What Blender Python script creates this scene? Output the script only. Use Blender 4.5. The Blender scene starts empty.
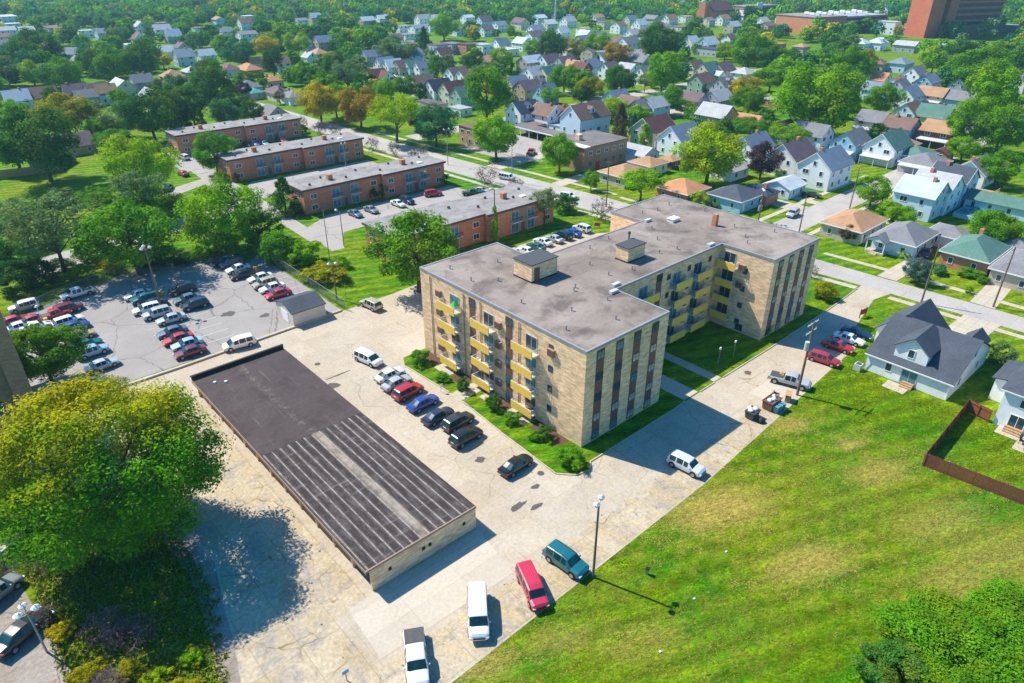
import bpy, math, random, re
import numpy as np
from mathutils import Vector, Matrix
R = random.Random(11)
S = bpy.context.scene
COL = S.collection
PI = math.pi
rad = math.radians

# ------------------------------------------------------------------ camera
# world axes follow the street grid; x and y in metres from the front corner of the apartment block
CAM = np.array([-52.6065, -45.9352, 54.0])
PITCH, AZ, FPX = rad(29.204), rad(48.25), 691.4
camd = bpy.data.cameras.new("camera")
cam = bpy.data.objects.new("camera", camd)
COL.objects.link(cam)
cam.location = CAM
cam.rotation_euler = (PI / 2 - PITCH, 0, AZ - PI / 2)
camd.sensor_width = 36
camd.lens = FPX / 1024 * 36
camd.clip_start = 0.5
camd.clip_end = 9000
S.camera = cam
_f = np.array([math.cos(AZ), math.sin(AZ)])
_r = np.array([math.sin(AZ), -math.cos(AZ)])
_c, _s = math.cos(PITCH), math.sin(PITCH)


def at(px, py, z=0.0):
    """point at height z that the photograph shows at pixel px, py"""
    a = (px - 512) / FPX
    b = -(py - 341.5) / FPX
    fw, dz = _c + b * _s, -_s + b * _c
    t = (z - CAM[2]) / dz
    d = (_f * fw + _r * a) * t
    return CAM[0] + d[0], CAM[1] + d[1]


def px_of(x, y, z=0.0):
    d = np.array([x - CAM[0], y - CAM[1]])
    fw, rt, up = d @ _f, d @ _r, z - CAM[2]
    q = fw * _c - up * _s
    return 512 + FPX * rt / q, 341.5 - FPX * (fw * _s + up * _c) / q, FPX / q


# ------------------------------------------------------------------ objects
def link(o):
    COL.objects.link(o)
    return o


def tag(o, label=None, cat=None, group=None, kind=None, col=None):
    if label: o["label"] = label
    if cat: o["category"] = cat
    if group: o["group"] = group
    if kind: o["kind"] = kind
    if col: o.color = (col[0], col[1], col[2], col[3] if len(col) > 3 else 0.0)
    return o


def empty(name, loc, rz=0.0):
    o = bpy.data.objects.new(name, None)
    o.location = (*loc, 0)[:3]
    o.rotation_euler = (0, 0, rz)
    o.empty_display_size = 0.5
    return link(o)


class MB:
    def __init__(s):
        s.v, s.f, s.m = [], [], []

    def poly(s, pts, m=0):
        n = len(s.v)
        s.v += [tuple(p) for p in pts]
        s.f.append(tuple(range(n, n + len(pts))))
        s.m.append(m)
        return s

    def solid(s, bot, top, m=0, caps=True):
        """two loops of equal length, bot wound counter-clockwise seen from above"""
        n, k = len(s.v), len(bot)
        s.v += [tuple(p) for p in bot] + [tuple(p) for p in top]
        for i in range(k):
            j = (i + 1) % k
            s.f.append((n + i, n + j, n + k + j, n + k + i)); s.m.append(m)
        if caps:
            s.f.append(tuple(n + k - 1 - i for i in range(k))); s.m.append(m)
            s.f.append(tuple(n + k + i for i in range(k))); s.m.append(m)
        return s

    def box(s, x0, y0, z0, x1, y1, z1, m=0):
        return s.solid([(x0, y0, z0), (x1, y0, z0), (x1, y1, z0), (x0, y1, z0)],
                       [(x0, y0, z1), (x1, y0, z1), (x1, y1, z1), (x0, y1, z1)], m)

    def prism(s, pts, z0, z1, m=0):
        if sum(a[0] * b[1] - b[0] * a[1] for a, b in zip(pts, pts[1:] + pts[:1])) < 0:
            pts = pts[::-1]
        return s.solid([(x, y, z0) for x, y in pts], [(x, y, z1) for x, y in pts], m)

    def extx(s, prof, x0, x1, m=0):
        """profile in y,z (counter-clockwise seen from +x) run along x"""
        n, k = len(s.v), len(prof)
        s.v += [(x0, y, z) for y, z in prof] + [(x1, y, z) for y, z in prof]
        for i in range(k):
            j = (i + 1) % k
            s.f.append((n + i, n + k + i, n + k + j, n + j)[::-1]); s.m.append(m)
        s.f.append(tuple(n + k - 1 - i for i in range(k))); s.m.append(m)
        s.f.append(tuple(n + k + i for i in range(k))); s.m.append(m)
        return s

    def tube(s, p0, p1, r0, r1=None, n=8, m=0):
        r1 = r0 if r1 is None else r1
        p0, p1 = Vector(p0), Vector(p1)
        d = (p1 - p0).normalized()
        a = d.orthogonal().normalized()
        b = d.cross(a)
        q = [2 * PI * i / n for i in range(n)]
        return s.solid([p0 + (a * math.cos(t) + b * math.sin(t)) * r0 for t in q],
                       [p1 + (a * math.cos(t) + b * math.sin(t)) * r1 for t in q], m)

    def mesh(s, name, mats, smooth=None):
        me = bpy.data.meshes.new(name)
        me.from_pydata(s.v, [], s.f)
        for m in (mats if isinstance(mats, (list, tuple)) else [mats]):
            me.materials.append(m)
        if any(s.m):
            me.polygons.foreach_set("material_index", s.m)
        if smooth:
            me.shade_smooth()
            me.set_sharp_from_angle(angle=rad(smooth))
        me.update()
        return me

    def build(s, name, mats, parent=None, smooth=None, col=None, kind=None):
        o = bpy.data.objects.new(name, s.mesh(name, mats, smooth))
        if parent is not None:
            o.parent = parent
            if col is None and parent.color[:3] != (1, 1, 1): o.color = parent.color
        if col: o.color = (col[0], col[1], col[2], 1)
        if kind: o["kind"] = kind
        return link(o)


def inst(name, me, parent=None, loc=(0, 0, 0), rz=0.0, col=None, sc=None):
    o = bpy.data.objects.new(name, me)
    o.location = loc
    o.rotation_euler = (0, 0, rz)
    if sc: o.scale = sc
    if parent is not None: o.parent = parent
    if col: o.color = (col[0], col[1], col[2], col[3] if len(col) > 3 else 1)
    return link(o)


# ------------------------------------------------------------------ materials
class NT:
    """small helper around a node tree"""
    def __init__(s, name):
        s.mat = bpy.data.materials.new(name)
        s.mat.use_nodes = True
        s.t = s.mat.node_tree
        s.t.nodes.clear()
        s.out = s.t.nodes.new("ShaderNodeOutputMaterial")

    def n(s, typ, ins=None, **kw):
        o = s.t.nodes.new("ShaderNode" + typ)
        for k, v in kw.items(): setattr(o, k, v)
        for k, v in (ins or {}).items():
            sock = o.inputs[k]
            if isinstance(v, bpy.types.NodeSocket): s.t.links.new(v, sock)
            else: sock.default_value = v
        return o

    def coord(s, which="Object"):
        return s.n("TexCoord").outputs[which]

    def pos(s):
        return s.n("NewGeometry").outputs["Position"]

    def noise(s, vec, scale, detail=3, rough=.55, dist=0.0):
        return s.n("TexNoise", {"Vector": vec, "Scale": scale, "Detail": detail, "Roughness": rough, "Distortion": dist}).outputs["Fac"]

    def rng(s, x, a, b, c, d):
        return s.n("MapRange", {"Value": x, "From Min": a, "From Max": b, "To Min": c, "To Max": d}).outputs["Result"]

    def mix(s, f, a, b):
        o = s.n("Mix", data_type="RGBA")
        for k, v in (("Factor", f), ("A", a), ("B", b)):
            sock = [i for i in o.inputs if i.name == k and (i.type == "RGBA" if k != "Factor" else i.type == "VALUE")][0]
            if isinstance(v, bpy.types.NodeSocket): s.t.links.new(v, sock)
            else: sock.default_value = v if k == "Factor" else (*v[:3], 1)
        return [i for i in o.outputs if i.type == "RGBA"][0]

    def scl(s, c, f):
        o = s.n("VectorMath", operation="SCALE")
        if isinstance(c, bpy.types.NodeSocket): s.t.links.new(c, o.inputs[0])
        else: o.inputs[0].default_value = c[:3]
        if isinstance(f, bpy.types.NodeSocket): s.t.links.new(f, o.inputs["Scale"])
        else: o.inputs["Scale"].default_value = f
        return o.outputs[0]

    def math(s, op, a, b=0.0):
        o = s.n("Math", operation=op)
        for i, v in enumerate((a, b)):
            if isinstance(v, bpy.types.NodeSocket): s.t.links.new(v, o.inputs[i])
            else: o.inputs[i].default_value = v
        return o.outputs[0]

    def stretch(s, vec, sx, sy, sz, rz=0.0):
        if rz: vec = s.n("Mapping", {"Vector": vec, "Rotation": (0, 0, rz)}).outputs[0]
        return s.n("Mapping", {"Vector": vec, "Scale": (sx, sy, sz)}).outputs[0]

    def wallvec(s):
        """(x+y, z) of object space: lays courses on axis-aligned walls"""
        q = s.n("SeparateXYZ", {"Vector": s.coord()})
        h = s.math("ADD", q.outputs[0], q.outputs[1])
        return s.n("CombineXYZ", {"X": h, "Y": q.outputs[2]}).outputs[0]

    def objcol(s):
        return s.n("ObjectInfo").outputs["Color"]

    def fin(s, col, rough=.8, bump=None, bstr=.3, bdist=.02, metal=0.0, spec=.3):
        p = s.n("BsdfPrincipled", {"Roughness": rough, "Metallic": metal, "Specular IOR Level": spec})
        if isinstance(col, bpy.types.NodeSocket): s.t.links.new(col, p.inputs["Base Color"])
        else: p.inputs["Base Color"].default_value = (*col[:3], 1)
        if bump is not None:
            b = s.n("Bump", {"Height": bump, "Strength": bstr, "Distance": bdist})
            s.t.links.new(b.outputs[0], p.inputs["Normal"])
        s.t.links.new(p.outputs[0], s.out.inputs[0])
        return s.mat


def plain(name, col=None, rough=.7, var=.12, scale=1.5, metal=0.0, spec=.3, detail=4):
    t = NT(name)
    c = col if col else t.objcol()
    f = t.rng(t.noise(t.coord(), scale, detail, .6), .3, .7, 1 - var, 1 + var)
    return t.fin(t.scl(c, f), rough, metal=metal, spec=spec)


def brickmat(name, c1, c2, mortar, bw=.6, bh=.2, ms=.012, var=.2):
    t = NT(name)
    w = t.wallvec()
    b = t.n("TexBrick", {"Vector": w, "Color1": (*c1, 1), "Color2": (*c2, 1), "Mortar": (*mortar, 1), "Scale": 1.0,
                         "Mortar Size": ms, "Brick Width": bw, "Row Height": bh, "Bias": 0.0})
    f = t.rng(t.noise(t.stretch(w, .5, 1.6, 1), 1.3, 5, .7), .3, .7, 1 - var, 1 + var)
    f2 = t.rng(t.noise(w, .12, 3, .6), .3, .7, .9, 1.08)
    return t.fin(t.scl(t.scl(b.outputs[0], f), f2), .85, b.outputs[1], -.25, .02)


def ground_grass():
    t = NT("lawn_grass")
    p = t.pos()
    big = t.noise(p, .035, 4, .6, .6)
    mid = t.noise(t.stretch(p, .22, 1, 1, rad(22)), .30, 6, .7, .9)
    fine = t.noise(t.stretch(p, .4, 1, 1, rad(22)), 3.0, 6, .8)
    dead = t.noise(t.stretch(p, .45, 1, 1, rad(10)), .085, 7, .78, 1.4)
    c = t.mix(t.rng(mid, .40, .60, 0, 1), (.028, .175, .001), (.130, .225, .001))
    c = t.mix(t.rng(big, .42, .60, 0, .75), c, (.165, .225, .001))
    q = t.n("SeparateXYZ", {"Vector": t.n("Mapping", {"Vector": p, "Rotation": (0, 0, rad(22))}).outputs[0]})
    ph = t.math("ADD", t.math("MULTIPLY", q.outputs[1], 2.4), t.math("MULTIPLY", t.noise(p, .05, 3), 5.0))
    c = t.scl(c, t.rng(t.math("SINE", ph), -1, 1, .78, 1.16))
    clump = t.noise(t.stretch(p, .5, 1, 1, rad(22)), .9, 6, .75, .5)
    c = t.scl(c, t.rng(clump, .3, .7, .5, 1.45))
    c = t.mix(t.rng(dead, .60, .72, 0, .55), c, (.38, .29, .06))
    # worn, straw coloured patches of the big lawn
    wob = t.n("VectorMath", {0: p, 1: t.n("VectorMath", {0: t.n("TexNoise", {"Vector": p, "Scale": .45, "Detail": 6, "Roughness": .75}).outputs["Color"], 1: (5.0, 5.0, 0)}, operation="MULTIPLY").outputs[0]}, operation="ADD").outputs[0]
    tot = None
    for qx, qy, rr, ss in ((720, 508, 4.4, .95), (703, 516, 2.6, .9), (878, 472, 3.0, .75), (812, 562, 3.2, .8), (792, 572, 2.2, .7), (480, 668, 2.4, .7), (940, 522, 4.2, .55), (1000, 556, 5, .5), (790, 425, 2.0, .8), (850, 444, 1.5, .8), (640, 640, 3.0, .45), (960, 580, 3.6, .55), (560, 640, 2.2, .5)):
        gx, gy = at(qx, qy)
        dv = t.n("VectorMath", {0: wob, 1: (gx + 2.5, gy + 2.5, 0)}, operation="SUBTRACT").outputs[0]
        ds = t.n("VectorMath", {0: t.n("Mapping", {"Vector": t.n("Mapping", {"Vector": dv, "Rotation": (0, 0, rad(22))}).outputs[0], "Scale": (.6, 1.2, 0)}).outputs[0]}, operation="LENGTH").outputs["Value"]
        k = t.rng(ds, rr * .35, rr * 1.1, ss, 0)
        tot = k if tot is None else t.math("MAXIMUM", tot, k)
    c = t.mix(t.math("MULTIPLY", tot, t.rng(fine, .25, .6, .4, .85)), c, (.43, .31, .085))
    sp = t.noise(p, 5.5, 3, .8)
    c = t.mix(t.rng(sp, .66, .72, 0, .7), c, (.42, .36, .10))
    c = t.scl(c, t.rng(fine, .3, .7, .3, 1.7))
    return t.fin(c, .95, fine, .9, .2, spec=.1)


def concrete(name, col, tint, jx=4.6, jy=4.6, crack=.35, stain=.5, joint=.55, ang=0.0, rough=0.0, crackcol=(.10, .085, .05)):
    t = NT(name)
    p = t.pos()
    q = t.stretch(p, 1, 1, 1, ang)
    b = t.n("TexBrick", {"Vector": q, "Color1": (1, 1, 1, 1), "Color2": (.9, .9, .9, 1), "Mortar": (joint, joint, joint * .9, 1),
                         "Scale": 1.0, "Mortar Size": .035, "Brick Width": jx, "Row Height": jy, "Mortar Smooth": .3}, offset=.0)
    wob = t.n("VectorMath", {0: p, 1: t.n("VectorMath", {0: t.n("TexNoise", {"Vector": p, "Scale": .5, "Detail": 4}).outputs["Color"], 1: (1.6, 1.6, 0)}, operation="MULTIPLY").outputs[0]}, operation="ADD").outputs[0]
    v = t.n("TexVoronoi", {"Vector": wob, "Scale": .16}, feature="DISTANCE_TO_EDGE").outputs["Distance"]
    gate = t.rng(t.noise(p, .09, 2), .5, .58, 0, 1)
    line = t.math("MULTIPLY", t.rng(v, .0, .012, crack, 0), gate)
    st = t.noise(p, .16, 6, .7, .5)
    sp = t.noise(p, 2.6, 4, .7)
    c = t.mix(t.rng(st, .38, .66, 0, stain), col, tint)
    if rough:
        bl = t.noise(p, .42, 7, .75, .8)
        c = t.mix(t.rng(bl, .50, .62, 0, rough), c, (.30, .275, .26))
        bl2 = t.noise(t.stretch(p, 1, .7, 1, .6), .7, 7, .8, .4)
        c = t.mix(t.rng(bl2, .58, .68, 0, rough), c, (.19, .135, .07))
        c = t.mix(t.rng(bl2, .40, .30, 0, rough * .8), c, (.60, .55, .47))
    c = t.scl(c, t.rng(sp, .25, .75, .86 - rough * .2, 1.12 + rough * .2))
    m = t.n("VectorMath", {0: c, 1: b.outputs[0]}, operation="MULTIPLY").outputs[0]
    c = t.mix(line, m, crackcol)
    return t.fin(c, .9, sp, .2, .02, spec=.15)


def asphalt(name, col, tint, patch=.5):
    t = NT(name)
    p = t.pos()
    st = t.noise(p, .12, 6, .65, .6)
    wob = t.n("VectorMath", {0: p, 1: t.n("VectorMath", {0: t.n("TexNoise", {"Vector": p, "Scale": .7, "Detail": 4}).outputs["Color"], 1: (1.2, 1.2, 0)}, operation="MULTIPLY").outputs[0]}, operation="ADD").outputs[0]
    v = t.n("TexVoronoi", {"Vector": wob, "Scale": .11}, feature="DISTANCE_TO_EDGE").outputs["Distance"]
    sp = t.noise(p, 4.0, 4, .8)
    c = t.mix(t.rng(st, .38, .66, 0, patch), col, tint)
    c = t.scl(c, t.rng(sp, .25, .75, .85, 1.15))
    c = t.mix(t.rng(v, 0, .011, .6, 0), c, (.04, .04, .045))
    return t.fin(c, .9, sp, .2, .02, spec=.15)


def roofmat(name, col, tint, dark=(.12, .11, .11), stain=.6, scale=.14, worn=None):
    t = NT(name)
    p = t.coord()
    a = t.noise(p, scale, 6, .65, .8)
    b = t.noise(p, scale * 2.3, 5, .6, .4)
    s = t.noise(p, 3.0, 3, .7)
    br = t.n("TexBrick", {"Vector": p, "Color1": (1, 1, 1, 1), "Color2": (.96, .96, .96, 1), "Mortar": (.86, .86, .86, 1), "Scale": 1.0,
                          "Mortar Size": .03, "Brick Width": 10.0, "Row Height": 1.0})
    c = t.mix(t.rng(a, .35, .65, 0, 1), col, tint)
    c = t.mix(t.rng(b, .49, .66, 0, stain), c, dark)
    if worn is not None:
        xx = t.n("SeparateXYZ", {"Vector": p}).outputs[0]
        wv = t.math("ADD", xx, t.math("MULTIPLY", t.noise(p, .25, 3), 1.6))
        lone = t.rng(t.math("ABSOLUTE", t.math("SUBTRACT", wv, worn)), .08, .75, 1, 0)
        c = t.mix(t.math("MULTIPLY", lone, t.rng(t.noise(p, 1.3, 6, .8), .48, .66, 0, .55)), c, (.30, .25, .21))
        fl = t.noise(t.stretch(p, 2.2, .12, 1), 1.0, 5, .7)
        c = t.mix(t.rng(fl, .60, .70, 0, .5), c, (.20, .165, .15))
    c = t.scl(c, t.rng(s, .3, .7, .9, 1.1))
    c = t.n("VectorMath", {0: c, 1: br.outputs[0]}, operation="MULTIPLY").outputs[0]
    return t.fin(c, .92, s, .15, .02, spec=.15)


def streakroof():
    """weathered roll roofing: dark strips along y with pale seams"""
    t = NT("weathered_roll_roofing")
    p = t.coord()
    q = t.n("SeparateXYZ", {"Vector": p})
    rows = t.math("ABSOLUTE", t.math("SUBTRACT", t.math("FRACT", t.math("MULTIPLY", q.outputs[0], .98)), .5))
    wear = t.noise(t.stretch(p, 1.6, .35, 1), 1.1, 6, .8)
    band = t.noise(t.stretch(p, .35, 3.0, 1), .6, 4, .7)
    blot = t.noise(p, .8, 5, .7)
    c = t.mix(t.rng(wear, .48, .68, 0, .7), (.042, .032, .030), (.15, .13, .125))
    c = t.mix(t.math("MULTIPLY", t.rng(rows, .28, .42, 0, .6), t.rng(wear, .3, .6, .2, 1)), c, (.17, .15, .145))
    c = t.mix(t.rng(band, .58, .7, 0, .35), c, (.27, .25, .25))
    seam = t.math("MULTIPLY", t.rng(rows, .435, .475, 0, 1), t.rng(t.noise(t.stretch(p, 1, .8, 1), 1.6, 5, .8), .40, .58, .1, .95))
    c = t.mix(seam, c, (.40, .37, .35))
    g = t.rng(t.math("ABSOLUTE", t.math("ADD", q.outputs[0], 24.9)), .15, .75, .75, 0)
    c = t.mix(t.math("MULTIPLY", g, t.rng(blot, .3, .6, .2, 1)), c, (.42, .36, .28))
    return t.fin(c, .9, wear, .2, .02, spec=.2)


def shingle(name, col=None):
    t = NT(name)
    p = t.coord()
    c = col if col else t.objcol()
    f = t.rng(t.noise(t.stretch(p, 1, 1, 4), 3.0, 4, .7), .3, .7, .78, 1.2)
    f2 = t.rng(t.noise(p, .35, 4, .6), .3, .7, .85, 1.13)
    z = t.n("SeparateXYZ", {"Vector": p}).outputs[2]
    row = t.math("FRACT", t.math("MULTIPLY", z, 5.0))
    f3 = t.rng(row, 0, .25, .86, 1.0)
    return t.fin(t.scl(t.scl(t.scl(c, f), f2), f3), .88, row, .2, .02, spec=.2)


def siding():
    t = NT("lap_siding")
    p = t.coord()
    z = t.n("SeparateXYZ", {"Vector": p}).outputs[2]
    row = t.math("FRACT", t.math("MULTIPLY", z, 4.2))
    f = t.rng(row, 0, .16, .86, 1.0)
    f2 = t.rng(t.noise(p, .8, 4, .6), .3, .7, .93, 1.05)
    return t.fin(t.scl(t.scl(t.objcol(), f), f2), .65, row, .25, .02)


def leafmat(name, mixcol, lo=.45, hi=.62, tr=.32, lean=None):
    """object colour tints the leaves; its alpha sets how far patches turn to mixcol"""
    t = NT(name)
    oi = t.n("ObjectInfo")
    r = t.n("Attribute", attribute_name="rnd").outputs["Fac"]
    nz = t.noise(t.coord(), 2.3 if lean is None else 4.0, 2, .5)
    if lean is not None:
        dt = t.n("VectorMath", {0: t.coord(), 1: lean}, operation="DOT_PRODUCT").outputs["Value"]
        nz = t.math("ADD", nz, t.math("ADD", dt, -.55 * lean[2]))
    c = t.scl(oi.outputs["Color"], t.rng(r, 0, 1, .42, 1.58))
    k = t.math("MULTIPLY", t.rng(nz, lo, hi, 0, 1), oi.outputs["Alpha"])
    c = t.mix(k, c, t.scl(mixcol, t.rng(r, 0, 1, .5, 1.45)))
    d = t.n("BsdfDiffuse", {"Color": c})
    tl = t.n("BsdfTranslucent", {"Color": t.scl(c, 1.3)})
    m = t.n("MixShader", {0: tr, 1: d.outputs[0], 2: tl.outputs[0]})
    t.t.links.new(m.outputs[0], t.out.inputs[0])
    return t.mat


def forestmat():
    t = NT("canopy_leaves")
    a = t.n("Attribute", attribute_name="tint").outputs["Color"]
    r = t.n("Attribute", attribute_name="rnd").outputs["Fac"]
    c = t.scl(a, t.rng(r, 0, 1, .5, 1.5))
    d = t.n("BsdfDiffuse", {"Color": c})
    tl = t.n("BsdfTranslucent", {"Color": c})
    m = t.n("MixShader", {0: .25, 1: d.outputs[0], 2: tl.outputs[0]})
    t.t.links.new(m.outputs[0], t.out.inputs[0])
    return t.mat


def carpaint():
    t = NT("car_paint")
    p = t.n("BsdfPrincipled", {"Base Color": t.objcol(), "Roughness": .32, "Metallic": .15, "Coat Weight": .6, "Coat Roughness": .06})
    t.t.links.new(p.outputs[0], t.out.inputs[0])
    return t.mat


def glassmat(name, col, rough=.06, spec=.6):
    t = NT(name)
    f = t.rng(t.noise(t.coord(), .9, 2), .3, .7, .6, 1.5)
    return t.fin(t.scl(col, f), rough, spec=spec)


M = dict(
    grass=ground_grass(),
    drive=concrete("worn_concrete", (.485, .422, .335), (.41, .335, .23), 4.4, 4.4, .55, .7, .80, 0, .22),
    slabnew=concrete("pale_concrete", (.52, .46, .375), (.46, .40, .305), 6, 3.2, .0, .5, .8),
    slabold=concrete("cracked_concrete", (.50, .42, .30), (.36, .28, .165), 3.6, 3.6, .95, .8, .66, 0, .8, (.13, .125, .035)),
    walk=concrete("walk_concrete", (.50, .44, .35), (.40, .34, .25), 1.5, 1.5, 0, .5, .62),
    street=concrete("street_concrete", (.43, .40, .37), (.34, .31, .28), 6, 4.2, .4, .6, .74),
    lot=asphalt("old_asphalt", (.272, .252, .236), (.36, .338, .315)),
    lot2=asphalt("brown_asphalt", (.33, .30, .28), (.41, .37, .33)),
    gravel=concrete("broken_ground", (.33, .29, .26), (.21, .16, .11), 9, 9, .9, .9, .9, 0, .9),
    aroof=roofmat("flat_roof_membrane", (.205, .168, .142), (.315, .268, .232), (.085, .068, .062), .7, .10),
    broof=roofmat("pale_flat_roof", (.235, .22, .212), (.33, .31, .295), (.15, .135, .13), .6, .2),
    groof=roofmat("brown_roll_roofing", (.070, .054, .054), (.088, .070, .069), (.045, .034, .034), .4, .2, -24.6),
    streak=streakroof(),
    darkroof=roofmat("dark_flat_roof", (.15, .13, .13), (.2, .18, .17)),
    tanbrick=brickmat("tan_brick", (.93, .625, .365), (.66, .43, .235), (.74, .53, .34), .8, .22, .02, .32),
    redbrick=brickmat("red_brick", (.60, .225, .105), (.48, .17, .085), (.50, .28, .18), .5, .18, .015, .15),
    brownbrick=brickmat("brown_brick", (.44, .255, .15), (.34, .195, .115), (.38, .26, .18), .5, .18, .015, .2),
    hospbrick=brickmat("orange_red_brick", (.58, .165, .08), (.48, .13, .065), (.45, .16, .1), 1.2, .4, .02, .1),
    spandrel=plain("brown_panel", (.16, .085, .065), .6, .12, 2),
    tanpanel=plain("tan_panel", (.30, .21, .15), .7, .08, 2),
    yellow=plain("yellow_panel", (.84, .54, .08), .55, .07, 2),
    grey=plain("grey_metal", (.32, .33, .34), .5, .1, 2, .3),
    lightgrey=plain("light_grey_metal", (.55, .56, .57), .5, .06, 2, .2),
    white=plain("white_paint", (.82, .82, .80), .55, .05, 2),
    offwhite=plain("offwhite_paint", (.62, .60, .55), .6, .08, 2),
    black=plain("black_rubber", (.018, .018, .02), .6, .2, 3),
    darkgrey=plain("dark_grey", (.07, .07, .075), .6, .15, 3),
    rim=plain("wheel_rim", (.40, .41, .43), .35, .05, 3, .6),
    wood=plain("weathered_pole_wood", (.19, .135, .095), .9, .3, 4),
    fence=plain("red_brown_fence_boards", (.25, .078, .042), .8, .25, 5),
    tanwood=plain("tan_fence_boards", (.42, .26, .13), .85, .2, 3),
    bark=plain("bark", (.10, .08, .062), .95, .3, 6),
    twig=plain("bare_twigs", (.17, .125, .12), .95, .3, 6),
    soil=plain("mulch_soil", (.10, .055, .035), .95, .3, 3),
    red=plain("red_paint", (.42, .035, .025), .5, .08, 2),
    orange=plain("orange_plastic", (.85, .38, .03), .5, .06, 2),
    teal=plain("teal_plastic", (.09, .26, .30), .5, .1, 2),
    green=plain("green_cloth", (.03, .42, .07), .7, .1, 2),
    bluecloth=plain("blue_plastic", (.06, .2, .45), .6, .1, 2),
    redcloth=plain("red_plastic", (.5, .04, .03), .6, .1, 2),
    tint=plain("painted_surface", None, .6, .08, 1.2),
    mark=plain("faded_white_marking", (.55, .53, .48), .8, .25, 3),
    ymark=plain("faded_yellow_marking", (.55, .40, .12), .8, .35, 3),
    patch=plain("tar_patch", (.10, .085, .08), .9, .2, 3),
    headl=plain("headlight_lens", (.75, .77, .8), .15, .03, 2, .2, .6),
    taill=plain("taillight_lens", (.35, .012, .012), .2, .05, 2, 0, .6),
    chain=None,
    siding=siding(), shingle=shingle("roof_shingles"),
    glass=glassmat("window_glass", (.025, .055, .075)),
    tealglass=glassmat("curtained_glass", (.045, .19, .22), .12),
    blind=glassmat("window_blind", (.33, .33, .29), .2, .4),
    carglass=glassmat("car_glass", (.012, .05, .055), .12, .35),
    paint=carpaint(),
    leaf=leafmat("leaves", (.33, .25, .010)),
    leafy=leafmat("turning_leaves", (.52, .40, .008), .38, .76, .32, (.40, .55, .55)),
    forest=forestmat(),
)
def chainmat():
    t = NT("chain_link")
    w = t.wallvec()
    d = t.n("BsdfDiffuse", {"Color": (.11, .15, .13, 1)})
    tr = t.n("BsdfTransparent")
    q = t.n("SeparateXYZ", {"Vector": w})
    a = t.math("FRACT", t.math("MULTIPLY", t.math("ADD", q.outputs[0], q.outputs[1]), 9))
    b = t.math("FRACT", t.math("MULTIPLY", t.math("SUBTRACT", q.outputs[0], q.outputs[1]), 9))
    k = t.math("MAXIMUM", t.math("LESS_THAN", a, .25), t.math("LESS_THAN", b, .25))
    m = t.n("MixShader", {0: k, 1: tr.outputs[0], 2: d.outputs[0]})
    t.t.links.new(m.outputs[0], t.out.inputs[0])
    return t.mat
M["chain"] = chainmat()

# ------------------------------------------------------------------ ground, roads, pavements
def sheet(name, pts, m, z):
    """flat polygon lying z above the ground"""
    return MB().poly([(x, y, z) for x, y in (pts if sum(a[0] * b[1] - b[0] * a[1] for a, b in zip(pts, pts[1:] + pts[:1])) > 0 else pts[::-1])]).build(name, m, kind="structure")


def rect(x0, y0, x1, y1): return [(x0, y0), (x1, y0), (x1, y1), (x0, y1)]


g = MB()
for i in range(12):
    for j in range(12):
        xs, ys = -2400 + i * 500, -2400 + j * 500
        g.poly([(xs, ys, 0), (xs + 500, ys, 0), (xs + 500, ys + 500, 0), (xs, ys + 500, 0)])
g.build("ground", M["grass"], kind="structure")

sheet("parking_lot", [(-70, 54.2), (-3.0, 54.2), (-2.9, 90.5), (-10, 93.5), (-19, 98.2), (-30, 95), (-39, 91.8), (-48, 87), (-58, 84), (-70, 80)], M["lot"], .02)
sheet("driveway", [(-37.9, -14.9), (6.3, -14.3), (26, -13.0), (42.4, -11.9), (53, -11.2), (57.6, -8.2), (70.5, -5.6), (75.4, -6.6), (75.0, -1.4), (61.0, -2.0), (43, -2.4), (33, -2.4),
                   (15.6, -2.6), (-1.2, -2.6), (-2.4, -3.6), (-4.3, -3.2), (-5.9, -1.5), (-5.4, 9), (-4.6, 19.3), (-5.2, 31.4), (-4.2, 33.4), (-0.1, 33.6), (15.6, 33.6), (15.6, 24.7), (40.3, 24.7), (40.3, 32.2), (56, 32.2), (61.5, 43.5), (61.8, 48), (58, 51), (57.5, 56.4), (30, 56.4), (14, 54.5), (7, 54.0), (-2.7, 53.8), (-31, 53.1), (-58, 53.1), (-52, 40), (-42.6, 20), (-41.6, 12), (-43.4, 4), (-44.8, -4)], M["drive"], .012)
sheet("cracked_pavement", [(-45.4, -4.2), (-38.2, -14.7), (6, -14.1), (25, -12.9), (25, -9.6), (6, -10.1), (-19.5, -10.2), (-35.6, -9.6), (-36, -2.5), (-32.2, -2.1), (-32.1, 43), (-36, 51.5), (-52, 51.5), (-51, 40), (-42.6, 21), (-41.2, 12.5), (-43.2, 4)], M["slabold"], .018)
sheet("concrete_slab", [(-35.0, -8.9), (-19.8, -9.4), (-18.6, -2.3), (-34.4, -2.3)], M["slabnew"], .026)
sheet("concrete_slab", [(26.7, -10.9), (32.2, -11.2), (32.4, -7.3), (26.9, -7.2)], M["slabnew"], .026)
sheet("concrete_slab", [(-60, 22), (-56.9, 22), (-55.6, 8), (-55.8, 0), (-66, 0), (-66, 22)], M["gravel"], .01)
sheet("bare_earth", [(-47.4, -6), (-45.0, -3.6), (-43.2, 4), (-41.4, 12.5), (-42.5, 22), (-46.5, 36), (-48, 38), (-44.6, 22), (-44.2, 12), (-45.2, 4)], M["gravel"], .010)
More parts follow.
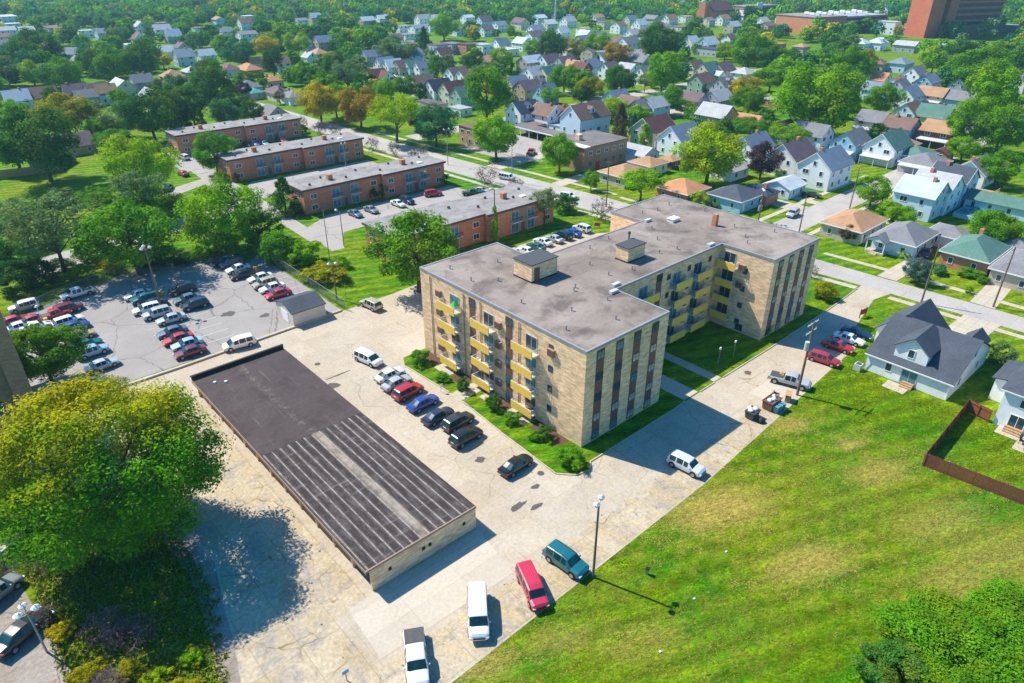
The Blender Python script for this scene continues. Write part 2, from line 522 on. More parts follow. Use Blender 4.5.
# the street, the side street that leaves it, their pavements and verges
STREET = [(57.5, 260), (61.6, 172), (63.6, 130), (66.2, 92), (68.8, 64), (73.6, 13), (75.2, -6), (76.4, -30), (77.6, -60), (83.4, -60), (82.6, -30), (81.4, -6), (80.6, 13), (80.3, 40),
          (79.9, 64), (77.4, 92), (74.4, 130), (72.4, 172), (69, 260)]
sheet("street", STREET, M["street"], .02)
sheet("street", [(80.2, 20.4), (80.0, 28.2), (92, 27.8), (120, 28.0), (160, 28.2), (260, 29), (420, 31), (420, 23), (260, 22), (160, 21.0), (120, 20.7), (92, 20.7)], M["street"], .024)
sheet("street", [(175, 280), (185, 280), (190, 25), (181, 25)], M["street"], .015)
sheet("street", [(300, 330), (309, 330), (312, -40), (303, -40)], M["street"], .015)
sheet("street", [(80, 150), (80, 158), (420, 166), (420, 158)], M["street"], .016)
for pts in ([(58.0, 170), (59.4, 170), (65.9, 70), (64.5, 70)], [(72.6, -7), (74, -7), (75, -30), (73.6, -30)], [(72.3, -1.2), (73.8, -1.2), (72.4, 12), (67.5, 64), (66.1, 64), (71, 12)],
            [(84.4, 11), (85.7, 11), (86.8, -6), (87.4, -34), (86, -34), (85.4, -6)], [(83.0, 25), (84.4, 25), (83.2, 64), (81.8, 64)], [(80.8, 92), (82.2, 92), (76.6, 170), (75.2, 170)], [(83, 66), (84.2, 66), (82.2, 92), (80.8, 92)],
            [(84.5, 30.2), (150, 30.4), (150, 31.7), (84.5, 31.5)], [(87, 17.9), (150, 18.2), (150, 19.4), (87, 19.1)]):
    sheet("sidewalk", pts, M["walk"], .034)
for pts in (
            [(81.6, -1.3), (97, -1.9), (97, -5.4), (81.7, -4.9)], [(82.2, -17.4), (101, -16.4), (101, -20.2), (82.3, -21.4)], [(76.0, -18.6), (63.8, -18.2), (63.8, -23.6), (76.4, -24.2)],
            [(91.8, 28), (93.2, 28), (93.2, 36), (91.8, 36)], [(105.6, 28), (111.0, 28), (111.0, 40), (105.6, 40)], [(79.6, 51), (79.6, 55), (96, 57), (96, 53)], [(78.2, 80.6), (78.0, 84.6), (92, 85.6), (92, 81.6)], [(76.8, 104), (76.3, 110), (108, 112), (108, 106)],
            [(114, 28), (117, 28), (117, 36), (114, 36)], [(113, 20.7), (116, 20.7), (116, 8), (113, 8)]):
    sheet("driveway", pts, M["walk"], .042)
sheet("parking_lot", [(85.5, 107), (110.5, 108.5), (110.5, 134), (83.5, 134)], M["lot2"], .022)
# lots and lanes round the brick apartment blocks
sheet("parking_lot", [(17, 88.5), (52, 90), (57.5, 91.5), (56.5, 101.2), (20.5, 101.5), (12, 96.5), (10, 88), (9.4, 80), (12.2, 79.8), (15.5, 86)], M["lot2"], .02)
sheet("parking_lot", [(17, 124), (54, 125), (54, 139), (18, 140), (12, 131), (6, 129), (6, 124)], M["lot2"], .021)
sheet("parking_lot", [(17, 162), (54, 163), (54, 178), (18, 179), (8, 172), (8, 162)], M["lot2"], .021)
sheet("road", [(-40, 104), (-20, 110.5), (-4, 116), (5, 119), (9.4, 110), (8.6, 88), (12, 88), (13.5, 120), (14.5, 150), (18, 200), (12.5, 200), (9, 152), (5, 128), (-6, 122), (-22, 116.5), (-40, 110)], M["lot2"], .024)
sheet("road", [(-6, 146), (9.5, 152), (10, 147), (-4, 140)], M["lot2"], .027)
sheet("parking_lot", [(-38, 105), (-22, 110), (-22, 119), (-38, 116)], M["lot2"], .028)
# lawns and walks close to the apartment block
sheet("walkway", [(-5.1, 20.6), (-5.0, 18.2), (-0.2, 18.4), (-0.2, 20.8)], M["walk"], .03)
for y0, y1 in ((24.6, 28.0), (8.2, 12.2), (16.0, 17.4)):
    sheet("patio", rect(-2.3, y0, -0.15, y1), M["walk"], .036)
sheet("walkway", [(25.6, -2.3), (27.4, -2.3), (27.4, 8.8), (25.6, 8.8)], M["walk"], .03)
sheet("walkway", [(18.4, -2.3), (21.6, -2.3), (21.6, 8.8), (18.4, 8.8)], M["slabnew"], .03)
sheet("mulch_bed", [(-1.7, 12.4), (-0.1, 12.4), (-0.1, 15.8), (-1.9, 15.8)], M["soil"], .02)
sheet("mulch_bed", [(-1.7, 2.0), (-0.1, 2.0), (-0.1, 7.8), (-2.0, 7.4)], M["soil"], .02)
sheet("mulch_bed", [(-2.2, 28.3), (-0.1, 28.3), (-0.1, 32.6), (-2.4, 32.2)], M["soil"], .02)
sheet("mulch_bed", [(-2.4, 21.2), (-0.1, 21.2), (-0.1, 24.2), (-2.4, 24.2)], M["soil"], .02)
sheet("walkway", rect(42.6, -21.9, 45.0, -18.9), M["walk"], .03)
sheet("patio", rect(40.2, -40.0, 44.3, -36.0), M["walk"], .03)
sheet("walkway", rect(42.4, -36.2, 44.5, -33.4), M["walk"], .034)


def kerb(pts, w=.16, h=.13):
    m = MB()
    for (x0, y0), (x1, y1) in zip(pts, pts[1:]):
        d = math.hypot(x1 - x0, y1 - y0)
        nx, ny = -(y1 - y0) / d * w / 2, (x1 - x0) / d * w / 2
        m.prism([(x0 - nx, y0 - ny), (x1 - nx, y1 - ny), (x1 + nx, y1 + ny), (x0 + nx, y0 + ny)], 0, h)
    m.build("kerb", M["walk"], kind="structure")


kerb([(-4.9, 32.6), (-5.35, 31.3), (-4.75, 21.0)])
kerb([(-4.75, 17.9), (-5.45, 9), (-5.95, -1.5), (-4.3, -3.3), (-2.4, -3.7), (-1.2, -2.7), (15.6, -2.7), (18.3, -2.5)])
kerb([(21.8, -2.5), (25.5, -2.5)])
kerb([(27.6, -2.5), (43, -2.5), (61, -2.1), (73, -1.5)])
kerb([(-31, 53.2), (-58, 53.4)], .5, .3)
kerb([(-3.2, 54.0), (-31, 53.2)], .5, .3)

# painted bays
mk = MB()
def line(m, x0, y0, x1, y1, z, w=.1):
    d = math.hypot(x1 - x0, y1 - y0); nx, ny = -(y1 - y0) / d * w / 2, (x1 - x0) / d * w / 2
    m.poly([(x0 - nx, y0 - ny, z), (x1 - nx, y1 - ny, z), (x1 + nx, y1 + ny, z), (x0 + nx, y0 + ny, z)])
for i in range(9):
    line(mk, -8.6, 63 + i * 2.75, -3.4, 63 + i * 2.75, .03)
for i in range(11):
    line(mk, -30.5, 58 + i * 2.75, -20.4, 58 + i * 2.75, .03)
for i in range(12):
    line(mk, -48, 58 + i * 2.75, -42.6, 58 + i * 2.75, .03)
mk.build("bay_marking", M["mark"], kind="structure")
mk = MB()
for i in range(9):
    line(mk, -10.6, 3.2 + i * 2.9, -5.8, 3.2 + i * 2.9, .03)
for i in range(15):
    line(mk, -32 + i * 3.0, -14.3, -33.2 + i * 3.0, -9.8, .03)
mk.build("bay_marking", M["ymark"], kind="structure")
for x, y, a, b, s in ((-8.4, 2.2, 1.3, .35, 1), (-13.0, -2.6, 1.2, .5, 2), (-10.9, 6.6, .7, .6, 3), (-16.2, 33.5, 1.2, .9, 4), (-14.2, 35.6, 2.2, .15, 5), (-11.5, -4.0, .9, .35, 6), (-9.3, -1.5, .8, .4, 8), (31.4, -4.2, .7, .6, 7), (-18.3, 66, 1.4, 1.1, 9), (-13.8, 61.2, .9, .8, 10)):
    r = random.Random(s)
    sheet("tar_patch", [(x + a * math.cos(t) * r.uniform(.6, 1.2), y + b * math.sin(t) * r.uniform(.6, 1.2)) for t in [i * .5236 for i in range(12)]], M["patch"], .034)
for x, y in ((-9.8, 11.6), (-14.9, 40.5), (-7.2, -.2)):
    MB().prism([(x + .42 * math.cos(i * .4), y + .42 * math.sin(i * .4)) for i in range(16)], .02, .05).build("manhole_cover", M["patch"], kind="structure")

# ------------------------------------------------------------------ window and door pieces shared by the buildings
def wmesh(name, w, h, fr=.08, d=.06, pane=None, bars=1, frame="white"):
    """window lying in the local x,z plane, facing -y, centred on its middle"""
    f = MB()
    a, b = w / 2, h / 2
    for x0, z0, x1, z1 in ((-a, -b, a, -b + fr), (-a, b - fr, a, b), (-a, -b + fr, -a + fr, b - fr), (a - fr, -b + fr, a, b - fr)):
        f.box(x0, -d, z0, x1, 0, z1)
    for i in range(bars):
        x = -a + (i + 1) * w / (bars + 1)
        f.box(x - fr * .35, -d * .9, -b + fr, x + fr * .35, 0, b - fr)
    fm = f.mesh(name + "_frame", M[frame])
    pm = MB().box(-a + fr * .9, -d * .5, -b + fr * .9, a - fr * .9, -.004, b - fr * .9).mesh(name + "_pane", M[pane or "glass"])
    return fm, pm


WM = {
    "house": wmesh("window", .95, 1.35, .09, .07, None, 0),
    "wide": wmesh("window", 1.7, 1.25, .09, .07, None, 1),
    "dark": wmesh("window", 1.3, 1.15, .07, .05, "glass", 1, "darkgrey"),
    "blind": wmesh("window", 1.3, 1.15, .07, .05, "blind", 1, "darkgrey"),
    "teal": wmesh("window", 1.3, 1.15, .07, .05, "tealglass", 1, "darkgrey"),
    "small": wmesh("window", .8, .95, .06, .05, "glass", 0, "darkgrey"),
    "slider": wmesh("window", 2.1, 2.1, .09, .06, "tealglass", 1, "lightgrey"),
    "sliderd": wmesh("window", 2.1, 2.1, .09, .06, "glass", 1, "lightgrey"),
    "sliderw": wmesh("window", 1.9, 2.05, .1, .06, "glass", 1, "white"),
}
FACE = {"-y": 0.0, "+x": PI / 2, "+y": PI, "-x": -PI / 2}


def put_window(style, face, x, y, z, parent, name="window", sub=True, label=None):
    fm, pm = WM[style]
    w = inst(name, fm, parent, (x, y, z), FACE[face])
    inst("pane", pm, w)
    if label: w["label"] = label
    return w
# ------------------------------------------------------------------ the tan apartment block
H0 = 13.75
apt = empty("apartment_block", (0, 0, 0))
tag(apt, "large tan brick five storey apartment block with yellow balconies and a grey flat roof", "apartment block")
FOOT = [(0, 0), (15.6, 0), (15.6, 9.2), (41.5, 9.2), (41.5, 0), (55.5, 0), (55.5, 31.4), (40.3, 31.4), (40.3, 24.5), (15.0, 24.5), (15.0, 33.4), (0, 33.4)]
MB().prism(FOOT, 0, H0).build("wall", M["tanbrick"], apt)
def inset(poly, d):
    out = []
    n = len(poly)
    for i in range(n):
        p, a, b = Vector(poly[i]), Vector(poly[i - 1]), Vector(poly[(i + 1) % n])
        u, v = (p - a).normalized(), (b - p).normalized()
        out.append(tuple(p + (Vector((-u.y, u.x)) + Vector((-v.y, v.x))) * d))
    return out
rf = MB().prism(inset(FOOT, .28), H0 + .004, H0 + .10).build("roof", M["aroof"], apt)
cp = MB()
for a, b, c, d in zip(inset(FOOT, -.07), inset(FOOT, -.07)[1:] + inset(FOOT, -.07)[:1], inset(FOOT, .2), inset(FOOT, .2)[1:] + inset(FOOT, .2)[:1]):
    cp.prism([a, b, d, c], H0 - .16, H0 + .17)
cp.build("coping", M["grey"], rf)
for x0, y0, x1, y1, hz in ((8.4, 18.3, 13.4, 22.0, 2.7), (24.0, 14.0, 27.9, 16.4, 2.3)):
    b = MB().box(x0, y0, H0 + .1, x1, y1, H0 + hz).build("stair_bulkhead", M["tanbrick"], apt)
    MB().box(x0 - .12, y0 - .12, H0 + hz, x1 + .12, y1 + .12, H0 + hz + .14).build("cap", M["darkgrey"], b)
    if x0 < 10:
        MB().box(x0 + .5, y0 - .06, H0 + .12, x0 + 1.5, y0 - .002, H0 + 2.2).build("door", M["spandrel"], b)
    MB().box(x0 - .05, y0 - .05, H0 + .1, x1 + .05, y1 + .05, H0 + .3).build("flashing", M["black"], b)
MB().box(47.5, 14.5, H0 + .1, 48.2, 15.3, H0 + 1.9).box(47.57, 14.57, H0 + 1.9, 48.13, 15.23, H0 + 2.1).build("chimney", M["redbrick"], apt)
MB().box(43.6, 20.4, H0 + .1, 45.4, 21.6, H0 + .6).box(43.5, 20.3, H0 + .6, 45.5, 21.7, H0 + .68).build("roof_hatch", M["white"], apt)
MB().tube((27.5, 16.9, H0 + .1), (27.5, 16.9, H0 + 3.3), .12).tube((27.5, 16.9, H0 + 3.1), (27.5, 16.9, H0 + 3.45), .24, .18).build("flue_pipe", M["darkgrey"], apt)
vent = MB().tube((0, 0, 0), (0, 0, .55), .09, .09, 8).tube((0, 0, .5), (0, 0, .62), .15, .12, 8).mesh("roof_vent", M["grey"])
for x, y in ((3, 30), (5.4, 22), (2.6, 24.6), (9.8, 27.2), (6.4, 8.6), (2.1, 5.4), (8.8, 3.2), (3.1, 14.6), (12.2, 7.6), (11.0, 12.6), (11.9, 13.2), (18.6, 13.0), (19.4, 17.4), (22.6, 12.0), (30.8, 13.4), (31.4, 19.6), (35.2, 17.2), (34.2, 12.6), (29.5, 22.6), (24.2, 21.8),
             (38.6, 21), (44.6, 6.6), (46.9, 8.4), (49.6, 12.2), (52.8, 20.4), (47, 26.4), (51.0, 26.8), (43.6, 27), (52.4, 6.4)):
    inst("roof_vent", vent, apt, (x, y, H0 + .1))
# ragged scuttle kerbs at the inner corners and pale patches of the membrane
for x, y in ((14.6, 8.6), (16.6, 9.9), (39.4, 9.9), (41.0, 23.8), (15.9, 23.6)):
    MB().box(x - .7, y - .3, H0 + .105, x + .7, y + .3, H0 + .5).build("scupper", M["lightgrey"], apt)

FLOORS = (12.55, 9.55, 6.6, 3.6, .95)
# end walls that face the drive: brown strips with a window on each floor
for x in (2.5, 6.0, 9.35, 12.9, 43.75, 46.8, 49.95, 53.1):
    MB().box(x - .68, -.05, .2, x + .68, -.002, 13.3).build("panel_strip", M["spandrel"], apt)
    for i, z in enumerate(FLOORS):
        put_window(["blind", "dark", "blind", "teal", "dark", "teal", "blind"][(i * 3 + int(x * 2)) % 7], "-y", x, -.055, z, apt)
# front wall
for y, w in ((21.2, 1), (13.55, 1)):
    MB().box(-.05, y - .6, .2, -.002, y + .6, 13.2).build("panel_strip", M["spandrel"], apt)
    for z in FLOORS:
        put_window("teal" if z < 7 else "dark", "-x", -.055, y, z, apt)
for i, z in enumerate(FLOORS[:4]):
    put_window("small", "-x", -.004, 5.8, z - .6, apt)
acm = MB().box(-.55, -.36, 0, .55, 0, 1.0).box(-.5, -.38, .08, .5, -.361, .92, 1).mesh("air_conditioner", [M["tanpanel"], M["spandrel"]])
for y in (28.8, 15.6):
    for z in FLOORS[:4]:
        inst("air_conditioner", acm, apt, (-.002, y, z - 1.75), FACE["-x"])
inst("air_conditioner", acm, apt, (-.002, 5.6, 10.9), FACE["-x"])
for y in (23.05, 19.4, 11.6, 30.9):
    MB().tube((-.09, y, .1), (-.09, y, 13.3), .06, .06, 6).build("downpipe", M["tanpanel"], apt)
BALC = MB()
bslab = MB().box(-1.9, -1.25, -.16, 1.9, -.002, 0).mesh("slab", M["offwhite"])
bpan = MB().box(-1.98, -1.34, -.2, 1.98, -1.26, .98).mesh("front_panel", M["yellow"])
rail = MB()
for s in (-1, 1):
    for i in range(9):
        yy = -1.2 + i * .145
        rail.box(s * 1.93 - .012, yy - .012, .0, s * 1.93 + .012, yy + .012, .96)
    rail.box(s * 1.93 - .03, -1.25, .96, s * 1.93 + .03, -.004, 1.02)
    rail.box(s * 1.93 - .02, -1.25, .05, s * 1.93 + .02, -.004, .09)
rail.box(-1.95, -1.3, .985, 1.95, -1.24, 1.05)
railm = rail.mesh("railing", M["lightgrey"])
def balcony(face, x, y, z, nm, door="slider", first=True):
    b = inst("balcony", bslab, apt, (x, y, z), FACE[face])
    inst("front_panel", bpan, b)
    inst("railing", railm, b)
    return b
for yc, dy in ((25.7, .55), (18.2, .55), (9.8, .55)):
    for i, z in enumerate((10.0, 7.0, 4.0, 1.0)):
        balcony("-x", 0, yc, z, "")
        put_window("slider" if (i + int(yc)) % 3 else "sliderd", "-x", -.004, yc - .5, z + 1.2, apt, "sliding_door")
    put_window("sliderd", "-x", -.004, yc - .5, .0 + 1.05 - 3.0 + 2.0, apt, "sliding_door")
for xc in (22.4, 30.4, 35.8):
    for i, z in enumerate((10.1, 7.2, 4.2, 1.2)):
        balcony("-y", xc, 9.2, z, "")
        put_window("sliderd" if (i + int(xc)) % 2 else "slider", "-y", xc - .4, 9.196, z + 1.2, apt, "sliding_door")
MB().box(25.0, 9.15, .2, 26.3, 9.198, 13.2).build("panel_strip", M["spandrel"], apt)
for z in FLOORS[:4]:
    put_window("dark", "-y", 25.65, 9.144, z, apt)
    for x in (28.0, 33.1, 38.6):
        put_window("small", "-y", x, 9.196, z - .5, apt)
for i, z in enumerate((10.7, 7.7, 4.8, 1.9)):
    b = inst("balcony", bslab, apt, (41.5, 7.2, z), FACE["-x"]); b.scale.x = .82
    inst("front_panel", bpan, b); inst("railing", railm, b)
    put_window("sliderd", "-x", 41.496, 7.4, z + 1.2, apt, "sliding_door")
    put_window("small", "-x", 41.496, 4.4, z - .1, apt)
    if i < 2: inst("air_conditioner", acm, apt, (41.498, 5.0, z - .1), FACE["-x"])
put_window("dark", "-x", 41.496, 3.9, .9, apt)
# entrance in the front wall
MB().box(-.06, 18.6, .03, -.003, 20.6, 2.3).build("entrance_door", M["glass"], apt)
MB().box(22.9, 9.1, .03, 24.9, 9.196, 2.4).build("entrance_door", M["glass"], apt)
# other sides
for y in (4, 10, 16, 22, 27):
    for z in FLOORS[:4]:
        if y in (10, 22): put_window("dark", "+x", 55.504, y, z, apt)

# things on the balconies
def chair(x, y, z, rz, m, label):
    o = MB()
    for sx in (-.22, .22):
        for sy in (-.2, .2): o.box(sx - .02, sy - .02, 0, sx + .02, sy + .02, .42)
    o.box(-.26, -.25, .42, .26, .25, .47).box(-.26, .2, .47, .26, .26, .95)
    for s in (-.27, .27): o.box(s - .03, -.22, .62, s + .03, .2, .66)
    c = o.build("garden_chair", M[m])
    c.location = (x, y, z); c.rotation_euler = (0, 0, rz)
    tag(c, label, "chair")
chair(-.65, 9.1, 1.0, 1.2, "redcloth", "red plastic chair on the lowest yellow balcony near the building's front corner")
chair(-.7, 10.6, 7.0, 1.5, "white", "white chair on a yellow balcony of the front column, second row from the roof")
chair(-.6, 19.4, 4.0, 1.7, "white", "white chair on a yellow balcony of the middle front column, third row from the roof")
chair(40.9, 6.6, 10.7, 1.6, "white", "white chair on the top corner balcony beside the sunlit blank wall")
u = empty("garden_umbrella", (-.75, 24.2, 10.0)); tag(u, "bright green folded umbrella on the top left yellow balcony", "umbrella")
MB().tube((0, 0, 0), (0, 0, 1.9), .03).build("pole", M["white"], u)
k = [(math.cos(i * PI / 4) * .62, math.sin(i * PI / 4) * .62, 1.3) for i in range(8)]
um = MB()
for i in range(8):
    um.poly([k[i], k[(i + 1) % 8], (0, 0, 1.95)]); um.poly([k[(i + 1) % 8], k[i], (0, 0, 1.75)])
um.build("canopy", M["green"], u)

# ------------------------------------------------------------------ the long low garage
gar = empty("garage_row", (-25, 20, 0))
tag(gar, "long low brick garage with a dark flat roof, half of it streaked and weathered", "garage")
def gp(m, name, mat, parent=gar):
    o = m.build(name, mat, parent)
    o.location = (25, -20, 0)
    return o
X0, X1, Y0, Y1 = -31.5, -18.6, -2.0, 43.6
w = MB()
w.box(X0, Y0, 0, X1, Y0 + .3, 2.75).box(X0, Y1 - .3, 0, X1, Y1, 3.45).box(X1 - .3, Y0 + .3, 0, X1, Y1 - .3, 2.7)
for i in range(13):
    y = Y0 + .3 + i * 3.75
    if i and i < 12: w.box(X0 + .1, y - .15, 0, X0 + .45, y + .15, 2.68)
w.box(-25.2, Y0 + .3, 0, -24.9, Y1 - .3, 2.68)
gp(w, "wall", M["tanbrick"])
gp(MB().box(X0 - .45, Y0 + .1, 2.78, X1 + .1, 21.2, 2.95), "roof", M["streak"])
gp(MB().box(X0 - .45, 21.2, 2.79, X1 + .1, Y1 - .32, 2.97), "roof", M["groof"])
gp(MB().box(X0 - .45, Y0 - .05, 2.76, X1 + .1, Y0 + .098, 3.02).box(X0 - .52, Y0 - .05, 2.6, X0 - .452, Y1 - .3, 2.99), "fascia", M["tanpanel"])
gp(MB().box(X0 - .5, Y1 - .3, 3.452, X1 + .15, Y1 + .06, 3.56).box(X0 - .45, Y1 - .318, 2.975, X1 + .1, Y1 - .302, 3.45), "parapet_cap", M["black"])
dm = MB().box(-.04, -1.65, .03, .04, 1.65, 2.45)
for k in range(4): dm.box(-.06, -1.6, .1 + k * .6, -.041, 1.6, .6 + k * .6)
dm = dm.mesh("garage_door", M["spandrel"])
for i in range(12):
    y = Y0 + .3 + (i + .5) * 3.75
    if i != 0: gp(MB(), "x", M["black"]) if False else inst("garage_door", dm, gar, (X0 + .3 + 25, y - 20, 0))
for x in (X0 + 2.1, -25.4, -24.6, X1 - 1.6):
    gp(MB().box(x - .18, Y0 - .03, 1.35, x + .18, Y0 - .003, 1.8), "vent", M["black"])
for x, y in ((-29.8, 40.6), (-28.6, 39.8)):
    gp(MB().tube((x, y, 2.97), (x, y, 3.15), .25, .22), "roof_vent", M["lightgrey"])

# ------------------------------------------------------------------ brick building cut by the frame at the left
lb = empty("brick_building", (-52, 50, 0))
tag(lb, "tall dark brown brick building at the left edge beside the parking lot", "building")
def lp(m, name, mat):
    o = m.build(name, mat, lb); o.location = (52, -50, 0); return o
lp(MB().box(-51.1, 46, 0, -49.15, 60, 21.5), "wall", M["brownbrick"])
lp(MB().box(-49.15, 46.1, 0, -47.2, 50, 6.1), "wall", M["brownbrick"])
lp(MB().box(-75, 46.8, 0, -51.1, 62, 21.0), "wall", M["brownbrick"])
lp(MB().box(-51.25, 45.85, 21.5, -49.0, 60.1, 21.7).box(-75, 46.6, 21.0, -51.26, 62.1, 21.2), "coping", M["lightgrey"])
for z in (3, 6.2, 9.4, 12.6):
    for x in (-53.2, -56.5, -60):
        fm, pm = WM["teal"]
        o = inst("window", fm, lb, (x + 52, 46.78 - 50, z), 0); o.scale = (1.3, 1, 1.3); inst("pane", pm, o)

# ------------------------------------------------------------------ two storey red brick apartment blocks
def brick_block(x0, x1, y0, y1, label):
    b = empty("brick_apartments", ((x0 + x1) / 2, (y0 + y1) / 2, 0))
    tag(b, label, "apartment block", "red brick apartment blocks")
    cx, cy = (x0 + x1) / 2, (y0 + y1) / 2
    def bp(m, name, mat, par=b):
        o = m.build(name, mat, par); o.location = (-cx, -cy, 0); return o
    xm, h = (x0 + x1) / 2 + 1, 5.9
    st = 1.1
    w = MB().box(x0, y0, 0, xm, y1, h).box(xm, y0 - st, 0, x1, y1 - st, h)
    bp(w, "wall", M["redbrick"])
    bp(MB().box(x0 - .35, y0 - .35, h, xm, y1 + .35, h + .22), "roof", M["broof"])
    r = bp(MB().box(xm + .002, y0 - st - .35, h + .01, x1 + .35, y1 - st + .35, h + .24), "roof", M["broof"])
    f = MB()
    f.box(x0 - .42, y0 - .42, h - .25, xm, y0 - .352, h + .2).box(x0 - .42, y0 - .352, h - .25, x0 - .352, y1 + .4, h + .2)
    f.box(xm - .05, y0 - st - .42, h - .25, x1 + .42, y0 - st - .352, h + .22).box(x1 + .352, y0 - st - .352, h - .25, x1 + .42, y1 - st + .4, h + .22)
    bp(f, "fascia", M["darkgrey"])
    for xx, yy in ((x0 + 9, cy - 1), (x1 - 10, cy - 1)):
        bp(MB().box(xx - .6, yy - .5, h + .24, xx + .6, yy + .5, h + 1.5), "chimney", M["redbrick"])
    for i in range(8):
        xx = x0 + 3 + i * (x1 - x0 - 6) / 7; yy = cy + (1.6 if i % 2 else -2.2)
        bp(MB().box(xx - .22, yy - .22, h + .245, xx + .22, yy + .22, h + .7), "roof_vent", M["darkgrey"])
    bp(MB().box(x1 - 6.6, cy - 3.4, h + .245, x1 - 5.2, cy - 2.4, h + .5), "roof_hatch", M["white"])
    for hx0, hx1, yy in ((x0, xm, y0), (xm, x1, y0 - st)):
        L = hx1 - hx0
        for k, q in enumerate((.12, .40, .64, .90)):
            xx = hx0 + L * q
            if k in (1, 2):
                for z in (1.25, 4.0):
                    fm, pm = WM["slider"]
                    o = inst("sliding_door", fm, b, (xx - cx, yy - .004 - cy, z), 0); inst("pane", pm, o)
                bp(MB().box(xx - 1.5, yy - 1.0, 2.75, xx + 1.5, yy - .004, 2.9), "balcony", M["offwhite"])
                rl = MB()
                for s in range(12): rl.box(xx - 1.45 + s * .264 - .02, yy - .98, 2.9, xx - 1.45 + s * .264 + .02, yy - .94, 3.75)
                rl.box(xx - 1.5, yy - 1.0, 3.75, xx + 1.5, yy - .93, 3.85)
                bp(rl, "railing", M["black"])
            else:
                for z in (1.5, 4.1):
                    fm, pm = WM["wide"]
                    o = inst("window", fm, b, (xx - cx, yy - .004 - cy, z), 0); inst("pane", pm, o)
        bp(MB().box(hx0 + L * .52 - 1.3, yy - .05, .05, hx0 + L * .52 + 1.3, yy - .003, h - .3), "panel_strip", M["tanpanel"])
        bp(MB().box(hx0 + L * .52 - .5, yy - .09, .05, hx0 + L * .52 + .5, yy - .052, 2.1), "door", M["spandrel"])
    for yy in (y0 + 2.5, y1 - 2.5):
        for z in (1.6, 4.2):
            fm, pm = WM["wide"]
            o = inst("window", fm, b, (x0 - .004 - cx, yy - cy, z), FACE["-x"]); inst("pane", pm, o)
brick_block(15.2, 57.0, 63.6, 75.6, "red brick apartment block with a pale flat roof, closest to the tan apartment block")
brick_block(16.2, 56.4, 104.6, 113.6, "red brick apartment block whose wall faces four parked cars and a red suv")
brick_block(14.0, 54.6, 143.0, 152.4, "red brick apartment block behind the round hedge and the big maple")
brick_block(13.6, 54.0, 182.0, 191.6, "red brick apartment block farthest up the lane, in front of the dark evergreens")

# ------------------------------------------------------------------ brick shop, carport
sh = empty("shop_building", (101.5, 92, 0)); tag(sh, "two storey brown brick shop building on the corner behind the round tree", "building")
def sp(m, name, mat):
    o = m.build(name, mat, sh); o.location = (-101.5, -92, 0); return o
sp(MB().box(92.4, 86, 0, 110.8, 99.5, 6.8), "wall", M["brownbrick"])
sp(MB().box(92.1, 85.7, 6.8, 111.1, 99.8, 7.0), "roof", M["darkroof"])
sp(MB().box(92.0, 85.6, 6.85, 94.4, 99.9, 7.12), "roof_edge", M["white"])
sp(MB().box(97.5, 93, 7.0, 99, 94.6, 8.6), "chimney", M["tanbrick"])
for x in (95, 98.3, 101.6, 104.9, 108.2):
    for z in (2.0, 5.0):
        if (x, z) != (98.3, 2.0):
            fm, pm = WM["teal" if z < 3 else "wide"]
            o = inst("window", fm, sh, (x - 101.5, 85.996 - 92, z), 0); inst("pane", pm, o)
sp(MB().box(97.4, 85.9, .05, 98.9, 85.996, 2.3), "door", M["red"])
for y in (89, 93, 97):
    fm, pm = WM["wide"]; o = inst("window", fm, sh, (92.396 - 101.5, y - 92, 4.6), FACE["-x"]); inst("pane", pm, o)
cpo = empty("carport", (112, 122, 0)); tag(cpo, "long open carport with a black flat roof behind the red pickup", "carport")
def cpp(m, name, mat):
    o = m.build(name, mat, cpo); o.location = (-112, -122, 0); return o
cpp(MB().box(109.3, 102, 2.7, 115.5, 136, 2.95), "roof", M["darkroof"])
cpp(MB().box(109.2, 102, 2.62, 109.296, 136, 3.0), "fascia", M["white"])
cpp(MB().box(115.0, 102, 0, 115.3, 136, 2.7), "back_wall", M["darkgrey"])
for i in range(9):
    cpp(MB().box(109.5, 102.2 + i * 4.15, 0, 109.65, 102.35 + i * 4.15, 2.7), "post", M["white"])
# ------------------------------------------------------------------ houses
C = dict(white=(.84, .84, .84), cream=(.68, .60, .42), blue=(.30, .52, .68), paleblue=(.55, .68, .76), tan=(.50, .36, .19), yellow=(.66, .55, .22), grey=(.40, .41, .42), beige=(.52, .44, .34), brown=(.14, .08, .055),
         brick=(.34, .16, .10), green=(.30, .46, .34), lilac=(.50, .47, .56), darkblue=(.07, .12, .22), peach=(.62, .42, .32),
         rgrey=(.20, .20, .215), rlight=(.40, .41, .42), rdark=(.070, .083, .105), rbrown=(.20, .125, .10), rmaroon=(.15, .065, .06), rtan=(.40, .235, .13), rorange=(.48, .23, .115), rgreen=(.10, .20, .165), rnavy=(.05, .065, .10),
         rblue=(.19, .235, .30), rpurple=(.17, .115, .13), rpale=(.46, .52, .56), rteal=(.05, .30, .27))


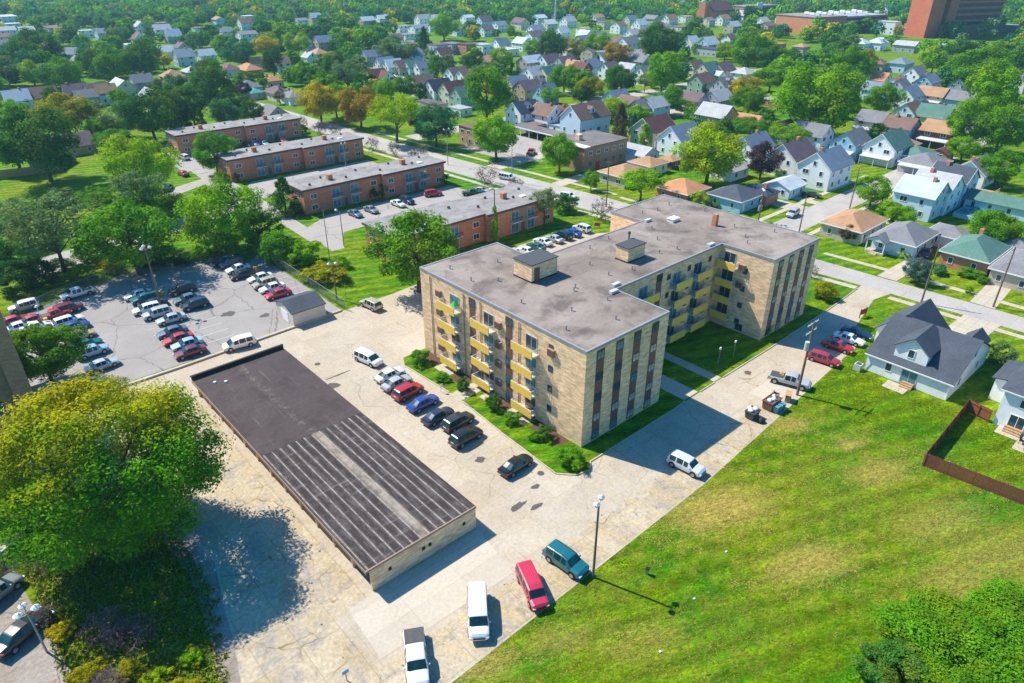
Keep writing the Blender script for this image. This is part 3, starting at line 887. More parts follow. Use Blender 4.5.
def house_at(x, y, axis, L, W, he, hr, roof, wall, kind, label, near=0, ext="", group=None, cat="house"):
    """one house, its ridge along the x or y axis"""
    h = empty("house", (x, y, 0), PI / 2 if axis == "y" else 0.0)
    tag(h, label, cat, group)
    rc, wc = C[roof], C[wall]
    l, w = L / 2, W / 2
    m = MB()
    if kind == "gable":
        m.extx([(-w, 0), (w, 0), (w, he), (0, hr), (-w, he)], -l, l)
    else:
        m.box(-l, -w, 0, l, w, he)
    m.build("wall", M["siding"] if wall not in ("brick",) else M["redbrick"], h, col=wc)
    o, o2, t = .45, .3, .16
    r = MB()
    if kind == "gable":
        s = (hr - he) / w
        ze = he - s * o + .02
        r.extx([(-w - o, ze), (0, hr + .02), (w + o, ze), (w + o, ze + t), (0, hr + .02 + t), (-w - o, ze + t)], -l - o2, l + o2)
    elif kind == "flat":
        r.box(-l - .2, -w - .2, he + .004, l + .2, w + .2, he + .2)
    else:
        k = max(l - w, .3) if L > W else .3
        a, b = l + o, w + o
        z0, z1 = he + .01, he + .12
        n = len(r.v)
        r.v += [(-a, -b, z0), (a, -b, z0), (a, b, z0), (-a, b, z0), (-a, -b, z1), (a, -b, z1), (a, b, z1), (-a, b, z1), (-k, 0, hr), (k, 0, hr)]
        for f in ((3, 2, 1, 0), (0, 1, 5, 4), (1, 2, 6, 5), (2, 3, 7, 6), (3, 0, 4, 7), (4, 5, 9, 8), (5, 6, 9), (6, 7, 8, 9), (7, 4, 8)):
            r.f.append(tuple(n + i for i in f)); r.m.append(0)
    ro = r.build("roof", M["shingle"], h, col=rc)
    if near:
        f = MB()
        if kind == "hip":
            for x0, y0, x1, y1 in ((-a, -b - .06, a, -b), (-a, b, a, b + .06), (-a - .06, -b - .06, -a, b + .06), (a, -b - .06, a + .06, b + .06)):
                f.box(x0, y0, z0 - .12, x1, y1, z1 + .01)
        elif kind == "gable":
            for sx in (-1, 1):
                xa, xb = sorted((sx * (l + o2 + .002), sx * (l + o2 + .05)))
                MB().extx([(-w - o, ze - .04), (0, hr - .03), (w + o, ze - .04), (w + o, ze + t), (0, hr + .02 + t), (-w - o, ze + t)], xa, xb).build("bargeboard", M["white"], ro)
        if f.v: f.build("fascia", M["white"], ro)
    if "c" in ext or (near == 0 and R.random() < .25 and kind != "flat"):
        cx = R.choice((-.25, .2)) * L
        MB().box(cx - .35, .15, he + (hr - he) * .5, cx + .35, .85, hr + .75).build("chimney", M["redbrick"], ro)
    # windows by storeys
    st = 2 if he > 4.4 else 1
    faces = ("-x", "-y", "+x", "+y") if near else (("-x", "-y") if axis == "x" else ("-x", "+y"))
    for fc in faces:
        ln = W if fc[1] == "x" else L
        n = max(1, int(ln / 3.4))
        for s in range(st):
            for i in range(n):
                if "p" in ext and s == 0 and fc == ("-x" if axis == "x" else "+y"): continue
                q = (i + .5) / n * ln - ln / 2 + R.uniform(-.25, .25)
                z = 1.55 + s * 2.65
                p = {"-x": (-l - .004, q), "+x": (l + .004, q), "-y": (q, -w - .004), "+y": (q, w + .004)}[fc]
                put_window("house" if R.random() < .7 else "wide", fc, p[0], p[1], z, h)
        if kind == "gable" and fc[1] == "x" and hr - he > 2.4:
            put_window("house", fc, (-l - .004) if fc == "-x" else (l + .004), 0, he + .95, h)
    if near:
        MB().box(-l + .9, -w - .05, .15, -l + 1.85, -w - .003, 2.2).build("door", M["white"], h)
    if "p" in ext:   # roofed porch across the front
        fx = axis == "x"
        pm, pl = MB(), MB()
        if fx:
            pm.solid([(-l - 2.2, -w + .3, 2.35), (-l - .01, -w + .3, 2.35), (-l - .01, w - .3, 2.35), (-l - 2.2, w - .3, 2.35)], [(-l - 2.2, -w + .3, 2.5), (-l - .01, -w + .3, 3.0), (-l - .01, w - .3, 3.0), (-l - 2.2, w - .3, 2.5)])
            for q in (-w + .5, 0, w - .5): pl.box(-l - 2.0, q - .07, 0, -l - 1.86, q + .07, 2.35)
        else:
            pm.solid([(-l + .3, w + .01, 2.35), (l - .3, w + .01, 2.35), (l - .3, w + 2.2, 2.35), (-l + .3, w + 2.2, 2.35)], [(-l + .3, w + .01, 3.0), (l - .3, w + .01, 3.0), (l - .3, w + 2.2, 2.5), (-l + .3, w + 2.2, 2.5)])
            for q in (-l + .5, 0, l - .5): pl.box(q - .07, w + 1.86, 0, q + .07, w + 2.0, 2.35)
        po = pm.build("porch_roof", M["lightgrey"], h)
        pl.build("post", M["white"], po)
    if "d" in ext:   # dormer on the slope one sees
        sy = -1 if axis == "x" else 1
        zb = he + (hr - he) * .30
        yb, yt = w * .72, .05
        d = MB()
        pts = [(-1.1, zb), (1.1, zb), (1.1, zb + 1.3), (0, zb + 2.0), (-1.1, zb + 1.3)]
        lo = [(x, sy * yb, z) for x, z in pts]; hi = [(x, sy * yt, z) for x, z in pts]
        d.solid(lo, hi)
        do = d.build("dormer", M["siding"], h, col=wc)
        dr = MB()
        for s in (-1, 1):
            q = [(s * 1.35, sy * (yb + .2), zb + 1.12), (0, sy * (yb + .2), zb + 2.02), (0, sy * yt, zb + 2.02), (s * 1.35, sy * yt, zb + 1.12)]
            dr.solid(q, [(a, b, c + .14) for a, b, c in q])
        dr.build("dormer_roof", M["shingle"], do, col=rc)
        put_window("house", "-y" if sy < 0 else "+y", 0, sy * (yb + .004), zb + .75, h)
    return h


HLAB = {}
HB = []   # pixel spots of the houses, so that scattered trees do not hide them
def H(px, py, axis, L, W, he, hr, roof, wall, kind, label, near=0, ext="", dist=None):
    L, W, he, hr = L * .96, W * .95, he, hr
    x, y = at(px, py, hr)
    HB.append((px, py + 2, x, y)); HLAB[(x, y)] = label
    return house_at(x, y, axis, L, W, he, hr, roof, wall, kind, label, near, ext)


g_, h_ = "gable", "hip"
# --- near the side street
H(738, 185, "x", 10.8, 9.6, 2.9, 5.0, "rdark", "blue", h_, "light blue hip roofed bungalow with dark grey shingles on the side street corner", 1)
H(760, 184, "y", 8, 6, 2.7, 4.4, "rnavy", "brick", h_, "low building with navy hip roof tucked behind the light blue bungalow")
H(786, 178, "x", 8.4, 7.6, 2.6, 4.1, "rpale", "paleblue", g_, "pale blue garage with a pale gable roof beside the big white gabled house", 1)
H(829, 149, "x", 13, 9.5, 5.6, 9.3, "rblue", "white", g_, "big white house with blue grey roof, its gable to the side street garage", 1, "c")
H(795, 141, "x", 13, 9.0, 5.2, 8.8, "rpurple", "white", g_, "white gabled house with dark brown roof squeezed behind the blue grey roofed one", 1, "c")
H(754, 134, "x", 12, 8.4, 5.0, 8.4, "rblue", "white", g_, "white gabled house with slate blue roof directly behind the purple leaved tree", 1, "c")
H(731, 161, "x", 9, 7, 2.7, 4.4, "rlight", "white", g_, "white garage with light grey roof between the bright maple and the purple tree", 1)
H(718, 104, "y", 12, 9.5, 5.0, 8.4, "rlight", "tan", g_, "tan gabled house with light grey roof half behind a small conifer")
H(748, 114, "y", 11, 8, 2.9, 5.2, "rorange", "white", g_, "white house with orange shingle roof behind the flat green tree")
H(783, 121, "x", 10, 7.6, 3.2, 6.2, "rdark", "green", g_, "green trimmed gabled house with charcoal roof low among the green trees")
H(814, 123, "y", 11, 8.5, 5.0, 8.0, "rgrey", "white", g_, "white house with mid grey roof below the huge round maple")
H(854, 130, "x", 11, 8.4, 4.6, 8.0, "rgrey", "blue", g_, "blue gabled house with white awnings and grey roof", 0, "p")
H(876, 111, "y", 9.2, 9.6, 4.8, 7.6, "rgrey", "cream", g_, "cream house with dark grey roof, its lit gable beside the red tipped tree", 0, "p")
H(904, 117, "y", 9.2, 9.6, 4.8, 7.6, "rbrown", "blue", g_, "light blue house with brown roof and pale porch, two along from the cream one", 0, "p")
H(944, 121, "y", 10.0, 10.2, 4.9, 7.6, "rtan", "brown", g_, "dark brown house with tan roof and white porch roof", 0, "p")
H(938, 105, "y", 11, 8.4, 4.6, 8.2, "rgreen", "yellow", g_, "pale yellow gabled house with green roof")
H(949, 106, "y", 8, 7.2, 4.4, 7.6, "rgrey", "grey", g_, "grey gabled house against the yellow one")
H(970, 110, "y", 10, 8, 4.2, 7.2, "rblue", "white", g_, "white gabled house with blue grey roof at the edge of the dark trees")
H(892, 131, "x", 13, 9.6, 5.0, 8.9, "rgreen", "white", g_, "white two and a half storey house with green roof and wide porch", 1, "p")
H(918, 146, "x", 10, 8.6, 2.9, 5.0, "rgreen", "paleblue", h_, "low pale blue house with a green hip roof behind the grey hip roof", 1)
H(928, 153, "x", 12, 10, 2.9, 5.2, "rgrey", "grey", h_, "grey hip roofed bungalow with a white porch awning", 1, "p")
H(911, 139, "x", 5, 5, 2.3, 3.7, "rtan", "brick", h_, "tiny brick outbuilding with tan hip roof between two porches")
H(944, 148, "x", 6, 5, 2.3, 3.5, "rmaroon", "brick", g_, "small low shed with dull red roof under the tan roofed house")
H(979, 158, "x", 11.5, 8.6, 3.6, 6.6, "rgrey", "white", g_, "white gabled bungalow with grey roof and brown chimney below the dark tree mass", 1, "c")
H(926, 178, "y", 9.2, 9.8, 5.6, 8.6, "rpale", "paleblue", g_, "pale blue two storey house with almost white roof, front one of three in a row", 1, "c")
H(941, 172, "y", 9.2, 9.4, 5.8, 8.8, "rlight", "white", g_, "white two storey house with light grey roof, middle one of three in a row", 1, "c")
H(957, 165, "y", 9.2, 9.4, 5.8, 8.8, "rdark", "paleblue", g_, "two storey house with charcoal roof, rear one of three in a row", 1, "c")
H(1008, 196, "y", 16, 6.4, 2.7, 4.2, "rgreen", "paleblue", g_, "long pale garage with grey green roof at the right edge")
# --- along the street in the lower right
x, y = 100.6, 12.6; HB.append((848, 216, x, y))
house_at(x, y, "x", 12.6, 8.6, 3.0, 5.1, "rtan", "beige", h_, "beige bungalow with orange tan hip roof on the street corner", 1)
x, y = 100.2, 1.6
house_at(x, y, "x", 11.6, 8.2, 3.0, 5.5, "rgrey", "paleblue", h_, "pale blue bungalow with grey hip roof and a small porch gable", 1)
pg = empty("porch", (94.0, 4.1, 0)); tag(pg, "small gabled front porch of the grey hip roofed bungalow with white posts", "porch")
MB().box(-1.9, -1.9, 0, .35, 1.9, .45).build("floor_slab", M["walk"], pg)
pr = MB()
for s in (-1, 1):
    q = [(-2.2, s * 2.2, 2.75), (1.4, s * 2.2, 2.75), (1.4, 0, 4.0), (-2.2, 0, 4.0)]
    pr.solid(q, [(a, b, c + .14) for a, b, c in q])
pr.build("porch_roof", M["shingle"], pg, col=C["rgrey"])
MB().poly([(-2.0, -1.9, 2.75), (-2.0, 1.9, 2.75), (-2.0, 0, 3.85)]).build("gable", M["siding"], pg, col=C["paleblue"])
for s in (-1.75, 1.75): MB().box(-1.85, s - .09, .45, -1.65, s + .09, 2.75).build("post", M["white"], pg)
for i_ in range(2): MB().box(-2.25 - i_ * .3, -.7, 0, -1.9 - i_ * .3, .7, .32 - i_ * .16).build("step", M["walk"], pg)
x, y = 102.0, -11.1
house_at(x, y, "x", 12.0, 8.2, 3.0, 5.7, "rgreen", "brick", h_, "brick bungalow with green hip roof and dormer vent", 1, "c")
x, y = at(955, 226, 4.0)
house_at(x, y, "x", 7.5, 7.5, 2.6, 4.0, "rgrey", "white", h_, "white detached garage with grey hip roof between the two hip roofed bungalows", 1, "", None, "garage")
x, y = at(1020, 238, 4.0)
house_at(x, y, "x", 8, 7.0, 2.6, 4.0, "rgrey", "brick", h_, "brick garage with grey hip roof cut by the right edge", 1, "", None, "garage")
x, y = at(1042, 255, 5.4)
house_at(x, y, "y", 11, 14, 3.0, 5.4, "rgrey", "beige", h_, "beige bungalow with grey hip roof mostly outside the right edge", 1)
# --- behind the diagonal street
H(586, 103, "x", 15, 9.5, 8.0, 11.8, "rbrown", "paleblue", g_, "tall three storey pale blue house with brown roof and a dormer above the carport", 1, "d")
H(547, 104, "y", 10, 9, 5.2, 8.2, "rbrown", "white", g_, "white house with brown roof and a tall brick chimney on the roof slope", 1, "c")
H(568, 107, "y", 9, 8, 4.8, 7.4, "rmaroon", "beige", g_, "beige house with reddish roof and chimney pressed against the tall pale blue one", 1, "c")
H(524, 101, "x", 11, 8.5, 5.4, 8.6, "rnavy", "white", g_, "white gabled house with dark dormered roof behind the big green street tree", 1, "d")
H(534, 121, "x", 8, 7, 2.5, 3.4, "rbrown", "grey", "flat", "low flat roofed grey shed yard behind the carport")
H(560, 122, "y", 7, 6, 2.6, 3.4, "rlight", "white", "flat", "white flat roofed garage behind the carport end")
H(655, 116, "x", 12.5, 9.4, 5.2, 8.8, "rmaroon", "beige", g_, "beige gabled house with maroon roof behind the slim columnar tree", 1)
H(682, 124, "x", 12, 9, 5.2, 8.8, "rblue", "white", g_, "white gabled house with blue awning and slate roof left of the bright maple", 1)
H(639, 145, "y", 10, 8, 2.7, 4.6, "rlight", "paleblue", g_, "pale blue garage with light grey roof under the maroon roofed house", 1)
H(649, 156, "y", 8, 8, 2.7, 4.4, "rtan", "white", h_, "small white garage with tan hip roof beside a white parked van", 1)
H(626, 164, "x", 11.5, 9.5, 2.9, 4.8, "rtan", "beige", h_, "tan hip roofed bungalow facing the street behind the brown utility pole", 1)
H(684, 178, "y", 9.6, 9.6, 2.9, 5.2, "rorange", "brick", h_, "brick bungalow with orange tan hip roof next to the bright maple", 1)
H(671, 155, "x", 5, 5, 2.3, 3.4, "rtan", "brown", h_, "little brown garden shed with tan roof beside the bright maple")
H(478, 122, "y", 11, 8, 5.6, 7.0, "rbrown", "tan", "flat", "tan two storey flat roofed building half hidden by the street tree", 1)
# --- middle distance, centre
for a in (
 (438, 79, "x", 11, 8.4, 5, 8.6, "rnavy", "white", g_, "white gabled house with navy blue roof, first in the row above the street trees"),
 (453, 81, "x", 11, 8.4, 5, 8.6, "rmaroon", "cream", g_, "cream gabled house with maroon roof, second in the row above the street trees"),
 (464, 86, "x", 10, 8.2, 5, 8.4, "rgreen", "green", g_, "pale green gabled house with grey green roof, third in the row above the street trees"),
 (420, 75, "x", 11, 8.4, 5, 8.2, "rbrown", "white", g_, "white gabled house with brown roof just behind the navy roofed one"),
 (375, 69, "x", 10, 8, 4.8, 8.0, "rmaroon", "white", g_, "white gabled house with dark maroon roof beside a dark conifer"),
 (381, 70, "y", 12, 8, 4.6, 7.4, "rmaroon", "white", g_, "long maroon roofed house joined behind the white maroon gable"),
 (384, 57, "x", 10, 8, 4.8, 8.0, "rblue", "white", g_, "white gabled house with blue grey roof at the start of the farther row"),
 (392, 59, "x", 10, 8, 4.8, 8.0, "rpale", "white", g_, "white gabled house with pale roof, second in the farther row"),
 (402, 60, "x", 9, 7.6, 4.6, 7.6, "rbrown", "beige", g_, "beige gabled house with brown roof, third in the farther row"),
 (412, 60, "x", 9, 7.6, 4.6, 7.6, "rgreen", "paleblue", g_, "pale blue house with grey green roof, fourth in the farther row"),
 (422, 61, "x", 9, 7.6, 4.6, 7.6, "rblue", "white", g_, "white house with slate roof, fifth in the farther row beside the round dark tree"),
 (390, 76, "y", 10, 8, 2.7, 4.6, "rorange", "beige", g_, "low house with orange roof below the dark round tree"),
 (399, 76, "y", 10, 8, 2.7, 4.6, "rpale", "white", g_, "low house with whitish green roof beside the orange low roof"),
 (370, 50, "x", 10, 8, 5, 8, "rblue", "lilac", g_, "lilac grey house at the left end of the farther row, under a pole"),
 (456, 67, "x", 10, 8, 4.8, 7.8, "rpurple", "white", g_, "white gabled house with purple brown roof beside the two leafy crowns"),
 (467, 69, "x", 10, 8, 4.8, 7.6, "rbrown", "white", g_, "white gabled house with tan brown roof next to the purple brown roof"),
 (443, 48, "x", 10, 7.6, 4.6, 7.4, "rmaroon", "white", g_, "white house with maroon roof below the lilac row houses"),
 (488, 55, "y", 13, 8, 3.6, 6.4, "rbrown", "beige", g_, "brown roofed house left of the yellow green tree"),
 (437, 42, "y", 11, 9, 6.0, 7.2, "rpurple", "lilac", "flat", "lilac row house with flat roof, left of a row by the bright big tree"),
 (452, 41, "y", 11, 9, 6.0, 7.2, "rgrey", "lilac", "flat", "lilac row house with grey flat roof, second of the row"),
 (467, 42, "y", 10, 9, 6.2, 7.2, "rmaroon", "brick", "flat", "brown brick row house, third of the row"),
 (482, 42, "y", 12, 9, 6.0, 7.2, "rlight", "white", "flat", "white row house with brick base at the right end of the row"),
 (501, 38, "x", 10, 8, 5.2, 8.6, "rblue", "white", g_, "white gabled house standing alone above the bright flat roof"),
 (503, 47, "y", 20, 10, 4.0, 4.6, "rpale", "white", "flat", "long building with a bright pale flat roof left of the yellow green tree"),
 (432, 101, "y", 14, 6, 2.8, 3.3, "rpurple", "beige", "flat", "low shop with a purple grey flat roof behind the teal green street tree"),
 (460, 106, "y", 8, 6, 2.8, 3.3, "rlight", "white", "flat", "low white shed beside the purple grey flat roof"),
 (516, 76, "x", 11, 8.4, 5, 8.4, "rblue", "cream", g_, "cream gabled house with slate blue roof in the middle of the picture's upper part"),
 (528, 80, "x", 11, 8.4, 5, 8.2, "rpurple", "tan", g_, "tan gabled house with purple brown roof right of the cream slate one"),
 (546, 84, "x", 9, 7, 4.6, 7.8, "rblue", "blue", g_, "bright blue gabled house at the edge of the dark tree clump"),
 (535, 66, "x", 11, 9, 5.2, 8.6, "rlight", "white", g_, "large white house with light grey roof in the second row"),
 (549, 66, "x", 10, 8, 5, 8.4, "rgreen", "cream", g_, "cream gabled house with dark green roof beside the large white one"),
 (534, 53, "x", 10, 8, 4.8, 8.2, "rnavy", "paleblue", g_, "pale blue gabled house with navy roof at the left end of the third row"),
 (549, 54, "x", 11, 8.4, 5, 8.4, "rpurple", "white", g_, "white house with plum brown roof, second in the third row"),
 (565, 56, "x", 11, 8.4, 5, 8.2, "rpurple", "lilac", g_, "lilac house with plum brown roof, third in the third row"),
 (574, 60, "y", 9, 8, 4.4, 7.0, "rtan", "beige", g_, "beige house with tan roof, fourth in the third row"),
 (582, 62, "y", 9, 7, 4.4, 7.2, "rmaroon", "brown", g_, "dark brown narrow house, fifth in the third row"),
 (592, 59, "x", 9, 8, 4.8, 8.0, "rblue", "blue", g_, "sky blue gabled house beside the small conifer"),
 (610, 62, "x", 9, 8, 4.8, 7.8, "rpurple", "white", g_, "white gabled house with plum roof right of the small conifer"),
 (628, 63, "y", 10, 8, 4.4, 7.2, "rlight", "white", g_, "white house with light roof beside the leafless looking grey tree"),
 (646, 66, "x", 10, 8, 4.8, 8.0, "rgrey", "white", g_, "white gabled house with grey roof between the grey tree and a big dark tree"),
 (617, 90, "x", 10, 8, 4.8, 8.0, "rblue", "blue", g_, "deep blue gabled house with slate roof behind the tall pale blue house"),
 (631, 96, "y", 9.5, 8, 4.4, 7.2, "rbrown", "beige", g_, "beige house with brown roof right of the deep blue one"),
 (642, 99, "x", 8, 7.4, 4.6, 7.4, "rgrey", "cream", g_, "cream green gable right of the small brown roof"),
 (655, 97, "x", 10, 8, 4.8, 7.6, "rlight", "paleblue", g_, "white and blue house with pale roof left of the round green tree"),
 (621, 36, "y", 15, 12, 4.0, 7.6, "rpurple", "lilac", h_, "large building with a purple hip roof in the far middle"),
 (642, 38, "y", 11, 11, 5.6, 6.2, "rlight", "brick", "flat", "orange brick building with a white flat roof beside the tall dark tree"),
 (642, 50, "y", 12, 8, 3.6, 6.0, "rgrey", "grey", g_, "grey roofed low house under the orange brick building"),
 (633, 29, "x", 11, 9, 4.8, 8.0, "rlight", "white", g_, "far white house with pale roof above the purple hip roof"),
 (644, 30, "y", 10, 8, 4.8, 7.4, "rmaroon", "white", g_, "far white house with maroon roof above the orange brick building"),
 (695, 60, "x", 10, 8, 4.8, 8.0, "rbrown", "cream", g_, "cream gabled house with brown roof at the left of the hillside row"),
 (709, 62, "x", 12, 9, 5, 8.6, "rgreen", "cream", g_, "cream gabled house with bright green roof"),
 (724, 62, "x", 11, 8, 4.8, 8.0, "rpurple", "beige", g_, "house with dark plum roof right of the green roofed one"),
 (703, 73, "x", 11, 8.4, 5, 8.4, "rbrown", "green", g_, "pale green gabled house with brown roof below the green roofed one"),
 (718, 71, "y", 6, 6, 3.4, 5, "rpale", "white", g_, "small white house with pale roof wedged below the dark plum roof"),
 (725, 77, "x", 10, 8, 4.6, 7.8, "rgrey", "lilac", g_, "lilac house with grey dormered roof left of the yellow olive tree", 0, "d"),
 (745, 67, "x", 10, 9, 4.6, 7.2, "rlight", "white", h_, "white hip roofed house with light roof behind the yellow olive tree"),
 (719, 90, "x", 11, 8.4, 5, 8.0, "rlight", "grey", g_, "grey gabled house with light roof left of the yellow olive tree"),
 (694, 92, "y", 10, 7, 4.8, 7.4, "rpurple", "lilac", g_, "lilac grey house left of the small conifer in the middle distance"),
 (709, 37, "x", 13, 10, 5.2, 9.0, "rpale", "paleblue", g_, "large pale blue gabled house with whitish roof in the upper middle"),
 (692, 36, "x", 10, 8, 4.4, 7.6, "rpale", "white", g_, "white house with pale roof left of the large pale blue gable"),
 (709, 47, "y", 18, 10, 4.2, 4.8, "rdark", "lilac", "flat", "long dark flat roofed building below the large pale blue gable"),
 (730, 34, "x", 8, 7, 7.0, 9.6, "rpurple", "white", g_, "tall narrow white house with brown roof left of the leafy ridge"),
 (779, 40, "y", 8, 7, 4, 6, "rorange", "brick", "flat", "small orange brick building among the far green crowns"),
 (802, 43, "x", 9, 8, 4, 6, "rtan", "beige", h_, "beige hip roofed house among the far trees left of the parking garage"),
 (778, 98, "y", 16, 7, 2.6, 3.2, "rlight", "brick", "flat", "low building with white roof behind the huge round maple"),
 (862, 38, "x", 11, 10, 4.2, 7.2, "rpale", "white", h_, "white hip roofed house below the parking garage"),
 (879, 37, "x", 12, 10, 4.4, 7.6, "rpale", "white", h_, "white hip roofed house with two dormers below the parking garage", 0, "d"),
 (908, 41, "y", 14, 10, 4.2, 6.4, "rlight", "grey", g_, "grey roofed long house at the foot of the brick tower"),
 (902, 57, "x", 12, 10, 4.4, 7.2, "rblue", "paleblue", h_, "blue grey house with hip roof among the dark crowns"),
 (880, 58, "x", 8, 8, 4.0, 6.6, "rbrown", "beige", h_, "small brown roofed house left of the blue grey hip roof"),
 (917, 66, "x", 11, 8.6, 5, 8.4, "rgrey", "white", g_, "white gabled house with grey roof left of the olive bush"),
 (930, 74, "x", 11, 8, 4.6, 7.6, "rblue", "blue", g_, "blue house with blue roof left of the olive bush"),
 (879, 72, "y", 10, 8.6, 4.4, 7.4, "rorange", "white", g_, "white house with orange roof right of the tall maple"),
 (898, 77, "x", 11, 9, 4.8, 8.0, "rtan", "white", g_, "white house with pinkish tan roof in the crowded rows"),
 (902, 79, "x", 8, 7, 4.8, 7.8, "rgrey", "lilac", g_, "lilac gable in front of the pinkish tan roof"),
 (877, 82, "y", 9, 8, 4.6, 7.4, "rblue", "paleblue", g_, "pale blue house under the white house with orange roof"),
 (911, 86, "x", 11, 8.6, 5, 8.4, "rblue", "white", g_, "white gabled house with bright blue roof in the crowded rows"),
 (912, 102, "x", 10, 8, 4.8, 8.0, "rbrown", "paleblue", g_, "pale gabled house with brown roof right of the red tipped tree"),
 (935, 87, "y", 11, 9, 4.6, 7.4, "rtan", "cream", g_, "cream house with tan roof and pale porch in the crowded rows", 0, "p"),
 (961, 91, "y", 12, 8.6, 4.2, 7.0, "rgrey", "blue", g_, "blue house with long dark roof near the right hand trees"),
 (964, 77, "x", 10, 8, 4.6, 7.6, "rdark", "grey", g_, "grey house with dark roof left of the right hand trees"),
 (1021, 74, "x", 9, 8, 4.6, 7.6, "rlight", "white", g_, "white house with light roof at the right edge in the trees"),
 (955, 44, "y", 22, 13, 4.6, 5.2, "rlight", "grey", "flat", "long commercial building with striped grey and white roof in front of the tower"),
 (957, 52, "y", 20, 8, 3.8, 4.4, "rdark", "grey", "flat", "dark low commercial building just below the striped roof"),
 (890, 20, "y", 14, 10, 9, 10, "rpale", "white", "flat", "white commercial building with arched front beside the parking garage"),
 (905, 27, "y", 22, 10, 5, 5.6, "rlight", "beige", "flat", "low beige commercial building between the garage and the tower"),
 (1006, 24, "y", 24, 12, 5.5, 6, "rpale", "brick", "flat", "low brick commercial building right of the tower"),
 # left side
 (66, 134, "x", 13, 9, 2.9, 6.0, "rpurple", "tan", g_, "tan house with purple grey roof facing the lawn at the left"),
 (38, 157, "y", 6, 5, 2.4, 3.6, "rteal", "grey", g_, "small dark shed behind the tan board fence"),
 (38, 87, "x", 12, 9, 4.6, 8.0, "rbrown", "beige", g_, "beige house with grey brown roof behind the olive tree at the left"),
 (14, 90, "x", 9, 8, 4.6, 8.0, "rpale", "paleblue", g_, "pale blue gabled house at the far left below a pole"),
 (73, 84, "x", 9, 8, 4.8, 8.0, "rpurple", "beige", g_, "beige gabled house with plum roof right of the leaning pole"),
 (83, 90, "x", 8, 7, 4.2, 6.6, "rgrey", "grey", g_, "grey gable in front of the plum roofed house"),
 (95, 83, "x", 9, 8, 4.8, 8.0, "rbrown", "blue", g_, "blue gabled house with brown roof left of the pale roofed house"),
 (104, 84, "x", 8, 7, 4.6, 7.6, "rtan", "paleblue", g_, "pale blue gabled house with tan roof next to the blue one"),
 (120, 79, "y", 13, 9, 4.4, 7.2, "rpale", "cream", g_, "cream house with pale grey green roof in the left middle distance"),
 (140, 74, "x", 9, 8, 4.6, 7.6, "rgrey", "grey", g_, "grey house with grey gable behind the pale roofed cream one"),
 (150, 89, "y", 13, 8, 4.4, 7.0, "rlight", "lilac", g_, "lilac house with light roof left of the tan square house"),
 (171, 69, "y", 10, 9, 6.0, 9.0, "rtan", "tan", h_, "tan square two storey house with orange tan hip roof"),
 (191, 66, "y", 9, 8, 4.0, 6.4, "rlight", "grey", h_, "light roofed low house right of the tan square house"),
 (182, 49, "x", 10, 8, 5, 8.6, "rlight", "paleblue", g_, "pale blue gabled house with white roof beyond the tan square house"),
 (181, 42, "y", 9, 8, 4.4, 7.2, "rpurple", "beige", g_, "plum roofed house behind the pale blue gable"),
 (205, 49, "x", 9, 8, 4.6, 7.6, "rpale", "paleblue", g_, "pale blue gable with pale roof left of the big teal crown"),
 (228, 63, "y", 12, 9, 3.4, 6.2, "rpurple", "white", h_, "white house with plum hip roof under the yellow tree"),
 (248, 63, "y", 14, 9, 3.4, 6.2, "rorange", "brick", h_, "house with long orange roof right of the plum hip roof"),
 (256, 57, "x", 8, 7, 4.2, 6.8, "rorange", "peach", g_, "peach house just behind the long orange roof"),
 (280, 56, "x", 8, 7, 5.0, 8.2, "rtan", "white", g_, "narrow white house right of the dark conifer"),
 (318, 48, "y", 11, 9, 4.4, 7.2, "rtan", "peach", h_, "peach house with tan hip roof among the trees"),
 (309, 52, "y", 8, 7, 4.0, 6.4, "rlight", "white", g_, "white low house left of the peach one"),
 (271, 75, "x", 8, 8, 3.2, 5.4, "rorange", "cream", h_, "cream house with orange roof beside the small leafy tree"),
 (247, 80, "x", 10, 9, 3.2, 6.0, "rgrey", "grey", h_, "grey bungalow with grey hip roof behind the purple tree"),
 (254, 88, "y", 8, 6, 2.7, 4.2, "rteal", "beige", h_, "small bungalow with teal green roof right of the purple tree"),
 (277, 86, "y", 12, 8, 3.0, 5.4, "rpurple", "cream", h_, "cream bungalow with plum grey roof facing the street bend"),
 (292, 90, "y", 10, 8, 3.0, 5.2, "rgrey", "white", h_, "white bungalow with grey roof facing the street bend"),
 (228, 96, "y", 14, 9, 3.2, 6.0, "rtan", "peach", g_, "peach and white ranch house behind the first brick block"),
 (272, 105, "y", 9, 8, 3.2, 6.0, "rgrey", "grey", g_, "grey blank gabled garage beside the street bend"),
 (53, 26, "y", 26, 12, 5, 5.6, "rpurple", "lilac", "flat", "long lilac commercial building in the far left"),
 (6, 15, "y", 30, 14, 5, 5.6, "rpale", "white", "flat", "bright white industrial roof at the far left edge"),
 (50, 40, "y", 12, 9, 4.4, 7.2, "rbrown", "beige", g_, "brown roofed house below the long lilac building"),
 (68, 48, "x", 9, 8, 4.6, 7.6, "rlight", "lilac", g_, "lilac gable right of the brown roofed house in the far left"),
 (77, 56, "y", 10, 8, 4.2, 6.6, "rgrey", "paleblue", g_, "pale house with grey roof, nearest below the lilac gable"),
 (164, 46, "x", 9, 8, 4.4, 7.2, "rpale", "white", g_, "white gabled house left of the plum roofed house"),
): H(*a)

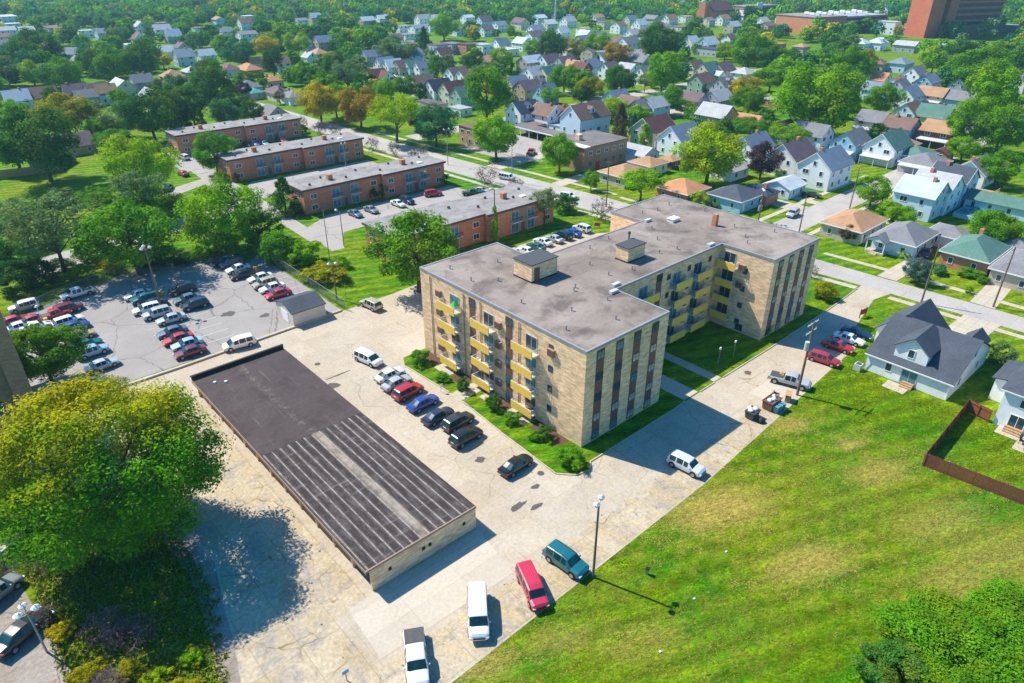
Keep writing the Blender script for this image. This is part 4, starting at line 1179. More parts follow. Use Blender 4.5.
# a church, the parking garage and the tall brick tower in the distance
cx, cy = at(706, 22, 0)
ch = empty("church", (cx, cy, 0)); tag(ch, "distant brick church with a square tower and small green dome", "church")
MB().extx([(-9, 0), (9, 0), (9, 9), (0, 16), (-9, 9)], -4, 30).build("nave", M["redbrick"], ch)
MB().box(-10, -4, 0, -4.1, 3, 17).build("tower", M["redbrick"], ch)
MB().extx([(-9.6, 8.8), (0, 16.3), (9.6, 8.8), (9.6, 9.4), (0, 16.9), (-9.6, 9.4)], -4, 30.4).build("roof", M["shingle"], ch, col=C["rmaroon"])
MB().tube((-7, 0, 17), (-7, 0, 18), 2.6, 2.4, 12).tube((-7, 0, 18), (-7, 0, 20), 2.4, .5, 12).build("dome", M["tint"], ch, col=(.16, .42, .34))
cx, cy = at(752, 18, 0)
o = empty("school_building", (cx, cy, 0), rad(-8)); tag(o, "distant brown brick building with a white stair tower above the leafy ridge", "building")
MB().box(-22, -8, 0, 26, 8, 11).build("wall", M["brownbrick"], o)
MB().box(-22.3, -8.3, 11, 26.3, 8.3, 11.4).build("roof", M["broof"], o)
MB().box(-6, -9, 0, 2, -8.01, 14).build("stair_tower", M["white"], o)
for z in (2, 5.4, 8.8): MB().box(-20, -8.1, z - .8, -7, -8.01, z + .8).build("window_band", M["glass"], o); MB().box(4, -8.1, z - .8, 24, -8.01, z + .8).build("window_band", M["glass"], o)

x0, y0 = at(812, 36, 0); x1, y1 = at(884, 31, 0)
pgl = math.hypot(x1 - x0, y1 - y0)
o = empty("parking_garage", (x0, y0, 0), math.atan2(y1 - y0, x1 - x0)); tag(o, "four level parking garage with dark open decks and a brick end", "parking garage")
MB().box(0, 0, 0, pgl * .42, 38, 12.5).build("wall", M["redbrick"], o)
for k in range(4):
    MB().box(pgl * .42, 0, k * 3.1 + 1.9, pgl, 38, k * 3.1 + 3.1).build("deck", M["tint"], o, col=(.36, .37, .42))
MB().box(pgl * .42, 1.2, 0, pgl, 37, 11).build("dark_interior", M["darkgrey"], o)
for z in (2, 5.2, 8.4):
    for i in range(5):
        fm, pm = WM["wide"]; q = inst("window", fm, o, (5 + i * pgl * .075, -.01, z + .6)); q.scale = (1.6, 1, 1.2); inst("pane", pm, q)
MB().box(-.4, -.4, 12.5, pgl * .42, 38.4, 13.0).build("roof", M["broof"], o)
for i in range(16):
    MB().box(pgl * (.1 + .055 * i), 4 + (i % 3) * 9, 12.6 + .9, pgl * (.1 + .055 * i) + 2, 8.4 + (i % 3) * 9, 14.8).build("rooftop_unit", M["white" if i % 3 else "lightgrey"], o)

xa, ya = at(921, 38, 0); xb, yb = at(996, 34, 0)
tl = math.hypot(xb - xa, yb - ya)
o = empty("brick_tower", (xa, ya, 0), math.atan2(yb - ya, xb - xa)); tag(o, "tall orange brick hospital tower with dark window bands rising out of the top right corner", "tower")
MB().box(0, -2, 0, tl * .17, 16, 52).build("pier", M["hospbrick"], o)
MB().box(tl * .17, 6, 0, tl * .34, 26, 50).build("stair_wall", M["glass"], o)
MB().box(tl * .34, 1.5, 9.5, tl, 30, 50).build("glazed_core", M["darkgrey"], o)
for z in (9.6, 14.0, 18.2, 22.4, 26.6, 30.8, 35.0, 39.2, 43.4, 47.6):
    MB().box(tl * .34 - .4, .3, z, tl + .4, 31, z + 1.7).build("brick_band", M["hospbrick"], o)
MB().box(tl * .25, -1, 10, tl * .36, 4, 50).build("pier", M["hospbrick"], o)
MB().box(tl * .18, -4, 0, tl * 1.02, 30, 7.4).build("podium", M["hospbrick"], o)
MB().box(tl * .2, -4.1, 7.4, tl * 1.0, 20, 7.9).build("roof", M["darkroof"], o)
# ------------------------------------------------------------------ trees
def leaf_mesh(name, seed, n, leaf, shape, K, cr, mat, trunkmat=None):
    """crown one metre wide and one metre tall (with its trunk) made of small leaf faces in clumps"""
    g = np.random.default_rng(seed)
    cs, rs = [], []
    while len(cs) < K:
        u = g.normal(size=3); u /= np.linalg.norm(u)
        rr = g.uniform(.55, 1.0) ** .7
        if shape == "round": c = np.array([0, 0, .56]) + u * rr * np.array([.42, .42, .37])
        elif shape == "tall": c = np.array([0, 0, .57]) + u * rr * np.array([.38, .38, .38])
        elif shape == "spread": c = np.array([0, 0, .68]) + u * rr * np.array([.46, .46, .24])
        elif shape == "bush": c = np.array([0, 0, .42]) + u * rr * np.array([.44, .44, .46])
        elif shape == "cone":
            z = g.uniform(.08, .97) ** 1.15
            a = g.uniform(0, 2 * PI); q = .44 * (1 - z) ** .75 * g.uniform(.55, 1)
            c = np.array([q * math.cos(a), q * math.sin(a), z])
        elif shape == "column":
            z = g.uniform(.1, .93); a = g.uniform(0, 2 * PI); q = .36 * math.sin(PI * min(1, z * .8 + .2)) ** .6 * g.uniform(.4, 1)
            c = np.array([q * math.cos(a), q * math.sin(a), z])
        elif shape == "oak": c = np.array([0, 0, .52]) + u * rr ** .8 * np.array([.41, .41, .42])
        elif shape == "airy":
            c = np.array([0, 0, .64]) + u * rr * np.array([.46, .46, .32]) * g.uniform(.6, 1)
        if c[2] < .05: continue
        # lobed outline
        lob = 1 + (.09 if shape == "oak" else .16) * math.sin(3 * math.atan2(c[1], c[0]) + seed) + .10 * math.sin(5 * math.atan2(c[1], c[0]) + 2 * seed)
        c[:2] *= lob
        cs.append(c)
        s = cr * g.uniform(.7, 1.3)
        if shape == "cone": s *= .55 + .6 * (1 - c[2])
        rs.append(s)
    cs, rs = np.array(cs), np.array(rs)
    tone = g.uniform(.2, .8, K)
    k = g.integers(0, K, n)
    d = g.normal(size=(n, 3)); d[:, 2] += .35
    d /= np.linalg.norm(d, axis=1)[:, None]
    fl = np.array([1, 1, .8])
    pos = cs[k] + d * (rs[k] * g.uniform(.55, 1.08, n))[:, None] * fl
    nor = d + g.normal(size=(n, 3)) * .38
    nor[:, 2] += .30
    nor /= np.linalg.norm(nor, axis=1)[:, None]
    ref = g.normal(size=(n, 3))
    t = np.cross(nor, ref); t /= np.linalg.norm(t, axis=1)[:, None]
    b = np.cross(nor, t)
    sz = leaf * g.uniform(.6, 1.4, n)
    a_, b_ = t * sz[:, None], b * (sz * .62)[:, None]
    V = np.stack([pos - a_, pos - b_ * .9 + a_ * .1, pos + a_, pos + b_], axis=1).reshape(-1, 3)
    V[:, 2] = np.maximum(V[:, 2], .01)
    rnd = np.clip(tone[k] * .6 + g.uniform(0, .55, n) - .08, 0, 1)
    return quads_mesh(name, V, rnd, mat), cs


def quads_mesh(name, V, rnd, mat, tint=None):
    n = len(V) // 4
    me = bpy.data.meshes.new(name)
    me.vertices.add(len(V)); me.loops.add(len(V)); me.polygons.add(n)
    me.vertices.foreach_set("co", V.astype(np.float32).ravel())
    me.loops.foreach_set("vertex_index", np.arange(len(V), dtype=np.int32))
    me.polygons.foreach_set("loop_start", np.arange(0, len(V), 4, dtype=np.int32))
    me.attributes.new("rnd", "FLOAT", "FACE").data.foreach_set("value", rnd.astype(np.float32))
    if tint is not None:
        me.attributes.new("tint", "FLOAT_COLOR", "FACE").data.foreach_set("color", np.c_[tint, np.ones(n)].astype(np.float32).ravel())
    me.materials.append(mat)
    me.update(); me.validate()
    return me


def trunk_mesh(name, cs, seed, rad0=.028, limbs=9, top=.62, mat="bark"):
    g = random.Random(seed)
    m = MB()
    a = Vector((0, 0, -.01)); fork = Vector((g.uniform(-.02, .02), g.uniform(-.02, .02), .26))
    m.tube(a, fork, rad0, rad0 * .72, 8)
    m.tube(fork, (0, 0, top), rad0 * .66, rad0 * .2, 6)
    idx = list(range(len(cs))); g.shuffle(idx)
    for i in idx[:limbs]:
        c = Vector(cs[i]); s = fork.lerp(Vector((0, 0, top)), g.uniform(0, .75))
        mid = s.lerp(c, .5) + Vector((0, 0, .03))
        m.tube(s, mid, rad0 * .42, rad0 * .25, 5); m.tube(mid, c, rad0 * .25, rad0 * .08, 5)
    return m.mesh(name, M[mat])


CR = {}
def proto(key, seed, n, leaf, shape, K, cr, mat="leaf", r0=.028, limbs=9):
    me, cs = leaf_mesh("crown_" + key, seed, n, leaf, shape, K, cr, M[mat])
    CR.setdefault(key[:-1], []).append((me, trunk_mesh("trunk_" + key, cs, seed, r0, limbs)))


for i in range(3):
    proto("round%d" % i, 20 + i, 15000, .0155, "round", 62, .125)
    proto("far%d" % i, 40 + i, 2600, .036, "round", 42, .145, limbs=3)
    proto("spread%d" % i, 60 + i, 10000, .0155, "spread", 65, .11)
for i in range(2):
    proto("tall%d" % i, 80 + i, 11000, .0175, "tall", 70, .115)
    proto("cone%d" % i, 90 + i, 6500, .02, "cone", 100, .095)
    proto("column%d" % i, 95 + i, 3200, .03, "column", 50, .13)
    proto("airy%d" % i, 100 + i, 7000, .0135, "airy", 85, .085, r0=.022, limbs=26)
    proto("bush%d" % i, 110 + i, 6500, .023, "bush", 60, .12)
proto("near0", 131, 92000, .0068, "oak", 210, .084, "leafy", .026, 14)
proto("nearb0", 133, 40000, .0115, "round", 130, .095, "leaf", .026, 22)

# small crab apple gone bare: a bundle of twigs with a few brown leaves
def bare_mesh(seed, spread=1.0):
    g = random.Random(seed)
    m = MB()
    def grow(p, d, l, r, k):
        q = p + d * l
        m.tube(p, q, r, r * .62, 4 if k < 3 else 3)
        if k == 0: return
        for i in range(3 if k > 1 else 4):
            e = (d + Vector((g.gauss(0, .62), g.gauss(0, .62), g.gauss(.06, .38))) * spread).normalized()
            grow(q, e, l * g.uniform(.62, .85), r * .58, k - 1)
    for i in range(3):
        grow(Vector((0, 0, 0)), Vector((g.gauss(0, .38), g.gauss(0, .38), 1)).normalized(), .27, .02, 4)
    return m.mesh("bare_branches", M["twig"])
BARE = [bare_mesh(s) for s in (3, 5)]
bl, _ = leaf_mesh("withered_leaves", 7, 900, .022, "bush", 60, .11, M["leaf"])

TB = []     # pixel boxes and ground spots of placed trees
GREEN = dict(dark=(.058, .175, .022), mid=(.100, .275, .010), bright=(.165, .370, .005), lime=(.270, .420, .004), teal=(.048, .215, .075), grey=(.140, .240, .075), olive=(.27, .27, .008),
             yellow=(.48, .42, .006), blue=(.08, .18, .14), purple=(.065, .038, .055), brown=(.115, .085, .05), deep=(.036, .120, .026), orange=(.36, .24, .014), plum=(.13, .09, .085))
AL = dict(yellow=.9, orange=1.0, olive=.8, lime=.45)


def solve(px, top, w, asp, hmax=26):
    h = 10.0
    for _ in range(30):
        x, y = at(px, top, h)
        s = px_of(x, y, h * .6)[2]
        h = min(asp * w / s, hmax)
    return x, y, w / s, h


def tree(px, top, w, asp, shape, tone, label, alpha=None, xy=None, wm=None, hm=None, group=None, rz=None):
    if xy: x, y, W_, H_ = xy[0], xy[1], wm, hm
    else: x, y, W_, H_ = solve(px, top, w, asp)
    TB.append((px, top, w, x, y, W_))
    c = GREEN[tone]
    j = R.uniform(.9, 1.12)
    col = (c[0] * j * R.uniform(.92, 1.08), c[1] * j, c[2] * j, AL.get(tone, .22) if alpha is None else alpha)
    r = empty("tree", (x, y, 0), R.uniform(0, 6.28) if rz is None else rz)
    r.scale = (W_, W_, H_)
    tag(r, label, "tree", group)
    P = CR[shape]
    cm, tm = P[R.randrange(len(P))]
    inst("crown", cm, r, col=col)
    inst("trunk", tm, r)
    return r


def bare(px, top, w, asp, label, tone="plum", group=None):
    x, y, W_, H_ = solve(px, top, w, asp)
    TB.append((px, top, w, x, y, W_))
    r = empty("bare_tree", (x, y, 0), R.uniform(0, 6)); r.scale = (W_ * .72, W_ * .72, H_ * .85)
    tag(r, label, "tree", group)
    inst("branches", R.choice(BARE), r)
    inst("withered_leaves", bl, r, col=(*GREEN[tone], .3))
    return r


# the big turning tree at the left and its neighbours
tree(0, 0, 0, 0, "near", "mid", "huge maple turning yellow on its sunny side, filling the left foreground", .66, xy=(-47.2, 20.6), wm=24.0, hm=19.5, rz=.6)
tree(0, 0, 0, 0, "nearb", "mid", "leafy green tree wedged between the brown brick building and parked cars", .2, xy=(-46.0, 60.8), wm=11.5, hm=9.6)
for a in (
 (36, 188, 112, .84, "airy", "grey", "thin airy grey green tree with bare limbs beside the small drive at the left"),
 (8, 196, 56, .9, "round", "grey", "dull green tree at the left edge beside the thin airy tree"),
 (92, 186, 56, .7, "airy", "mid", "light feathery green tree between two white cars and the yellow green round tree"),
 (150, 184, 48, .8, "round", "mid", "green tree where the lane reaches the back of the fenced lot"),
 (118, 196, 98, .85, "round", "mid", "full green tree standing at the parking lot fence behind a white pickup"),
 (128, 133, 74, .95, "round", "lime", "yellow green round tree on the lawn below the tan house"),
 (132, 168, 66, .8, "airy", "grey", "grey green loose tree just below the yellow green round one"),
 (213, 181, 84, .88, "round", "bright", "large bright tree where the lane bends beside the brick blocks"),
 (413, 208, 98, .92, "round", "mid", "broad green tree at the back corner of the tan apartment block"),
 (280, 175, 40, 1.0, "cone", "dark", "dark pointed tree at the end wall of the third brick block"),
 (209, 131, 46, .95, "round", "mid", "round maple in front of the second brick block"),
 (26, 104, 84, .92, "round", "dark", "tall dark tree leaning over the tan board fence"),
 (2, 118, 56, .95, "round", "mid", "green tree at the far left edge beside the tan board fence"),
 (56, 91, 62, .75, "round", "olive", "olive yellow rounded tree behind the tan house"),
 (88, 98, 36, .8, "airy", "grey", "pale grey green tree right of the olive yellow one"),
 (117, 102, 44, .8, "round", "grey", "dull green bushy tree above the yellow green round tree"),
 (143, 88, 60, .9, "round", "dark", "dark grey green tree between the olive one and the brick roofs"),
 (166, 90, 44, 1.0, "tall", "deep", "very dark tree beside the first brick block's left end"),
 (110, 128, 40, .6, "round", "mid", "low green tree between the tan house and the yellow green round tree"),
 (186, 84, 40, 1.0, "tall", "dark", "dark tree left of the tall dark one above the brick roofs"),
 (228, 88, 36, .9, "round", "deep", "deep green tree behind the bluish evergreen clump"),
 (93, 117, 28, .8, "round", "bright", "small bright green tree tucked beside the tan house"),
 (182, 106, 20, 1.5, "cone", "deep", "dark evergreen cone behind the left end of the farthest brick block"),
 (198, 108, 18, 1.4, "cone", "dark", "second dark evergreen behind the farthest brick block"),
 (221, 97, 34, 1.0, "tall", "teal", "bluish evergreen clump over the farthest brick block's roof"),
 (249, 98, 28, 1.0, "tall", "dark", "dark tree over the right end of the farthest brick block"),
 (208, 62, 46, 1.05, "tall", "dark", "tall dark tree right of the tan square house"),
 (237, 37, 36, .85, "round", "teal", "big teal green crown beyond the plum hip roof"),
 (262, 34, 30, .8, "round", "yellow", "yellow crowned tree among the far left houses"),
 (270, 48, 26, 1.1, "tall", "deep", "dark upright tree under the yellow crown"),
 (243, 71, 26, .7, "round", "mid", "low green tree in front of the long orange roof"),
 (239, 80, 20, .9, "round", "purple", "purple leaved tree beside the teal roofed bungalow"),
 (261, 71, 14, 1.3, "column", "mid", "narrow green tree left of the cream house with orange roof"),
 (278, 90, 15, .9, "airy", "brown", "small brownish tree on the lawn by the street bend"),
 (316, 80, 44, .95, "round", "yellow", "yellow tipped street tree, first along the diagonal street"),
 (333, 84, 34, .95, "round", "bright", "bright green street tree right after the yellow tipped one"),
 (357, 85, 44, .95, "round", "orange", "golden street tree with orange patches along the diagonal street"),
 (393, 92, 58, .85, "spread", "lime", "wide light green street tree with a dark leaning trunk"),
 (415, 106, 24, 1.0, "round", "purple", "dark purple tree hidden behind the wide light green one"),
 (434, 103, 48, .9, "round", "teal", "deep blue green tree at the street bend by the brick block"),
 (496, 113, 50, .92, "round", "bright", "bright green street tree beside the white parked van"),
 (486, 64, 56, 1.0, "tall", "mid", "big two toned green tree rising over the street trees"),
 (561, 131, 40, 1.05, "round", "bright", "neat egg shaped green tree in front of the brown brick shop"),
 (592, 170, 19, 1.1, "round", "bright", "small round street tree near the brown utility pole"),
 (643, 168, 48, .75, "spread", "bright", "green front yard tree between the two tan hip roofs"),
 (545, 186, 36, 1.1, "airy", "grey", "grey green feathery tree at the end wall of the closest brick block"),
 (714, 123, 74, .86, "round", "lime", "large glossy yellow green maple in front of the orange tan bungalow"),
 (766, 142, 40, .95, "round", "purple", "dark purple leaved plum tree in front of the white gabled houses"),
 (790, 123, 44, .6, "spread", "bright", "flat topped green tree below the charcoal roof"),
 (753, 117, 42, .62, "spread", "mid", "flat spreading green tree behind the slate roofed white house"),
 (823, 60, 92, .82, "round", "bright", "huge round maple towering over the rows of houses at the right"),
 (856, 44, 42, .95, "round", "mid", "green tree rising behind the huge round maple"),
 (888, 81, 40, .85, "round", "mid", "green tree with reddish tips beside the cream house"),
 (1002, 62, 62, 1.1, "tall", "bright", "tall bright tree in the dark mass at the upper right edge"),
 (985, 95, 54, 1.0, "round", "bright", "broad tree at the left of the mass by the right edge"),
 (1012, 104, 50, 1.0, "round", "mid", "dense tree at the right edge above the grey roofed bungalow"),
 (1006, 150, 46, .8, "round", "mid", "rounded tree at the right edge behind the long pale garage"),
 (966, 38, 34, .9, "round", "dark", "dark tree in front of the tower's podium"),
 (992, 46, 60, .8, "round", "mid", "wide green tree right of the dark low commercial building"),
 (969, 135, 34, .8, "round", "bright", "green tree over the small red roofed shed"),
 (878, 175, 38, .85, "round", "bright", "bright green tree on the corner in front of three tall houses"),
 (904, 205, 32, .75, "round", "bright", "low bright tree between the orange tan and grey bungalows"),
 (852, 224, 21, .9, "round", "brown", "small bronze leaved tree in front of the orange tan corner bungalow"),
 (1000, 208, 52, .85, "round", "mid", "round green tree behind the green roofed bungalow"),
 (922, 258, 30, .9, "round", "blue", "blue green spruce beside the driveway of the green roofed bungalow"),
 (622, 101, 24, 1.7, "cone", "brown", "tall brownish green spruce by the tall pale blue house"),
 (635, 112, 14, 1.6, "cone", "blue", "slim blue spruce right of the tall brownish spruce"),
 (646, 123, 15, 1.7, "column", "bright", "slim columnar tree in front of the maroon roofed beige house"),
 (711, 103, 17, 1.3, "cone", "grey", "small grey green conifer against the tan gable"),
 (565, 63, 34, .85, "round", "mid", "round green tree left of the dark crown in the upper middle"),
 (620, 63, 34, .95, "round", "dark", "dense dark round tree in the upper middle"),
 (590, 76, 32, .8, "round", "olive", "olive tree between two round trees in the upper middle"),
 (582, 84, 24, .8, "round", "dark", "dark tree just behind the tall pale blue house's roof"),
 (552, 87, 30, .6, "spread", "bright", "low bright tree behind the brown roofed house with the tall chimney"),
 (665, 50, 40, 1.1, "tall", "bright", "tall bright green tree right of the grey leafless looking tree"),
 (646, 72, 22, .9, "airy", "grey", "grey leafless looking tree in the upper middle"),
 (660, 20, 44, 1.0, "round", "dark", "large dark tree right of the orange brick building"),
 (613, 97, 34, .7, "round", "lime", "yellow green hedge like tree behind the tall pale blue house"),
 (639, 104, 28, .7, "round", "bright", "bright low tree above the pale blue garage"),
 (672, 85, 34, .85, "round", "mid", "round green tree left of the lilac grey house"),
 (686, 100, 22, .7, "round", "lime", "yellowish shrubby tree above the slate roofed house"),
 (598, 31, 30, .9, "round", "bright", "bright crown left of the orange olive tree in the far middle"),
 (580, 38, 22, .9, "round", "olive", "narrow olive tree behind the plum roofed row"),
 (617, 42, 34, .75, "round", "orange", "orange olive tree in front of the purple hip roof"),
 (552, 30, 38, .8, "round", "dark", "dark wide tree behind the third row of houses"),
 (533, 39, 20, .9, "round", "bright", "small bright tree left of the dark wide tree"),
 (598, 54, 13, 1.5, "cone", "dark", "small dark conifer between the sky blue gable and the white one"),
 (753, 32, 42, .9, "round", "mid", "large green tree above the white hip roofed house"),
 (777, 44, 36, .85, "round", "dark", "dark tree right of the large green one on the ridge"),
 (727, 42, 20, .9, "round", "lime", "small yellow green tree by the dark flat roofed building"),
 (748, 75, 36, .7, "round", "yellow", "yellow olive tree right of the lilac dormered house"),
 (752, 86, 36, .8, "round", "mid", "green tree below the yellow olive one"),
 (705, 83, 18, 1.4, "cone", "blue", "grey blue conifer left of the grey gabled house"),
 (774, 62, 36, .8, "round", "bright", "bright tree left of the huge round maple"),
 (443, 13, 32, .8, "round", "bright", "bright green crown above the lilac row houses"),
 (423, 26, 17, 1.5, "cone", "deep", "tall dark conifer left of the lilac row houses"),
 (385, 77, 26, .9, "round", "bright", "bright green tree in front of the orange low house"),
 (403, 74, 26, .95, "round", "mid", "leafy tree in front of the whitish green low roof"),
 (370, 73, 15, 1.2, "tall", "deep", "dark small tree before the dark maroon gable"),
 (412, 58, 20, .8, "round", "dark", "round dark tree in front of the farther row of white houses"),
 (420, 82, 17, 1.1, "tall", "dark", "dark tree beside the navy roofed house"),
 (436, 54, 20, 1.2, "tall", "mid", "left one of two leafy crowns by the purple brown roof"),
 (447, 54, 22, 1.1, "tall", "grey", "right one of two leafy crowns by the purple brown roof"),
 (474, 49, 26, .8, "round", "dark", "dark tree below the white row house"),
 (502, 45, 26, .95, "round", "lime", "yellow green tree in front of the bright flat roof"),
 (344, 57, 40, .9, "airy", "grey", "large greyish tree behind the golden street tree"),
 (394, 35, 46, .6, "round", "grey", "dull olive grey row of crowns behind the farther white row", ),
 (295, 31, 30, .8, "round", "lime", "yellow green tree left of the peach house"),
 (333, 52, 34, 1.0, "tall", "dark", "dark crown right of the peach house"),
 (302, 60, 30, .9, "round", "mid", "green crown below the peach house"),
 (25, 26, 52, .85, "round", "dark", "big dark crown at the far left below the bright industrial roof"),
 (27, 60, 30, .8, "round", "lime", "yellow green tree above the grey brown roof at the left"),
 (56, 55, 46, .8, "round", "mid", "wide green tree behind the plum roofed beige house"),
 (108, 46, 40, .9, "round", "mid", "green tree behind the pale roofed cream house"),
 (136, 38, 40, 1.0, "round", "dark", "dark round tree right of the green one in the left distance"),
 (160, 50, 22, .8, "round", "yellow", "small yellow tree left of the tan square house"),
 (10, 99, 28, .8, "round", "bright", "bright green low tree at the left edge under a pole"),
 (155, 78, 18, .9, "round", "grey", "small grey green tree by the tan square house"),
): tree(*a)
for a in (
 (300, 111, 17, 1.0, "bare purple grey crab apple, first at the street end of the farthest brick block"),
 (318, 115, 19, 1.0, "bare purple grey crab apple, second along the diagonal street"),
 (334, 118, 18, 1.0, "bare purple grey crab apple, third along the diagonal street"),
 (371, 130, 22, .95, "bare purple grey crab apple on the lawn past the second brick block"),
 (393, 134, 19, 1.1, "bare purple grey crab apple with a dense upright head by the third brick block"),
 (417, 140, 32, .75, "low wide bare crab apple over the corner of the third brick block"),
 (486, 157, 34, .8, "bare grey crab apple by the street opposite the white parked van"),
 (516, 172, 24, .8, "bare grey crab apple behind the roof of the closest brick block"),
 (603, 190, 34, .9, "large bare purple grey tree at the rear corner of the tan apartment block"),
 (812, 259, 26, .7, "leafless purple grey shrub tree at the far corner of the tan apartment block"),
): bare(*a)


# shrubs and hedges
SB = CR["bush"]
def shrub(px, py, w, asp, tone, label, cat="bush", xy=None, wm=None, hm=None, name="bush", dx=1.0, alpha=.1):
    """py is where it meets the ground"""
    if xy is None:
        x, y = at(px, py, 0); s = px_of(x, y, 0)[2]; wm = w / s; hm = wm * asp
    else: x, y = xy
    c = GREEN[tone]
    o = inst(name, R.choice(SB)[0], None, (x, y, 0), 0 if dx != 1 else R.uniform(0, 6), col=(*c, alpha))
    o.scale = (wm * dx, wm, hm)
    return tag(o, label, cat)
for a in (
 (420, 363, 22, .75, "mid", "low clipped hedge at the apartment block's left end wall"),
 (443, 380, 17, .5, "mid", "flat clipped shrub under the left balcony column"),
 (463, 391, 15, 1.15, "dark", "upright dark shrub between the left and middle balcony columns"),
 (494, 409, 18, 1.0, "dark", "loose green shrub beside the entrance walk under the middle balconies"),
 (512, 422, 20, .6, "mid", "low clipped hedge between the middle and right balcony columns"),
 (535, 439, 16, .6, "mid", "small clipped shrub below the right balcony column"),
 (546, 438, 18, .9, "dark", "taller leafy shrub near the front corner of the apartment block"),
 (571, 464, 30, .72, "mid", "wide round bush at the front corner of the apartment block"),
 (762, 333, 17, .9, "lime", "light green bush at the east wing's sunlit corner"),
 (823, 298, 26, .7, "olive", "low olive bush at the far corner of the apartment block"),
 (222, 182, 16, .75, "lime", "round yellow green hedge at the end of the second brick block"),
 (236, 181, 12, .95, "dark", "dark upright bush at the corner of the second brick block"),
 (299, 168, 11, .9, "dark", "dark shrub in front of the step of the second brick block"),
 (375, 197, 26, .7, "dark", "wide dark shrub at the step of the third brick block"),
 (444, 183, 14, .8, "dark", "dark shrub at the right end of the third brick block"),
 (303, 133, 12, .8, "dark", "dark shrub at the right end of the farthest brick block"),
 (174, 152, 12, 1.0, "grey", "grey green bush at the left end of the farthest brick block"),
 (300, 212, 24, .6, "dark", "dark hedge at the corner of the closest parking court"),
 (565, 212, 26, .8, "dark", "dark round shrub behind the closest brick block's end"),
 (540, 222, 18, .8, "mid", "green shrub along the closest brick block's wall"),
 (698, 206, 22, .8, "lime", "yellow green shrub left of the light blue bungalow"),
 (735, 210, 9, 1.5, "dark", "clipped round cypress at the light blue bungalow's corner"),
 (748, 207, 7, 1.3, "dark", "second clipped cypress at the light blue bungalow"),
 (715, 207, 14, .5, "mid", "low hedge under the light blue bungalow's windows"),
 (903, 258, 14, .7, "bright", "round bush in front of the grey hip roofed bungalow"),
 (938, 274, 16, .75, "teal", "dark bush by the porch of the green roofed bungalow"),
 (969, 276, 26, .35, "mid", "long clipped hedge in front of the green roofed bungalow"),
 (982, 283, 12, .7, "mid", "rounded end bush of the green roofed bungalow's hedge"),
 (968, 293, 9, .9, "bright", "small ball bush on the lawn of the green roofed bungalow"),
 (1011, 284, 11, 1.0, "dark", "dark bush at the right edge bungalow"),
 (917, 277, 16, .8, "bright", "bright green bush below the blue green spruce"),
 (890, 215, 30, .5, "bright", "low bush under the corner tree"),
 (780, 176, 16, .6, "mid", "green hedge under the purple leaved plum tree"),
 (809, 184, 8, .9, "bright", "small bush beside the white house's front wall"),
 (784, 170, 10, .9, "bright", "small bright bush right of the plum tree's trunk"),
 (998, 364, 28, 1.0, "grey", "rounded grey green bush between the two white houses"),
 (40, 284, 40, .8, "deep", "dark overgrown bush behind the pickup at the fence"),
 (82, 280, 30, .6, "mid", "green bush at the foot of the fence right of the pickup"),
 (170, 264, 30, .7, "dark", "dark leafy bush behind the tall lamp post at the fence"),
 (210, 258, 30, .7, "mid", "leafy bush at the fence corner behind the back row"),
 (10, 268, 44, .8, "dark", "broad dark bush under the thin airy tree at the left edge"),
 (62, 274, 30, .6, "dark", "clipped dark hedge behind the pickup at the fence"),
 (96, 262, 34, .7, "mid", "green shrub clump under the full green tree at the fence"),
 (22, 292, 46, .8, "deep", "very dark shrub mass behind the white car at the left edge"),
 (112, 270, 26, .5, "olive", "yellowed shrub at the foot of the full green tree"),
 (148, 266, 30, .5, "deep", "dark shrub at the fence behind the double row of cars"),
 (186, 262, 26, .4, "deep", "low dark shrub along the back fence by the lamp pole"),
 (246, 256, 40, .8, "mid", "tall leafy bush behind the row of cars at the back fence"),
 (280, 262, 44, .8, "mid", "large overgrown bush right beside the chain link fence"),
 (262, 240, 46, .75, "dark", "dark bushy thicket above the overgrown fence line"),
 (303, 262, 40, .6, "bright", "bright scrubby bush spilling down the grass bank"),
 (326, 280, 44, .45, "olive", "olive weedy bush on the grass bank"),
 (340, 268, 22, .6, "mid", "small bush at the top of the grass bank"),
): shrub(*a)
